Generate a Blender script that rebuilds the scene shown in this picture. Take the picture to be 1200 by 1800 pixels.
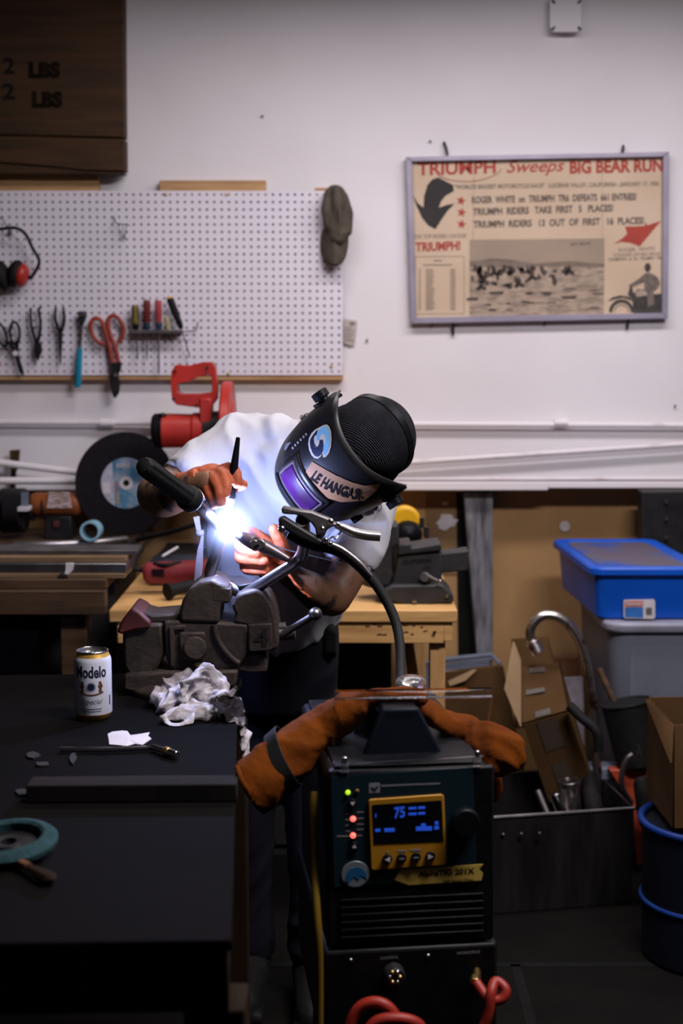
import bpy, bmesh, math, random
from mathutils import Vector as V, Matrix, Euler
from math import sin, cos, pi, radians as R, sqrt, atan2

sc = bpy.context.scene
C = sc.collection
for _o in list(bpy.data.objects):
    bpy.data.objects.remove(_o)
random.seed(7)

# ---------------------------------------------------------------- camera, light, exposure
PITCH, FPX, CAMZ = R(7.1), 2500.0, 1.55
cd = bpy.data.cameras.new('camera')
cam = bpy.data.objects.new('camera', cd)
C.objects.link(cam)
cam.location = (0, 0, CAMZ)
cam.rotation_euler = (R(90) - PITCH, 0, 0)
cd.sensor_fit = 'VERTICAL'
cd.sensor_height = 36.0
cd.sensor_width = 24.0
cd.lens = 50.0
cd.clip_start = 0.05
cd.dof.use_dof = True
cd.dof.focus_distance = 2.66
cd.dof.aperture_fstop = 3.6
sc.camera = cam
sc.view_settings.view_transform = 'Standard'
sc.view_settings.look = 'None'
sc.view_settings.gamma = 1.0
sc.view_settings.exposure = 0.0
sc.view_settings.use_curve_mapping = False

world = bpy.data.worlds.new('world')
sc.world = world
world.use_nodes = True
world.node_tree.nodes['Background'].inputs[0].default_value = (0.62, 0.6, 0.75, 1)
world.node_tree.nodes['Background'].inputs[1].default_value = 0.02


def area(name, loc, target, sx, sy, power, col):
    l = bpy.data.lights.new(name, 'AREA')
    l.shape = 'RECTANGLE'
    l.size, l.size_y = sx, sy
    l.energy = power
    l.color = col
    o = bpy.data.objects.new(name, l)
    C.objects.link(o)
    o.location = loc
    o.rotation_euler = (V(target) - V(loc)).to_track_quat('-Z', 'Y').to_euler()
    return o


area('ceiling_lamp_light', (0.5, 3.7, 2.66), (0.5, 3.7, 0), 2.0, 0.25, 32, (1.0, 0.93, 0.97))
area('front_fill_light', (0.95, 1.75, 2.85), (0.95, 1.95, 0), 1.2, 0.3, 80, (1.0, 0.94, 0.97))  # unseen fill light, added to brighten faces turned to the camera

ARC_Y = 2.655


def at(px, py, Y):
    """point on the photograph's ray through pixel (px, py) at depth plane Y"""
    u, v = (px - 600) / FPX, (900 - py) / FPX
    d = V((u, cos(PITCH) + v * sin(PITCH), -sin(PITCH) + v * cos(PITCH)))
    return V((0, 0, CAMZ)) + d * (Y / d.y)


def onz(px, py, z):
    """point on the same ray at height z"""
    u, v = (px - 600) / FPX, (900 - py) / FPX
    d = V((u, cos(PITCH) + v * sin(PITCH), -sin(PITCH) + v * cos(PITCH)))
    return V((0, 0, CAMZ)) + d * ((z - CAMZ) / d.z)


def mp(Y):
    return Y / FPX * 1.015


ARC_RADIANCE = 4600.0   # the arc itself lights shirt, gloves and vise

# ---------------------------------------------------------------- mesh helpers


def cr(pts, k=6):
    """Catmull-Rom through points (Vectors or tuples)"""
    pts = [V(p) for p in pts]
    if len(pts) < 3:
        return pts
    P = [pts[0] * 2 - pts[1]] + pts + [pts[-1] * 2 - pts[-2]]
    out = []
    for i in range(1, len(P) - 2):
        for j in range(k):
            t = j / k
            a, b, c, d = P[i - 1], P[i], P[i + 1], P[i + 2]
            out.append(0.5 * ((2 * b) + (c - a) * t + (2 * a - 5 * b + 4 * c - d) * t * t + (3 * b - a - 3 * c + d) * t ** 3))
    out.append(pts[-1])
    return out


def frame(o, x, y=None, z=None):
    """4x4 matrix with origin o; x axis given and either y or z hint"""
    x = V(x).normalized()
    if y is not None:
        zz = x.cross(V(y)).normalized()
        yy = zz.cross(x)
    else:
        yy = V(z).cross(x).normalized()
        zz = x.cross(yy)
    m = Matrix((x, yy, zz)).transposed().to_4x4()
    m.translation = V(o)
    return m


def TR(o, rx=0, ry=0, rz=0):
    return Matrix.Translation(V(o)) @ Euler((R(rx), R(ry), R(rz))).to_matrix().to_4x4()


class MB:
    def __init__(s, M=None):
        s.bm = bmesh.new()
        s.M = M

    def add(s, vs, fs):
        if s.M is not None:
            vs = [s.M @ V(v) for v in vs]
        b = [s.bm.verts.new(v) for v in vs]
        for f in fs:
            try:
                s.bm.faces.new([b[i] for i in f])
            except ValueError:
                pass
        return s

    def box(s, c, size, rot=None):
        c = V(c)
        hx, hy, hz = size[0] / 2, size[1] / 2, size[2] / 2
        vs = [V((x, y, z)) for x in (-hx, hx) for y in (-hy, hy) for z in (-hz, hz)]
        if rot is not None:
            if not isinstance(rot, Matrix):
                rot = Euler([R(a) for a in rot]).to_matrix()
            vs = [rot @ v for v in vs]
        return s.add([c + v for v in vs], [(0, 1, 3, 2), (4, 6, 7, 5), (0, 4, 5, 1), (2, 3, 7, 6), (0, 2, 6, 4), (1, 5, 7, 3)])

    def bx(s, x0, x1, y0, y1, z0, z1):
        return s.box(((x0 + x1) / 2, (y0 + y1) / 2, (z0 + z1) / 2), (abs(x1 - x0), abs(y1 - y0), abs(z1 - z0)))

    def hexa(s, a, b):
        """solid between two quads a (4 points) and b (4 points)"""
        return s.add(list(a) + list(b), [(3, 2, 1, 0), (4, 5, 6, 7), (0, 1, 5, 4), (1, 2, 6, 5), (2, 3, 7, 6), (3, 0, 4, 7)])

    def rings(s, rs, cap0=True, cap1=True, closed=True):
        n = len(rs[0])
        vs = [p for r in rs for p in r]
        fs = []
        for i in range(len(rs) - 1):
            for j in range(n if closed else n - 1):
                k = (j + 1) % n
                fs.append((i * n + j, i * n + k, (i + 1) * n + k, (i + 1) * n + j))
        if cap0:
            fs.append(tuple(range(n - 1, -1, -1)))
        if cap1:
            fs.append(tuple((len(rs) - 1) * n + j for j in range(n)))
        return s.add(vs, fs)

    def tube(s, pts, r, n=12, cap=True, flat=1.0):
        pts = [V(p) for p in pts]
        rr = r if isinstance(r, (list, tuple)) else [r] * len(pts)
        if len(rr) != len(pts):
            rr = [rr[min(len(rr) - 1, int(i * (len(rr) - 1) / max(1, len(pts) - 1)))] * (1 - ((i * (len(rr) - 1) / max(1, len(pts) - 1)) % 1)) +
                  rr[min(len(rr) - 1, int(i * (len(rr) - 1) / max(1, len(pts) - 1)) + 1)] * ((i * (len(rr) - 1) / max(1, len(pts) - 1)) % 1) for i in range(len(pts))]
        rs, prev = [], None
        for i, p in enumerate(pts):
            t = (pts[min(i + 1, len(pts) - 1)] - pts[max(i - 1, 0)])
            t = t.normalized() if t.length > 1e-9 else V((0, 0, 1))
            if prev is None:
                a = t.cross(V((0, 0, 1)))
                if a.length < 1e-3:
                    a = t.cross(V((1, 0, 0)))
            else:
                a = prev - t * prev.dot(t)
            a.normalize()
            prev = a
            b = t.cross(a)
            rs.append([p + a * (cos(2 * pi * j / n) * rr[i]) + b * (sin(2 * pi * j / n) * rr[i] * flat) for j in range(n)])
        return s.rings(rs, cap, cap)

    def caps(s, pts, r, n=12):
        """tube with rounded ends (for fusing)"""
        s.tube(pts, r, n)
        rr = r if isinstance(r, (list, tuple)) else [r, r]
        s.sph(pts[0], rr[0], 10)
        s.sph(pts[-1], rr[-1], 10)
        return s

    def cyl(s, p0, p1, r0, r1=None, n=24, cap=True):
        return s.tube([p0, p1], [r0, r0 if r1 is None else r1], n, cap)

    def etube(s, L, n=28, cap=True):
        return s.rings([[V(c) + V(a) * cos(2 * pi * j / n) + V(b) * sin(2 * pi * j / n) for j in range(n)] for c, a, b in L], cap, cap)

    def sph(s, c, r, n=16, rot=None):
        c = V(c)
        r = r if isinstance(r, (tuple, list)) else (r, r, r)
        m = max(6, n // 2)
        vs, fs = [], []
        for i in range(m + 1):
            th = pi * i / m
            for j in range(n):
                ph = 2 * pi * j / n
                v = V((r[0] * sin(th) * cos(ph), r[1] * sin(th) * sin(ph), r[2] * cos(th)))
                if rot is not None:
                    v = rot @ v
                vs.append(c + v)
        for i in range(m):
            for j in range(n):
                k = (j + 1) % n
                if i == 0:
                    fs.append((j, n + j, n + k))
                elif i == m - 1:
                    fs.append((i * n + j, (i + 1) * n + j, i * n + k))
                else:
                    fs.append((i * n + j, (i + 1) * n + j, (i + 1) * n + k, i * n + k))
        return s.add(vs, fs)

    def lathe(s, prof, M=None, n=40, cap=True):
        rs = []
        for r, h in prof:
            ring = [V((r * cos(2 * pi * j / n), r * sin(2 * pi * j / n), h)) for j in range(n)]
            rs.append([M @ p for p in ring] if M is not None else ring)
        return s.rings(rs, cap, cap)

    def prism(s, poly, t0, t1, M=None):
        n = len(poly)
        f = (lambda p: M @ p) if M is not None else (lambda p: p)
        vs = [f(V((p[0], p[1], t0))) for p in poly] + [f(V((p[0], p[1], t1))) for p in poly]
        fs = [tuple(range(n - 1, -1, -1)), tuple(range(n, 2 * n))]
        fs += [(i, (i + 1) % n, n + (i + 1) % n, n + i) for i in range(n)]
        return s.add(vs, fs)

    def pxprism(s, poly, Y0, Y1, grow=1.0):
        """solid from a pixel outline read at depth Y0, running straight back to Y1"""
        n = len(poly)
        a = [at(p[0], p[1], Y0) for p in poly]
        vs = a + [V((p.x, Y1, p.z)) for p in a]
        fs = [tuple(range(n)), tuple(range(2 * n - 1, n - 1, -1))]
        fs += [(i, n + i, n + (i + 1) % n, (i + 1) % n) for i in range(n)]
        return s.add(vs, fs)

    def torus(s, c, ax, Rr, r, n=40, m=10, arc=(0, 2 * pi)):
        ax = V(ax).normalized()
        a = ax.cross(V((0, 0, 1)))
        if a.length < 1e-3:
            a = ax.cross(V((1, 0, 0)))
        a.normalize()
        b = ax.cross(a)
        full = abs(arc[1] - arc[0] - 2 * pi) < 1e-6
        pts = [V(c) + (a * cos(t) + b * sin(t)) * Rr for t in [arc[0] + (arc[1] - arc[0]) * i / n for i in range(n + 1)]]
        return s.tube(pts, r, m, not full)

    def grid(s, nu, nv, f):
        vs = [f(i / nu, j / nv) for i in range(nu + 1) for j in range(nv + 1)]
        fs = [(i * (nv + 1) + j, (i + 1) * (nv + 1) + j, (i + 1) * (nv + 1) + j + 1, i * (nv + 1) + j + 1) for i in range(nu) for j in range(nv)]
        return s.add(vs, fs)

    def mesh(s, name='m'):
        bmesh.ops.recalc_face_normals(s.bm, faces=s.bm.faces)
        me = bpy.data.meshes.new(name)
        s.bm.to_mesh(me)
        s.bm.free()
        return me


def link(name, me, m, parent=None, smooth=38):
    me.name = name
    o = bpy.data.objects.new(name, me)
    C.objects.link(o)
    if m is not None:
        me.materials.clear()
        me.materials.append(m)
    if len(me.polygons):
        me.polygons.foreach_set('use_smooth', [smooth > 0] * len(me.polygons))
        if 0 < smooth < 180:
            me.set_sharp_from_angle(angle=R(smooth))
    if parent is not None:
        o.parent = parent
        o.matrix_parent_inverse = world_of(parent).inverted()
    return o


def world_of(o):
    m = o.matrix_basis.copy()
    while o.parent is not None:
        m = o.matrix_parent_inverse @ m
        o = o.parent
        m = o.matrix_basis @ m
    return m


def part(name, mb, m, parent=None, bevel=0, smooth=38, seg=2, sub=0, solid=0):
    me = mb.mesh(name) if isinstance(mb, MB) else mb
    o = link(name, me, m, parent, smooth)
    if solid:
        md = o.modifiers.new('thick', 'SOLIDIFY')
        md.thickness = solid
        md.offset = 0
    if bevel:
        md = o.modifiers.new('edge', 'BEVEL')
        md.width = bevel
        md.segments = seg
        md.limit_method = 'ANGLE'
        md.angle_limit = R(32)
    if sub:
        md = o.modifiers.new('sub', 'SUBSURF')
        md.levels = md.render_levels = sub
    return o


def tag(o, label, cat, group=None, kind=None):
    o['label'] = label
    o['category'] = cat
    if group:
        o['group'] = group
    if kind:
        o['kind'] = kind
    return o


def thing(name, label, cat, loc=(0, 0, 0), group=None):
    o = bpy.data.objects.new(name, None)
    o.empty_display_size = 0.05
    C.objects.link(o)
    o.location = loc
    return tag(o, label, cat, group)


def struct(name, mb, m, bevel=0, smooth=38):
    o = part(name, mb, m, None, bevel, smooth)
    o['kind'] = 'structure'
    return o


def fuse(mb, voxel=0.006, it=6, fac=0.5, disp=None):
    """melt overlapping solids into one continuous surface; returns mesh data"""
    me = mb.mesh('fuse')
    o = bpy.data.objects.new('fuse', me)
    C.objects.link(o)
    md = o.modifiers.new('r', 'REMESH')
    md.mode = 'VOXEL'
    md.voxel_size = voxel
    if it:
        ms = o.modifiers.new('s', 'SMOOTH')
        ms.iterations = it
        ms.factor = fac
    if disp:
        tx = bpy.data.textures.new('t', 'CLOUDS')
        tx.noise_scale = disp[0]
        mdx = o.modifiers.new('d', 'DISPLACE')
        mdx.texture = tx
        mdx.strength = disp[1]
        mdx.mid_level = 0.5
    dg = bpy.context.evaluated_depsgraph_get()
    dg.update()
    out = bpy.data.meshes.new_from_object(o.evaluated_get(dg))
    bpy.data.objects.remove(o)
    bpy.data.meshes.remove(me)
    return out


def text_mesh(body, W, H, f, bold=0.0, shear=0.0, space=1.0):
    """lettering of width W and height H, each vertex mapped by f(x, y) -> world point"""
    cu = bpy.data.curves.new('txt', 'FONT')
    cu.body = body
    cu.size = 1.0
    cu.offset = bold
    cu.shear = shear
    cu.space_character = space
    cu.resolution_u = 3
    o = bpy.data.objects.new('txt', cu)
    C.objects.link(o)
    dg = bpy.context.evaluated_depsgraph_get()
    dg.update()
    me = bpy.data.meshes.new_from_object(o.evaluated_get(dg))
    bpy.data.objects.remove(o)
    bpy.data.curves.remove(cu)
    bm = bmesh.new()
    bm.from_mesh(me)
    bpy.data.meshes.remove(me)
    xs = [v.co.x for v in bm.verts]
    ys = [v.co.y for v in bm.verts]
    x0, x1, y0, y1 = min(xs), max(xs), min(ys), max(ys)
    r = MB()
    vs = [f((v.co.x - x0) / (x1 - x0) * W, (v.co.y - y0) / (y1 - y0) * H) for v in bm.verts]
    bm.verts.index_update()
    fs = [[v.index for v in fc.verts] for fc in bm.faces]
    r.add(vs, fs)
    bm.free()
    return r


def dup(root, loc=None, label=None):
    r = root.copy()
    C.objects.link(r)
    if loc is not None:
        r.location = loc
    if label:
        r['label'] = label
    for ch in list(root.children):
        c = ch.copy()
        C.objects.link(c)
        c.parent = r
        for g in list(ch.children):
            d = g.copy()
            C.objects.link(d)
            d.parent = c
    return r


# ---------------------------------------------------------------- materials


def mat(name, c, c2=None, rough=0.6, metal=0.0, scale=12.0, bump=0.0, bscale=None, stretch=(1, 1, 1), spec=0.4, ramp=(0.35, 0.65), detail=5, coat=0.0, c3=None, alpha=None):
    m = bpy.data.materials.new(name)
    m.use_nodes = True
    nt = m.node_tree
    N, L = nt.nodes, nt.links
    p = N['Principled BSDF']
    p.inputs['Roughness'].default_value = rough
    p.inputs['Metallic'].default_value = metal
    p.inputs['Specular IOR Level'].default_value = spec if (rough < 0.8 or spec != 0.4) else 0.08
    p.inputs['Coat Weight'].default_value = coat
    c2 = c2 or tuple(x * 0.75 for x in c)
    tc = N.new('ShaderNodeTexCoord')
    mp_ = N.new('ShaderNodeMapping')
    mp_.inputs['Scale'].default_value = stretch
    L.new(tc.outputs['Object'], mp_.inputs['Vector'])
    nz = N.new('ShaderNodeTexNoise')
    nz.inputs['Scale'].default_value = scale
    nz.inputs['Detail'].default_value = detail
    L.new(mp_.outputs['Vector'], nz.inputs['Vector'])
    rp = N.new('ShaderNodeValToRGB')
    rp.color_ramp.elements[0].position = ramp[0]
    rp.color_ramp.elements[1].position = ramp[1]
    rp.color_ramp.elements[0].color = (*c2, 1)
    rp.color_ramp.elements[1].color = (*c, 1)
    if c3:
        e = rp.color_ramp.elements.new(min(0.98, ramp[1] + 0.12))
        e.color = (*c3, 1)
    L.new(nz.outputs['Fac'], rp.inputs['Fac'])
    L.new(rp.outputs['Color'], p.inputs['Base Color'])
    if bump:
        nb = N.new('ShaderNodeTexNoise')
        nb.inputs['Scale'].default_value = bscale or scale * 3
        nb.inputs['Detail'].default_value = 4
        L.new(mp_.outputs['Vector'], nb.inputs['Vector'])
        bp = N.new('ShaderNodeBump')
        bp.inputs['Strength'].default_value = bump
        bp.inputs['Distance'].default_value = 0.01
        L.new(nb.outputs['Fac'], bp.inputs['Height'])
        L.new(bp.outputs['Normal'], p.inputs['Normal'])
    return m


def emit(name, col, strength):
    m = mat(name, col, col)
    p = m.node_tree.nodes['Principled BSDF']
    p.inputs['Emission Color'].default_value = (*col, 1)
    p.inputs['Emission Strength'].default_value = strength
    return m


def glass(name, col=(1, 1, 1), rough=0.03, trans=0.9, ior=1.45):
    m = mat(name, col, col, rough=rough)
    p = m.node_tree.nodes['Principled BSDF']
    p.inputs['Transmission Weight'].default_value = trans
    p.inputs['IOR'].default_value = ior
    return m


def s2l(r, g, b):
    f = lambda x: (x / 255 / 12.92) if x / 255 <= 0.04045 else ((x / 255 + 0.055) / 1.055) ** 2.4
    return (f(r), f(g), f(b))


M = {}
M['wall'] = mat('white_painted_wall', (0.80, 0.765, 0.79), (0.74, 0.70, 0.725), rough=0.7, scale=2.2, bump=0.05, bscale=60)
M['trim'] = mat('white_painted_trim', (0.80, 0.75, 0.77), (0.55, 0.48, 0.48), rough=0.5, scale=9, ramp=(0.25, 0.4), stretch=(1, 1, 4))
M['kraft'] = mat('brown_backing_paper', (0.44, 0.25, 0.105), (0.33, 0.185, 0.075), rough=0.75, scale=3, bump=0.08, bscale=9)
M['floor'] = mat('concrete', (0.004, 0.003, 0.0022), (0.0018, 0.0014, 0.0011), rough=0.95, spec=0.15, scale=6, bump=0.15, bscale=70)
M['joint'] = mat('dark_joint', (0.01, 0.01, 0.01), rough=0.9)
M['benchframe'] = mat('blackened_timber', (0.022, 0.012, 0.006), (0.012, 0.007, 0.004), rough=0.85, scale=5)
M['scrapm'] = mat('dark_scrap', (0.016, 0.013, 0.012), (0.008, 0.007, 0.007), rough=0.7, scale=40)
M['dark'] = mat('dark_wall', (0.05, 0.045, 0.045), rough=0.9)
M['ceil'] = mat('ceiling_paint', (0.25, 0.23, 0.23), rough=0.9)
M['peg'] = mat('white_pegboard', (0.78, 0.74, 0.83), (0.73, 0.69, 0.78), rough=0.45, scale=3)
M['pine'] = mat('raw_pine', (0.56, 0.34, 0.16), (0.40, 0.22, 0.10), rough=0.7, scale=6, stretch=(1, 1, 14), bump=0.08)
M['pine2'] = mat('worn_pine', (0.66, 0.38, 0.14), (0.42, 0.22, 0.075), rough=0.6, scale=4.5, stretch=(1, 1, 9), bump=0.1, ramp=(0.3, 0.6))
M['pineleg'] = mat('worn_pine_upright', (0.60, 0.34, 0.13), (0.40, 0.21, 0.075), rough=0.6, scale=4.5, stretch=(9, 9, 1), bump=0.1, ramp=(0.3, 0.6))
M['beam'] = mat('old_brown_timber', (0.085, 0.043, 0.018), (0.045, 0.022, 0.010), rough=0.75, scale=5, stretch=(1, 1, 10), bump=0.1)
M['crate'] = mat('dark_crate_wood', (0.060, 0.026, 0.007), (0.028, 0.012, 0.0035), rough=0.75, scale=3.2, stretch=(1, 1, 11), bump=0.2, bscale=14, ramp=(0.3, 0.62))
M['ink'] = mat('black_ink', (0.012, 0.010, 0.010), rough=0.8)
M['ink_soft'] = mat('faded_ink', (0.008, 0.005, 0.003), (0.014, 0.008, 0.004), rough=0.9, scale=30)
M['blackp'] = mat('black_plastic', (0.006, 0.006, 0.007), (0.0035, 0.0035, 0.0045), spec=0.12, rough=0.42, scale=40)
M['viseblack'] = mat('charcoal_vise_paint', (0.034, 0.032, 0.034), (0.022, 0.021, 0.022), rough=0.5, spec=0.3, scale=20, bump=0.06)
M['blackr'] = mat('black_rubber', (0.007, 0.007, 0.0075), (0.004, 0.004, 0.004), spec=0.25, rough=0.7, scale=60, bump=0.1)
M['blackm'] = mat('black_painted_steel', (0.016, 0.015, 0.016), (0.008, 0.0075, 0.008), rough=0.5, spec=0.3, scale=20, bump=0.06)
M['castiron'] = mat('dark_cast_iron', (0.070, 0.052, 0.043), (0.036, 0.027, 0.023), rough=0.62, metal=0.35, scale=14, bump=0.25, bscale=60)
M['redp'] = mat('red_plastic', (0.46, 0.028, 0.018), (0.36, 0.02, 0.014), rough=0.4, scale=8)
M['redpaint'] = mat('worn_red_paint', (0.12, 0.022, 0.018), (0.05, 0.012, 0.012), rough=0.6, scale=16)
M['redgrip'] = mat('red_dipped_grip', (0.33, 0.045, 0.025), (0.25, 0.03, 0.018), rough=0.5, scale=10)
M['chrome'] = mat('chrome', (0.80, 0.79, 0.80), (0.6, 0.58, 0.58), rough=0.16, metal=1.0, scale=18)
M['steel'] = mat('bare_steel', (0.42, 0.40, 0.41), (0.28, 0.26, 0.26), rough=0.34, metal=1.0, scale=16, bump=0.03)
M['dullsteel'] = mat('dull_steel', (0.18, 0.165, 0.165), (0.10, 0.09, 0.09), rough=0.5, metal=0.85, scale=16, bump=0.06)
M['galv'] = mat('galvanised_steel', (0.27, 0.265, 0.29), (0.075, 0.073, 0.085), rough=0.55, metal=0.2, scale=22, stretch=(2, 2, 0.3), ramp=(0.36, 0.64), detail=8)
M['rustychrome'] = mat('pitted_chrome', (0.75, 0.69, 0.65), (0.22, 0.13, 0.09), rough=0.28, metal=1.0, scale=26, ramp=(0.36, 0.5), bump=0.08)
M['brass'] = mat('brass', (0.65, 0.45, 0.16), (0.42, 0.28, 0.1), rough=0.35, metal=1.0)
M['gold'] = mat('gold_aluminium', (0.80, 0.47, 0.10), (0.7, 0.40, 0.08), rough=0.4, metal=0.65)
M['teal'] = mat('turquoise_grip', (0.0, 0.23, 0.36), (0.0, 0.19, 0.31), rough=0.4)
M['cyan'] = mat('pale_cyan_paint', (0.28, 0.50, 0.62), (0.2, 0.38, 0.48), rough=0.5, scale=20)
M['olive'] = mat('faded_olive_cotton', (0.105, 0.088, 0.07), (0.075, 0.062, 0.048), rough=0.9, scale=40, bump=0.2, bscale=300)
M['disc'] = mat('black_abrasive', (0.013, 0.012, 0.014), (0.009, 0.008, 0.010), rough=0.85, scale=80, bump=0.2, bscale=500)
M['frame_alu'] = mat('grey_lilac_frame_paint', (0.33, 0.30, 0.38), (0.27, 0.245, 0.31), rough=0.4, metal=0.2, scale=10)
M['blue_lid'] = mat('blue_plastic', (0.003, 0.095, 0.58), (0.002, 0.075, 0.48), rough=0.4, scale=5)
M['blue_dust'] = mat('dusty_blue_plastic', (0.105, 0.085, 0.12), (0.01, 0.07, 0.36), rough=0.6, scale=5, ramp=(0.3, 0.5))
M['grey_tote'] = mat('grey_plastic', (0.16, 0.17, 0.21), (0.12, 0.13, 0.165), rough=0.5, scale=4)
M['card'] = mat('corrugated_cardboard', (0.095, 0.050, 0.020), (0.07, 0.036, 0.014), rough=0.85, scale=5, bump=0.1, bscale=20)
M['cardfl'] = mat('pale_cardboard_flap', (0.30, 0.20, 0.115), (0.24, 0.155, 0.085), rough=0.85, scale=5, bump=0.05)
M['tape'] = mat('dull_packing_tape', (0.075, 0.052, 0.036), (0.05, 0.036, 0.026), rough=0.45, scale=10)
M['oldslat'] = mat('old_grey_slat', (0.22, 0.145, 0.085), (0.14, 0.09, 0.05), rough=0.8, scale=5, stretch=(1, 1, 12))
M['paperw'] = mat('white_paper', (0.62, 0.57, 0.59), (0.54, 0.49, 0.51), rough=0.85, scale=20)
M['towel'] = mat('grease_stained_terry', (0.52, 0.48, 0.50), (0.30, 0.24, 0.22), rough=0.95, scale=22, ramp=(0.34, 0.5), bump=0.18, bscale=240)
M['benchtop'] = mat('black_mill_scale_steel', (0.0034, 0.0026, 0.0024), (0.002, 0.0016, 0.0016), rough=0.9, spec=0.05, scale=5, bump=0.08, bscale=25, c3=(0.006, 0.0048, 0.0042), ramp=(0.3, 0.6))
M['leather'] = mat('orange_suede_leather', (0.14, 0.034, 0.0015), (0.08, 0.018, 0.001), rough=0.9, scale=12, bump=0.3, bscale=60)
M['glove'] = mat('red_brown_glove_leather', (0.50, 0.115, 0.045), (0.34, 0.072, 0.028), rough=0.6, scale=22, bump=0.25, bscale=50)
M['skin'] = mat('tattooed_skin', (0.30, 0.155, 0.09), (0.24, 0.12, 0.07), rough=0.5, scale=6)
M['shirt'] = mat('white_cotton', (0.54, 0.53, 0.57), (0.50, 0.49, 0.53), rough=0.9, scale=5, bump=0.9, bscale=9, stretch=(1.0, 1.0, 0.38))
M['denim'] = mat('black_navy_twill', (0.015, 0.015, 0.021), (0.010, 0.010, 0.015), rough=0.9, scale=6, bump=0.5, bscale=11, stretch=(1, 1, 0.5))
M['knit'] = mat('black_ribbed_knit', (0.026, 0.026, 0.034), (0.016, 0.016, 0.02), rough=0.9, scale=30)
M['hair'] = mat('black_hair', (0.01, 0.009, 0.01), rough=0.5)
M['shell'] = mat('satin_black_helmet_shell', (0.010, 0.009, 0.010), (0.007, 0.006, 0.007), rough=0.42, spec=0.3, scale=9)
M['lens'] = mat('violet_welding_lens', (0.055, 0.010, 0.085), (0.014, 0.004, 0.028), rough=0.3, scale=14, spec=0.35, ramp=(0.3, 0.7))
M['lensfr'] = mat('grey_lens_frame', (0.13, 0.10, 0.12), (0.07, 0.055, 0.065), rough=0.45, scale=30)
M['mtape'] = mat('brown_masking_tape', (0.34, 0.165, 0.065), (0.28, 0.13, 0.05), rough=0.7, scale=14)
M['white_s'] = mat('cream_sticker', (0.62, 0.55, 0.44), rough=0.5)
M['navy_s'] = mat('navy_sticker', (0.010, 0.016, 0.05), rough=0.45)
M['sky_s'] = mat('sky_blue_sticker', (0.19, 0.44, 0.62), rough=0.45)
M['red_s'] = mat('red_ink', (0.42, 0.055, 0.03), rough=0.6)
M['ceramic'] = mat('pink_ceramic_cup', (0.55, 0.36, 0.38), rough=0.35)
M['whitep'] = mat('white_plastic', (0.70, 0.67, 0.70), (0.6, 0.57, 0.6), rough=0.45)
M['orange'] = mat('orange_motor_paint', (0.30, 0.085, 0.022), (0.20, 0.05, 0.015), rough=0.45, scale=12)
M['yellow'] = mat('yellow_plastic', (0.78, 0.42, 0.01), (0.7, 0.36, 0.01), rough=0.4)
M['hiviz'] = mat('yellow_rubber_hose', (0.14, 0.08, 0.003), (0.10, 0.057, 0.002), rough=0.5)
M['redhose'] = mat('red_rubber_hose', (0.30, 0.020, 0.010), (0.22, 0.014, 0.007), rough=0.5)
M['panel'] = mat('dark_teal_panel', (0.005, 0.018, 0.026), (0.004, 0.015, 0.022), rough=0.4, scale=6)
M['amber'] = mat('amber_bezel', (0.44, 0.20, 0.010), (0.40, 0.18, 0.008), rough=0.45)
M['screen'] = mat('dark_display', (0.004, 0.005, 0.008), rough=0.1)
M['blue_led'] = emit('blue_display_digits', (0.02, 0.10, 0.75), 0.30)
M['red_led'] = emit('lit_red_indicator', (1.0, 0.12, 0.09), 2.2)
M['green_led'] = emit('lit_green_indicator', (0.5, 0.9, 0.02), 0.9)
M['dimled'] = mat('unlit_indicator', (0.2, 0.1, 0.03), rough=0.3)
M['print'] = mat('pale_print', (0.22, 0.22, 0.25), rough=0.6)
M['acrylic'] = glass('clear_acrylic', (0.97, 0.97, 1.0), 0.04, 1.0, 1.25)
M['clear'] = glass('clear_knob_plastic', (1, 1, 1), 0.02, 0.95, 1.45)
M['ltblue'] = mat('pale_blue_label', (0.06, 0.20, 0.33), (0.24, 0.30, 0.38), rough=0.6, scale=24, ramp=(0.42, 0.56), c3=(0.035, 0.14, 0.25))
M['canw'] = mat('white_can_print', (0.66, 0.67, 0.76), (0.60, 0.61, 0.71), rough=0.3, metal=0.0)
M['rust'] = mat('rusty_brown', (0.16, 0.07, 0.035), (0.09, 0.04, 0.02), rough=0.8, scale=30)
M['redcrate'] = mat('red_orange_plastic', (0.42, 0.06, 0.025), (0.34, 0.045, 0.02), rough=0.45)
M['bluehose'] = mat('blue_tub_plastic', (0.004, 0.035, 0.19), (0.003, 0.026, 0.15), rough=0.4)
M['graytray'] = mat('blue_grey_tray', (0.17, 0.19, 0.26), (0.13, 0.15, 0.2), rough=0.5)
M['binsteel'] = mat('dark_steel_bin', (0.018, 0.016, 0.017), (0.007, 0.006, 0.0065), rough=0.7, metal=0.0, spec=0.1, scale=5, stretch=(4, 4, 0.7))

# ================================================================ SETTING
YW = 4.80
z_edge = at(600, 858, YW).z
struct('wall_back', MB().bx(-2.6, 2.6, YW, YW + 0.02, z_edge, 3.2), M['wall'])
struct('wall_back_lower', MB().bx(-2.6, 2.6, 4.92, 4.95, 0, z_edge + 0.05), M['kraft'])
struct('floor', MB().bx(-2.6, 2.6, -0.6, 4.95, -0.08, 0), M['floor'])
fj = MB()
for yy in (3.36, 4.2):
    fj.bx(-2.6, 2.6, yy - 0.012, yy + 0.012, -0.001, 0.0015)
for xx, y0, y1 in ((0.43, 1.2, 3.36), (-0.9, 1.2, 3.36), (1.1, 3.36, 4.2)):
    fj.bx(xx - 0.012, xx + 0.012, y0, y1, -0.001, 0.0015)
struct('trim_floor', fj, M['joint'])
struct('ceiling', MB().bx(-2.6, 2.6, 0.8, 4.95, 3.2, 3.26), M['ceil'])
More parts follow.
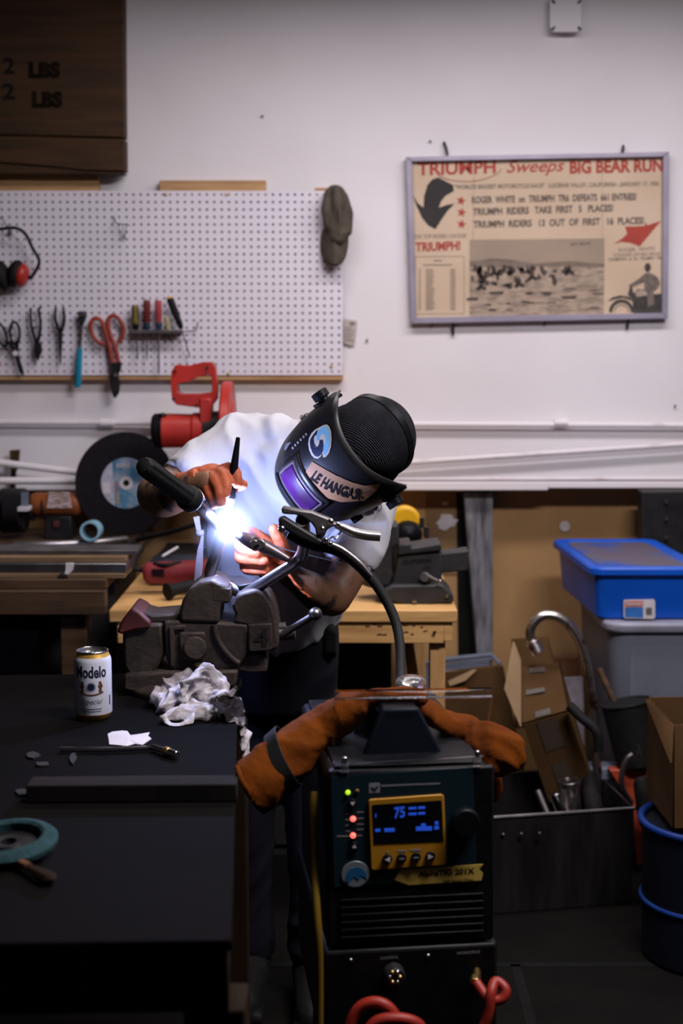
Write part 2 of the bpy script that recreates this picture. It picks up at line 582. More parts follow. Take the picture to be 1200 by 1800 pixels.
struct('wall_left', MB().bx(-2.66, -2.6, 0.8, 4.95, 0, 3.2), M['dark'])
struct('wall_right', MB().bx(2.6, 2.66, 0.8, 4.95, 0, 3.2), M['dark'])
# chipped white ledge under the plaster
tl = MB()
tl.bx(-2.6, at(962, 850, YW).x, YW - 0.018, YW + 0.03, z_edge - 0.006, z_edge + 0.022)
tl.bx(at(962, 850, YW).x, 2.6, YW - 0.014, YW + 0.03, z_edge + 0.001, z_edge + 0.022)
tl.bx(-2.6, 2.6, YW - 0.01, YW, z_edge + 0.028, z_edge + 0.036)
struct('trim_ledge', tl, M['trim'], bevel=0.003)
# studs behind the brown backing
st = MB()
a = [at(815, 866, 4.84), at(866, 866, 4.84), at(866, 1200, 4.84), at(842, 1200, 4.84)]
b = [V((p.x, 4.92, p.z)) for p in a]
st.hexa(a, b)
o = part('steel_stud', st, M['galv'], bevel=0.004)
tag(o, 'scuffed grey steel stud upright against the brown lower wall', 'stud')
# wall patches
def blob(px, py, rx, ry, Y, n=22, jag=0.35, seed=1, thick=0.003):
    rr = random.Random(seed)
    pts = []
    for i in range(n):
        t = 2 * pi * i / n
        k = 1 + jag * (rr.random() - 0.5) * 2
        pts.append((px + cos(t) * rx * k, py + sin(t) * ry * k))
    return MB().pxprism(pts, Y - thick, Y)
o = part('plaster_patch', blob(785, 918, 20, 12, 4.914, seed=4, jag=0.3), M['paperw'])
tag(o, 'ragged white plaster smear on the brown wall left of the steel stud', 'patch')
o = part('plaster_patch', blob(782, 885, 5, 3, 4.914, seed=6), M['paperw'])
tag(o, 'tiny white plaster fleck above the ragged smear', 'patch')
o = part('plaster_patch', MB().torus(at(992, 926, 4.918), (0, 1, 0), 0.013, 0.006, 20, 8).sph(at(992, 926, 4.918), (0.009, 0.003, 0.008)), M['paperw'])
tag(o, 'small round white plug on the brown wall right of the stud', 'patch')
o = part('brown_tape_seam', MB().pxprism([(748, 866), (836, 866), (836, 1010), (748, 1010)], 4.916, 4.92), mat('brown_paper_lap', (0.23, 0.135, 0.058), (0.18, 0.10, 0.042), rough=0.75, scale=4))
tag(o, 'lighter lap of brown backing paper left of the steel stud', 'paper')
struct('trim_gap', MB().pxprism([(802, 866), (817, 866), (845, 1220), (806, 1220)], 4.912, 4.916), M['joint'])
# black upright at right edge
bu = thing('steel_upright', 'black perforated steel upright behind the blue tote', 'rack', at(1170, 1200, 4.6))
part('post', MB().pxprism([(1128, 864), (1230, 864), (1230, 1400), (1128, 1400)], 4.70, 4.78), M['blackm'], bu, bevel=0.004)
for yy in (882, 912, 945):
    part('bolt', MB().cyl(at(1171, yy, 4.70), at(1171, yy, 4.685), 0.007, n=10), M['blackm'], bu)

# ---- conduits / poles on the wall
def pole(name, label, cat, pts, r, m, Y, smooth_k=0):
    P = [at(p[0], p[1], p[2] if len(p) > 2 else Y) for p in pts]
    o = part(name, MB().tube(cr(P, 5) if smooth_k else P, r, 14), m)
    return tag(o, label, cat)
cp = thing('conduit_pipe', 'level white painted conduit running along the wall under the pegboard', 'pipe', at(600, 743, 4.775))
part('pipe', MB().tube([at(-60, 742, 4.775), at(1260, 748, 4.775)], 0.0095, 14), M['trim'], cp)
for xx in (188, 985):
    part('coupling', MB().tube([at(xx - 12, 743, 4.775), at(xx + 12, 743.4, 4.775)], 0.014, 14), M['trim'], cp)
pole('white_pole', 'slanting white pole rising to the right above the white ledge', 'pole', [(640, 818, 4.765), (1260, 777, 4.765)], 0.0085, M['trim'], 4.765)
pole('white_pole', 'slanting white pole dropping to the right above the orange bench grinder', 'pole', [(-60, 806, 4.70), (300, 850, 4.74)], 0.012, M['trim'], 4.72)
pole('white_pole', 'level white tube with grey end just above the bench grinder', 'pole', [(-60, 845, 4.66), (330, 846, 4.72)], 0.012, M['trim'], 4.7)

# ================================================================ CRATE PANEL
cp = thing('crate_panel', 'big dark wooden crate side with stencilled marks, hung top left', 'crate', at(100, 303, 4.74))
bds = [[(-40, -40), (216, -40), (217, 150), (218, 241), (120, 239), (-40, 236)],
       [(-40, 238), (60, 239.5), (130, 242), (218.5, 244), (219, 300), (150, 299), (60, 290), (-40, 283)],
       [(-40, 285), (60, 292), (150, 301), (218, 303), (216, 305), (100, 305), (-40, 304)]]
for q in bds:
    part('board', MB().pxprism(q, 4.70, 4.775), M['crate'], cp, bevel=0.003)
part('batten', MB().pxprism([(206, -40), (216, -40), (216, 303), (206, 303)], 4.775, 4.80), M['crate'], cp)
def wtext(body, x0, y0, x1, y1, h, Y, m, parent, name='lettering', bold=0.0, shear=0.0, space=1.0):
    f = lambda x, y: at(x0 + (x1 - x0) * x, y0 + (y1 - y0) * x - h * y, Y)
    return part(name, text_mesh(body, 1, 1, f, bold, shear, space), m, parent, smooth=0)
wtext('2', 6, 130, 26, 130, 29, 4.6985, M['ink'], cp, bold=0.03)
wtext('2', 4, 175, 26, 175, 29, 4.6985, M['ink'], cp, bold=0.03)
wtext('LBS', 50, 138, 106, 138, 30, 4.6985, M['ink_soft'], cp, bold=0.07)
wtext('LBS', 56, 190, 110, 190, 30, 4.6985, M['ink_soft'], cp, bold=0.07)

# ================================================================ PEGBOARD
pg = thing('pegboard', 'white pegboard panel on wooden cleats along the wall', 'pegboard', at(300, 658, 4.77))
PY = 4.757
xr, zt, zb = at(602, 500, PY).x, at(600, 335.5, PY).z, at(600, 659.5, PY).z
nr = 25
cell = (zt - zb) / nr
nc = 49
mb = MB()
hr = 0.0043
for i in range(nc):
    for j in range(nr):
        cx, cz = xr - (i + 0.5) * cell, zb + (j + 0.5) * cell
        h = cell / 2
        outer = [(h, 0), (h, h), (0, h), (-h, h), (-h, 0), (-h, -h), (0, -h), (h, -h)]
        vs = [V((cx + a, PY, cz + b)) for a, b in outer]
        vs += [V((cx + hr * cos(k * pi / 4), PY, cz + hr * sin(k * pi / 4))) for k in range(8)]
        vs += [V((cx + hr * cos(k * pi / 4), PY + 0.005, cz + hr * sin(k * pi / 4))) for k in range(8)]
        fs = [(k, (k + 1) % 8, 8 + (k + 1) % 8, 8 + k) for k in range(8)] + [(8 + k, 8 + (k + 1) % 8, 16 + (k + 1) % 8, 16 + k) for k in range(8)]
        mb.add(vs, fs)
xl = xr - nc * cell
part('hole_shade', MB().bx(xl, xr, PY + 0.012, PY + 0.014, zb, zt), mat('hole_shade_brown', (0.06, 0.04, 0.03), rough=0.9), pg)  # dark brown sheet stands in for the shade inside the peg holes
for (x0, x1, z0, z1) in ((xl, xr, zt - 0.0005, zt), (xl, xr, zb, zb + 0.0005), (xr - 0.0005, xr, zb, zt)):
    mb.bx(x0, x1, PY + 0.0002, PY + 0.005, z0, z1)
part('panel', mb, M['peg'], pg, smooth=0)
for x0, x1, y0, y1, m in ((-60, 173, 307, 350, M['pine']), (280, 467, 317, 350, M['pine']), (553, 592, 330, 350, M['pine']), (-60, 603, 640, 668, M['pine'])):
    part('cleat', MB().pxprism([(x0, y0), (x1, y0), (x1, y1), (x0, y1)], PY + 0.006, YW - 0.003), m, pg, bevel=0.002)
for sx, sy in ((158, 342), (291, 342), (398, 342), (582, 645), (401, 657)):
    part('screw', MB().sph(at(sx, sy, PY - 0.001), (0.0055, 0.003, 0.0055), 12), M['brass'], pg)

# ---- ear muffs
em = thing('ear_muffs', 'red and black ear muffs hanging from a hook on the pegboard', 'ear muffs', at(20, 400, 4.70))
part('headband', MB().tube(cr([at(x, y, 4.70) for x, y in ((-44, 470), (-40, 440), (-18, 408), (6, 402), (28, 401), (45, 412), (58, 438), (68, 455), (67, 468), (54, 490))], 5), 0.0055, 10), M['blackp'], em)
part('cushion', MB().sph(at(27, 481, 4.70), (0.028, 0.04, 0.046), 20, Euler((0, R(18), 0)).to_matrix()), M['blackr'], em)
part('ear_cup', MB().sph(at(38, 484, 4.70), (0.024, 0.04, 0.040), 20, Euler((0, R(14), 0)).to_matrix()), M['redp'], em)
part('cushion', MB().sph(at(3, 484, 4.70), (0.028, 0.04, 0.050), 20, Euler((0, R(-14), 0)).to_matrix()), M['blackr'], em)
part('ear_cup', MB().sph(at(-16, 482, 4.70), (0.024, 0.04, 0.040), 20, Euler((0, R(-14), 0)).to_matrix()), M['redp'], em)
part('pivot', MB().sph(at(53, 488, 4.70), 0.008, 10), M['blackp'], em)
o = part('peg_hook', MB().tube(cr([at(1, 382, 4.75), at(5, 386, 4.72), at(11, 396, 4.69), at(18, 400, 4.67)], 4), 0.002, 8).tube([at(19, 402, 4.752), at(19, 412, 4.745)], 0.006, 8), M['dullsteel'])
tag(o, 'wire hook carrying the ear muffs', 'hook')
o = part('peg_hook', MB().tube([at(200, 380, 4.752), at(203, 391, 4.74), at(206, 393, 4.68), at(228, 396, 4.66)], 0.0017, 8).tube([at(206, 393, 4.74), at(219, 421, 4.752), at(215, 396, 4.70)], 0.0014, 8).tube([at(219, 421, 4.752), at(222, 397, 4.66)], 0.0014, 8), M['dullsteel'])
tag(o, 'empty wire hook sticking out of the upper pegboard', 'hook')

# ---- hanging tools
TY = 4.732
def loop(cx, cy, rx, ry, tilt, Y, r, n=28):
    pts = []
    for i in range(n + 1):
        t = 2 * pi * i / n
        x, y = rx * cos(t), ry * sin(t)
        pts.append(at(cx + x * cos(tilt) - y * sin(tilt), cy + x * sin(tilt) + y * cos(tilt), Y))
    return MB().tube(pts, r, 10, False)
sc_ = thing('scissors', 'black handled scissors with a pale pivot, hanging leftmost on the pegboard', 'scissors', at(27, 600, TY))
part('finger_loop', loop(26, 585, 8.5, 19, -0.05, TY, 0.0045), M['blackp'], sc_)
part('finger_loop', loop(2, 588, 8, 22, -0.35, TY, 0.0045), M['blackp'], sc_)
part('blade', MB().pxprism([(12, 600), (20, 598), (34, 628), (42, 655), (40, 663), (32, 640)], TY - 0.003, TY + 0.001), M['blackm'], sc_, bevel=0.0008)
part('blade', MB().pxprism([(26, 600), (33, 600), (33, 625), (42, 661), (34, 655), (24, 622)], TY + 0.001, TY + 0.005), M['blackm'], sc_, bevel=0.0008)
part('pivot', MB().cyl(at(27, 621, TY - 0.007), at(27, 621, TY + 0.002), 0.0085, n=16), M['whitep'], sc_)
pl = thing('pliers', 'black pliers with open handles and short jaws, beside the scissors', 'pliers', at(66, 600, TY))
part('handle', MB().tube(cr([at(x, y, TY) for x, y in ((54, 541), (54, 562), (58, 585), (67, 612))], 5), [0.004, 0.0046, 0.005, 0.006], 10), M['blackr'], pl)
part('handle', MB().tube(cr([at(x, y, TY) for x, y in ((72, 540), (68, 545), (71, 565), (70, 585), (64, 612))], 5), [0.004, 0.0046, 0.005, 0.006], 10), M['blackr'], pl)
part('jaw', MB().pxprism([(60, 602), (72, 602), (73, 618), (67, 633), (65, 633), (59, 618)], TY - 0.007, TY + 0.007), M['blackm'], pl, bevel=0.003)
pl = thing('pliers', 'black long nosed pliers with slim tapering jaws', 'pliers', at(105, 600, TY))
part('handle', MB().tube(cr([at(x, y, TY) for x, y in ((98, 540), (97, 560), (102, 576), (107, 590))], 5), [0.004, 0.005, 0.006, 0.006], 10), M['blackr'], pl)
part('handle', MB().tube(cr([at(x, y, TY) for x, y in ((111, 540), (113, 560), (110, 576), (104, 590))], 5), [0.004, 0.005, 0.006, 0.006], 10), M['blackr'], pl)
part('jaw', MB().tube([at(106, 584, TY), at(106, 606, TY), at(106, 642, TY)], [0.0085, 0.007, 0.002], 10), M['blackm'], pl)
o = part('peg_hook', MB().tube([at(52, 575, 4.72), at(72, 575, 4.72)], 0.0018, 8).tube([at(62, 575, 4.72), at(62, 575, 4.757)], 0.0018, 8), M['dullsteel'])
tag(o, 'wire hook holding the short black pliers', 'hook')
o = part('peg_hook', MB().tube([at(92, 575, 4.72), at(113, 575, 4.72)], 0.0018, 8).tube([at(102, 575, 4.72), at(102, 575, 4.757)], 0.0018, 8), M['dullsteel'])
tag(o, 'wire hook holding the long nosed pliers', 'hook')
th = thing('tack_hammer', 'small tool with steel head and turquoise grip, left of the red snips', 'hammer', at(143, 600, TY))
part('head', MB().pxprism([(137, 547), (151, 547), (151, 557), (148, 563), (145, 572), (141, 572), (138, 560)], TY - 0.012, TY + 0.008), M['blackm'], th, bevel=0.002)
part('face', MB().pxprism([(138, 549), (149, 549), (149, 556), (138, 556)], TY - 0.016, TY - 0.012), M['dullsteel'], th, bevel=0.001)
part('shank', MB().tube([at(144, 560, TY), at(140, 615, TY)], [0.007, 0.005], 10), M['dullsteel'], th)
part('grip', MB().tube([at(140.5, 611, TY), at(139.5, 625, TY), at(138, 655, TY), at(136.5, 681, TY)], [0.008, 0.0098, 0.0105, 0.0105], 16), M['teal'], th, bevel=0.001)
ts = thing('tin_snips', 'large red handled tin snips hanging in the middle of the pegboard', 'snips', at(200, 600, TY))
part('handle', MB().tube(cr([at(x, y, TY) for x, y in ((183, 606), (172, 601), (163, 590), (159, 572), (164, 561), (172, 560), (179, 566), (185, 582), (192, 610), (198, 640))], 6), 0.0072, 12), M['redgrip'], ts)
part('handle', MB().tube(cr([at(x, y, TY) for x, y in ((208, 602), (215, 590), (217, 577), (210, 562), (200, 555), (191, 560), (190, 574), (195, 592), (203, 612), (209, 640))], 6), 0.0072, 12), M['redgrip'], ts)
part('blade', MB().pxprism([(193, 638), (213, 636), (212, 650), (207, 660), (211, 672), (209, 690), (203, 700), (199, 698), (193, 680), (193, 665), (197, 655)], TY - 0.008, TY + 0.006), M['blackm'], ts, bevel=0.002)
part('pivot', MB().cyl(at(203, 659, TY - 0.013), at(203, 659, TY), 0.006, n=14), M['dullsteel'], ts)
rk = thing('tool_rack', 'thin metal rack strip holding the screwdrivers on the pegboard', 'rack', at(285, 582, 4.745))
part('rail', MB().pxprism([(226, 580), (318, 580), (318, 586), (226, 586)], 4.70, 4.755), M['dullsteel'], rk, bevel=0.001)
part('wire', MB().tube([at(318, 583, 4.73), at(342, 582, 4.73), at(346, 577, 4.73), at(347.5, 566, 4.73)], 0.0022, 8), M['dullsteel'], rk)
part('foot', MB().tube([at(292, 585, 4.75), at(300, 600, 4.752)], 0.0018, 8).tube([at(287, 585, 4.75), at(288, 596, 4.752)], 0.0018, 8), M['dullsteel'], rk)
def screwdriver(label, top, neck, tip, r, mh, mcol, mtop=None, shaft=0.0026):
    s_ = thing('screwdriver', label, 'screwdriver', at(neck[0], neck[1], 4.715), 'screwdrivers in the rack')
    a_, b_, c_ = at(top[0], top[1], 4.712), at(neck[0], neck[1], 4.716), at(tip[0], tip[1], 4.722)
    d = (b_ - a_)
    part('handle', MB().tube([a_, a_ + d * 0.06, a_ + d * 0.5, a_ + d * 0.72], [r * 0.8, r, r, r * 0.86], 8), mh, s_, bevel=0.001)
    part('collar', MB().tube([a_ + d * 0.7, a_ + d * 0.78, b_], [r * 0.8, r * 0.95, r * 0.55], 10), mcol, s_)
    if mtop:
        part('cap', MB().tube([a_ - d * 0.05, a_ + d * 0.05], [r * 0.75, r * 0.85], 8), mtop, s_)
    part('shaft', MB().tube([b_, b_ + (c_ - b_) * 0.93, c_], [shaft, shaft, shaft * 0.5], 8), M['steel'] if shaft > 0.002 else M['dullsteel'], s_)
screwdriver('screwdriver with dark amber and black handle, leftmost in the rack', (237, 536), (239, 583), (242, 633), 0.0125, mat('amber_black', (0.22, 0.16, 0.03), (0.012, 0.011, 0.01), rough=0.35, scale=26, stretch=(3, 3, 0.3), ramp=(0.48, 0.54)), M['blackp'])
screwdriver('screwdriver with dark red handle and dark blue collar', (258, 527), (258, 583), (258, 633), 0.0125, mat('wine_red_handle', (0.16, 0.02, 0.018), rough=0.3), mat('dark_blue_collar', (0.012, 0.035, 0.075), rough=0.4), M['whitep'])
screwdriver('screwdriver with bright red handle and the longest straight shaft', (278, 527), (279, 583), (279, 658), 0.012, mat('clear_red_handle', (0.40, 0.06, 0.07), rough=0.25), mat('navy_collar', (0.012, 0.045, 0.09), rough=0.4), M['whitep'], 0.0032)
screwdriver('tilted black screwdriver with a yellow cap, rightmost in the rack', (298, 524), (319, 578), (334, 629), 0.0125, M['blackr'], M['blackp'], M['yellow'], 0.0024)
screwdriver('stubby screwdriver with clear yellowish handle behind the tilted one', (292, 556), (296, 584), (298, 596), 0.009, mat('clear_yellowish', (0.45, 0.38, 0.2), rough=0.25), mat('clear_collar', (0.4, 0.33, 0.2), rough=0.3), None, 0.0019)
o = part('hand_tool', MB().caps([at(-22, 640, 4.73), at(-6, 640, 4.73)], 0.014, 12), M['redgrip'])
tag(o, 'red grip end of a tool at the left edge of the pegboard', 'tool')

# ---- cap
cpx = thing('baseball_cap', 'olive green cotton cap hanging on the pegboard corner', 'cap', at(590, 330, 4.72))
f = MB()
f.caps([at(577, 340, 4.70), at(574, 368, 4.70), at(578, 398, 4.70)], [0.014, 0.02, 0.016])
f.caps([at(592, 334, 4.685), at(594, 362, 4.68), at(592, 385, 4.685)], [0.016, 0.02, 0.013])
f.caps([at(604, 344, 4.70), at(611, 375, 4.70), at(611, 408, 4.70)], [0.014, 0.019, 0.015])
f.caps([at(589, 345, 4.72), at(592, 375, 4.72), at(594, 415, 4.70)], [0.038, 0.046, 0.03])
f.caps([at(582, 398, 4.69), at(597, 418, 4.685), at(610, 405, 4.69)], [0.013, 0.012, 0.012])
part('crown', fuse(f, 0.0045, 4), M['olive'], cpx, smooth=180)
ol = [(567, 392), (562, 418), (561.5, 440), (566, 456), (575, 465), (587, 470), (598, 468), (607, 458), (612, 440), (614, 415), (612, 400), (590, 394)]
f = MB()
n = len(ol)
a = [at(p[0], p[1], 4.685 + 0.00009 * (p[0] - 588) ** 2) for p in ol]
c0 = at(588, 428, 4.672)
f.add([p + V((0, -0.003, 0)) for p in a] + [c0 + V((0, -0.003, 0))] + [p + V((0, 0.003, 0)) for p in a] + [c0 + V((0, 0.003, 0))],
      [(i, (i + 1) % n, n) for i in range(n)] + [(n + 1 + (i + 1) % n, n + 1 + i, 2 * n + 1) for i in range(n)] + [(i, n + 1 + i, n + 1 + (i + 1) % n, (i + 1) % n) for i in range(n)])
part('brim', f, M['olive'], cpx, smooth=60, sub=1)
part('strap', MB().tube(cr([at(595, 412, 4.672), at(598, 390, 4.665), at(597, 365, 4.66)], 5), 0.006, 8, flat=0.4), M['olive'], cpx)

# ---- paper tag at pegboard edge
rc = thing('receipt', 'small curled paper slip with faded print at the pegboard edge', 'paper', at(614, 600, 4.79))
part('slip', MB().pxprism([(603, 560), (628, 564), (623, 606), (616, 608), (603, 603)], 4.789, 4.791), mat('yellowed_slip', (0.55, 0.48, 0.44), rough=0.9), rc)
pr = MB()
for (x0, x1, y) in ((606, 618, 575), (606, 622, 580), (605, 620, 586), (605, 617, 591), (606, 621, 597)):
    pr.pxprism([(x0, y), (x1, y + 1), (x1, y + 2.4), (x0, y + 1.6)], 4.788, 4.7889)
pr.pxprism([(613, 568), (619, 565), (625, 569), (618, 573)], 4.788, 4.7889)
part('faded_print', pr, mat('faded_print', (0.25, 0.2, 0.2), rough=0.9), rc)

# ================================================================ POSTER
ps = thing('framed_poster', 'framed vintage motorcycle race poster in a grey metal frame', 'poster', at(945, 560, 4.78))
PB = 4.785
part('backing', MB().pxprism([(719, 281), (1170, 273), (1168, 555), (726, 562)], PB, PB + 0.004), M['dark'], ps)
cream = mat('aged_cream_paper', (0.62, 0.475, 0.35), (0.55, 0.41, 0.285), rough=0.7, scale=5, ramp=(0.3, 0.7))
part('paper', MB().pxprism([(720, 282), (1169, 274), (1167, 554), (727, 561)], PB - 0.003, PB), cream, ps)
FY = 4.762
O4 = [(713, 276), (1176, 267), (1173.5, 560), (722, 569)]
I4 = [(724, 284), (1165.5, 275.5), (1163.5, 550), (731.5, 558)]
for i in range(4):
    j = (i + 1) % 4
    part('frame_rail', MB().pxprism([O4[i], O4[j], I4[j], I4[i]], FY, 4.79), M['frame_alu'], ps, bevel=0.002)
for p0, p1 in (((786, 273), (780, 250)), ((1093, 270), (1095, 256)), ((795, 566), (796, 589)), ((1103, 560), (1102, 577)), ((757, 566), (759, 573)), ((957, 563), (957, 570))):
    part('hanger_clip', MB().tube([at(p0[0], p0[1], 4.775), at((p0[0] + p1[0]) / 2 + 1, (p0[1] + p1[1]) / 2, 4.78), at(p1[0], p1[1], 4.79)], 0.0045, 8), M['blackm'], ps)
PT = PB - 0.0036
rc_ = mat('poster_red', (0.40, 0.055, 0.035), (0.36, 0.045, 0.03), rough=0.7)
bk_ = mat('poster_black', (0.03, 0.024, 0.024), rough=0.7)
gy_ = mat('poster_grey_type', (0.10, 0.075, 0.065), rough=0.7)
lg_ = mat('poster_pale_type', (0.24, 0.185, 0.14), rough=0.7)
wtext('TRIUMPH', 733, 309, 871, 305, 23, PT, rc_, ps, bold=0.03)
part('swoosh', MB().tube(cr([at(x, y, PT) for x, y in ((770, 309), (795, 317), (822, 319), (850, 315), (874, 305), (880, 296))], 6), 0.003, 6, flat=0.3), rc_, ps)
wtext('Sweeps', 890, 311, 992, 308, 29, PT, rc_, ps, bold=0.012, shear=0.35)
wtext('BIG BEAR RUN', 1001, 306, 1165, 302, 23.5, PT, rc_, ps, bold=0.04)
wtext('"WORLDS BIGGEST MOTORCYCLE RACE"   LUCERNE VALLEY, CALIFORNIA - JANUARY 17, 1956', 799, 335, 1158, 329, 10.5, PT, lg_, ps, bold=0.04)
wtext('ROGER  WHITE  on  TRIUMPH  TR6  DEFEATS  661 ENTRIES!', 829, 358, 1118, 352, 13, PT, gy_, ps, bold=0.035)
wtext('TRIUMPH  RIDERS   TAKE  FIRST   5   PLACES!', 831, 379, 1077, 372, 13, PT, gy_, ps, bold=0.035)
wtext('TRIUMPH  RIDERS   13  OUT  OF  FIRST   16  PLACES!', 832, 401, 1131, 394, 13, PT, gy_, ps, bold=0.035)
for sx, sy in ((810, 353), (811, 373.5), (811, 394)):
    pts = [(sx + (9.5 if k % 2 == 0 else 3.8) * sin(k * pi / 5 + 0.2), sy - (9.5 if k % 2 == 0 else 3.8) * cos(k * pi / 5 + 0.2)) for k in range(10)]
    part('star', MB().pxprism(pts, PT - 0.0004, PT), rc_, ps)
part('black_arrow', MB().pxprism([(725, 342), (734, 357), (744, 365), (745, 345), (751, 325), (760, 315), (770, 312), (784, 319), (796, 325), (797.5, 336), (783, 344), (775, 354), (771, 365), (785, 360), (799, 358), (787, 370), (777, 384), (765, 403), (752, 396), (741, 382), (732, 362)], PT - 0.0004, PT), bk_, ps)
wtext('THE TOP RIDERS CHOOSE', 727, 420, 820, 418, 7.5, PT, lg_, ps, bold=0.01, shear=0.3)
wtext('TRIUMPH!', 730, 443, 809, 440, 17, PT, rc_, ps, bold=0.04)
pr = MB()
for (x0, y0, x1, y1) in ((729, 451, 815, 450), (729, 552, 815, 551)):
    pr.pxprism([(x0, y0), (x1, y1), (x1, y1 + 0.8), (x0, y0 + 0.8)], PT - 0.0003, PT)
for x in (729, 815):
    pr.pxprism([(x, 451), (x + 0.8, 451), (x + 0.8, 552), (x, 552)], PT - 0.0003, PT)
rr = random.Random(3)
pr.pxprism([(762, 457), (776, 457), (776, 459), (762, 459)], PT - 0.0003, PT)
pr.pxprism([(743, 465), (795, 464.6), (795, 466.4), (743, 467)], PT - 0.0003, PT)
for k in range(21):
    y = 473 + k * 3.5
    pr.pxprism([(736, y), (739, y), (739, y + 1.7), (736, y + 1.7)], PT - 0.0003, PT)
    pr.pxprism([(748, y), (758 + rr.random() * 8, y), (758 + rr.random() * 6, y + 1.7), (748, y + 1.7)], PT - 0.0003, PT)
    pr.pxprism([(791, y), (799 + rr.random() * 3, y), (800, y + 1.7), (791, y + 1.7)], PT - 0.0003, PT)
part('results_list', pr, lg_, ps)
# printed photograph of the desert start
mph = mat('printed_photo', (0.42, 0.32, 0.24), (0.23, 0.17, 0.13), rough=0.7, scale=30, detail=8, stretch=(1, 1, 3), ramp=(0.35, 0.6))
part('photo_ground', MB().pxprism([(825, 458), (870, 455), (940, 461), (1010, 458), (1062, 463), (1061, 553), (825, 555.5)], PT - 0.0004, PT), mph, ps)
part('photo_sky', MB().pxprism([(825, 421.5), (1062, 419), (1062, 464), (1010, 459), (940, 462), (870, 456), (825, 459)], PT - 0.0004, PT), mat('printed_sky', (0.36, 0.27, 0.20), (0.31, 0.235, 0.175), rough=0.7, scale=5), ps)
part('photo_hills', MB().pxprism([(825, 459), (872, 456), (940, 463), (1000, 459), (1062, 464), (1062, 470), (990, 468), (900, 470), (825, 469)], PT - 0.0007, PT - 0.0004), mat('printed_hills', (0.22, 0.165, 0.13), rough=0.7, scale=20), ps)
pr = MB()
for k in range(70):
    if k < 34:
        x, y = 826 + rr.random() * 175, 470 + rr.random() * 12
    elif k < 50:
        x, y = 826 + rr.random() * 150, 482 + rr.random() * 22
    else:
        x, y = 840 + rr.random() * 215, 500 + rr.random() * 48
    w, hh = (3 + rr.random() * 5, 3 + rr.random() * 5) if k < 50 else (4 + rr.random() * 10, 1.2 + rr.random() * 1.2)
    m_ = 9
    pr.pxprism([(x + w * cos(2 * pi * i / m_) * (0.6 + 0.5 * rr.random()), y + hh * sin(2 * pi * i / m_) * (0.6 + 0.5 * rr.random())) for i in range(m_)], PT - 0.0008, PT - 0.0004)
for x, y in ((912, 500), (868, 480), (845, 505), (935, 488), (1000, 478)):
    for dx, dy, a_, b_ in ((0, -6, 4, 6), (-5, 3, 4, 4), (6, 2, 4, 4), (0, 0, 6, 4)):
        pr.pxprism([(x + dx + a_ * cos(2 * pi * i / 9), y + dy + b_ * sin(2 * pi * i / 9)) for i in range(9)], PT - 0.0008, PT - 0.0004)
for x, y, w in ((830, 526, 11), (1000, 523, 14), (872, 515, 14)):
    pr.pxprism([(x - w, y - 2), (x + w, y - 3), (x + w * 0.8, y + 2.5), (x - w * 0.8, y + 2.5)], PT - 0.0008, PT - 0.0004)
part('photo_print', pr, mat('printed_dark', (0.075, 0.055, 0.045), rough=0.7), ps)
wtext('BIG BEAR', 1003, 432, 1038, 430, 5, PT - 0.001, gy_, ps)
part('red_arrow', MB().pxprism([(1078, 429), (1092, 420), (1102, 411), (1098, 398), (1115, 398), (1133, 397), (1134, 389), (1137, 396), (1162, 388), (1148, 404), (1138, 416), (1124, 433), (1108, 427), (1092, 425)], PT - 0.0004, PT), rc_, ps)
wtext('ROGER  WHITE', 1087, 443, 1150, 440, 6.5, PT, lg_, ps, bold=0.01)
wtext('WINNER OF BIG BEAR', 1077, 452, 1161, 449, 6.5, PT, lg_, ps, bold=0.01)
wtext('CHAMPION  on  his  TRIUMPH  TR6', 1069, 459, 1163, 456, 5.5, PT, gy_, ps, bold=0.01)
pd_ = mat('printed_near_black', (0.035, 0.028, 0.026), (0.06, 0.05, 0.045), rough=0.7, scale=60)
pm_ = mat('printed_mid_grey', (0.19, 0.15, 0.12), (0.12, 0.095, 0.08), rough=0.7, scale=60)
wheel = MB()
for rad, w in ((22, 6), (13, 1.2)):
    pts_o = [(1092 + (rad) * cos(pi + pi * i / 20) * 1.0, 549 + (rad) * 1.05 * sin(pi + pi * i / 20)) for i in range(21)]
    pts_i = [(1092 + (rad - w) * cos(2 * pi - pi * i / 20), 549 + (rad - w) * 1.05 * sin(2 * pi - pi * i / 20)) for i in range(21)]
    wheel.pxprism(pts_o + pts_i, PT - 0.0006, PT)
wheel.pxprism([(1068, 530), (1075, 523), (1090, 519), (1106, 522), (1114, 531), (1108, 528), (1095, 523), (1080, 526)], PT - 0.0008, PT)
part('printed_wheel', wheel, pd_, ps)
part('printed_engine', MB().pxprism([(1113, 551), (1111, 526), (1103, 518), (1107, 503), (1111, 505), (1113, 516), (1120, 508), (1135, 509), (1150, 517), (1161, 516), (1162, 551)], PT - 0.0007, PT), pd_, ps)
part('printed_tank', MB().pxprism([(1116, 512), (1126, 509), (1136, 512), (1138, 519), (1118, 522)], PT - 0.0009, PT), mat('printed_light', (0.40, 0.31, 0.24), rough=0.7), ps)
part('printed_rider', MB().pxprism([(1104, 502), (1110, 498), (1124, 489), (1131, 482), (1138, 479), (1148, 482), (1156, 488), (1160, 498), (1155, 508), (1148, 513), (1150, 535), (1138, 540), (1137, 515), (1132, 510), (1132, 496), (1120, 501), (1110, 505)], PT - 0.0011, PT), pm_, ps)
part('printed_head', MB().pxprism([(1138 + 5.5 * cos(2 * pi * i / 14), 470 + 8 * sin(2 * pi * i / 14)) for i in range(14)], PT - 0.0012, PT), pd_, ps)
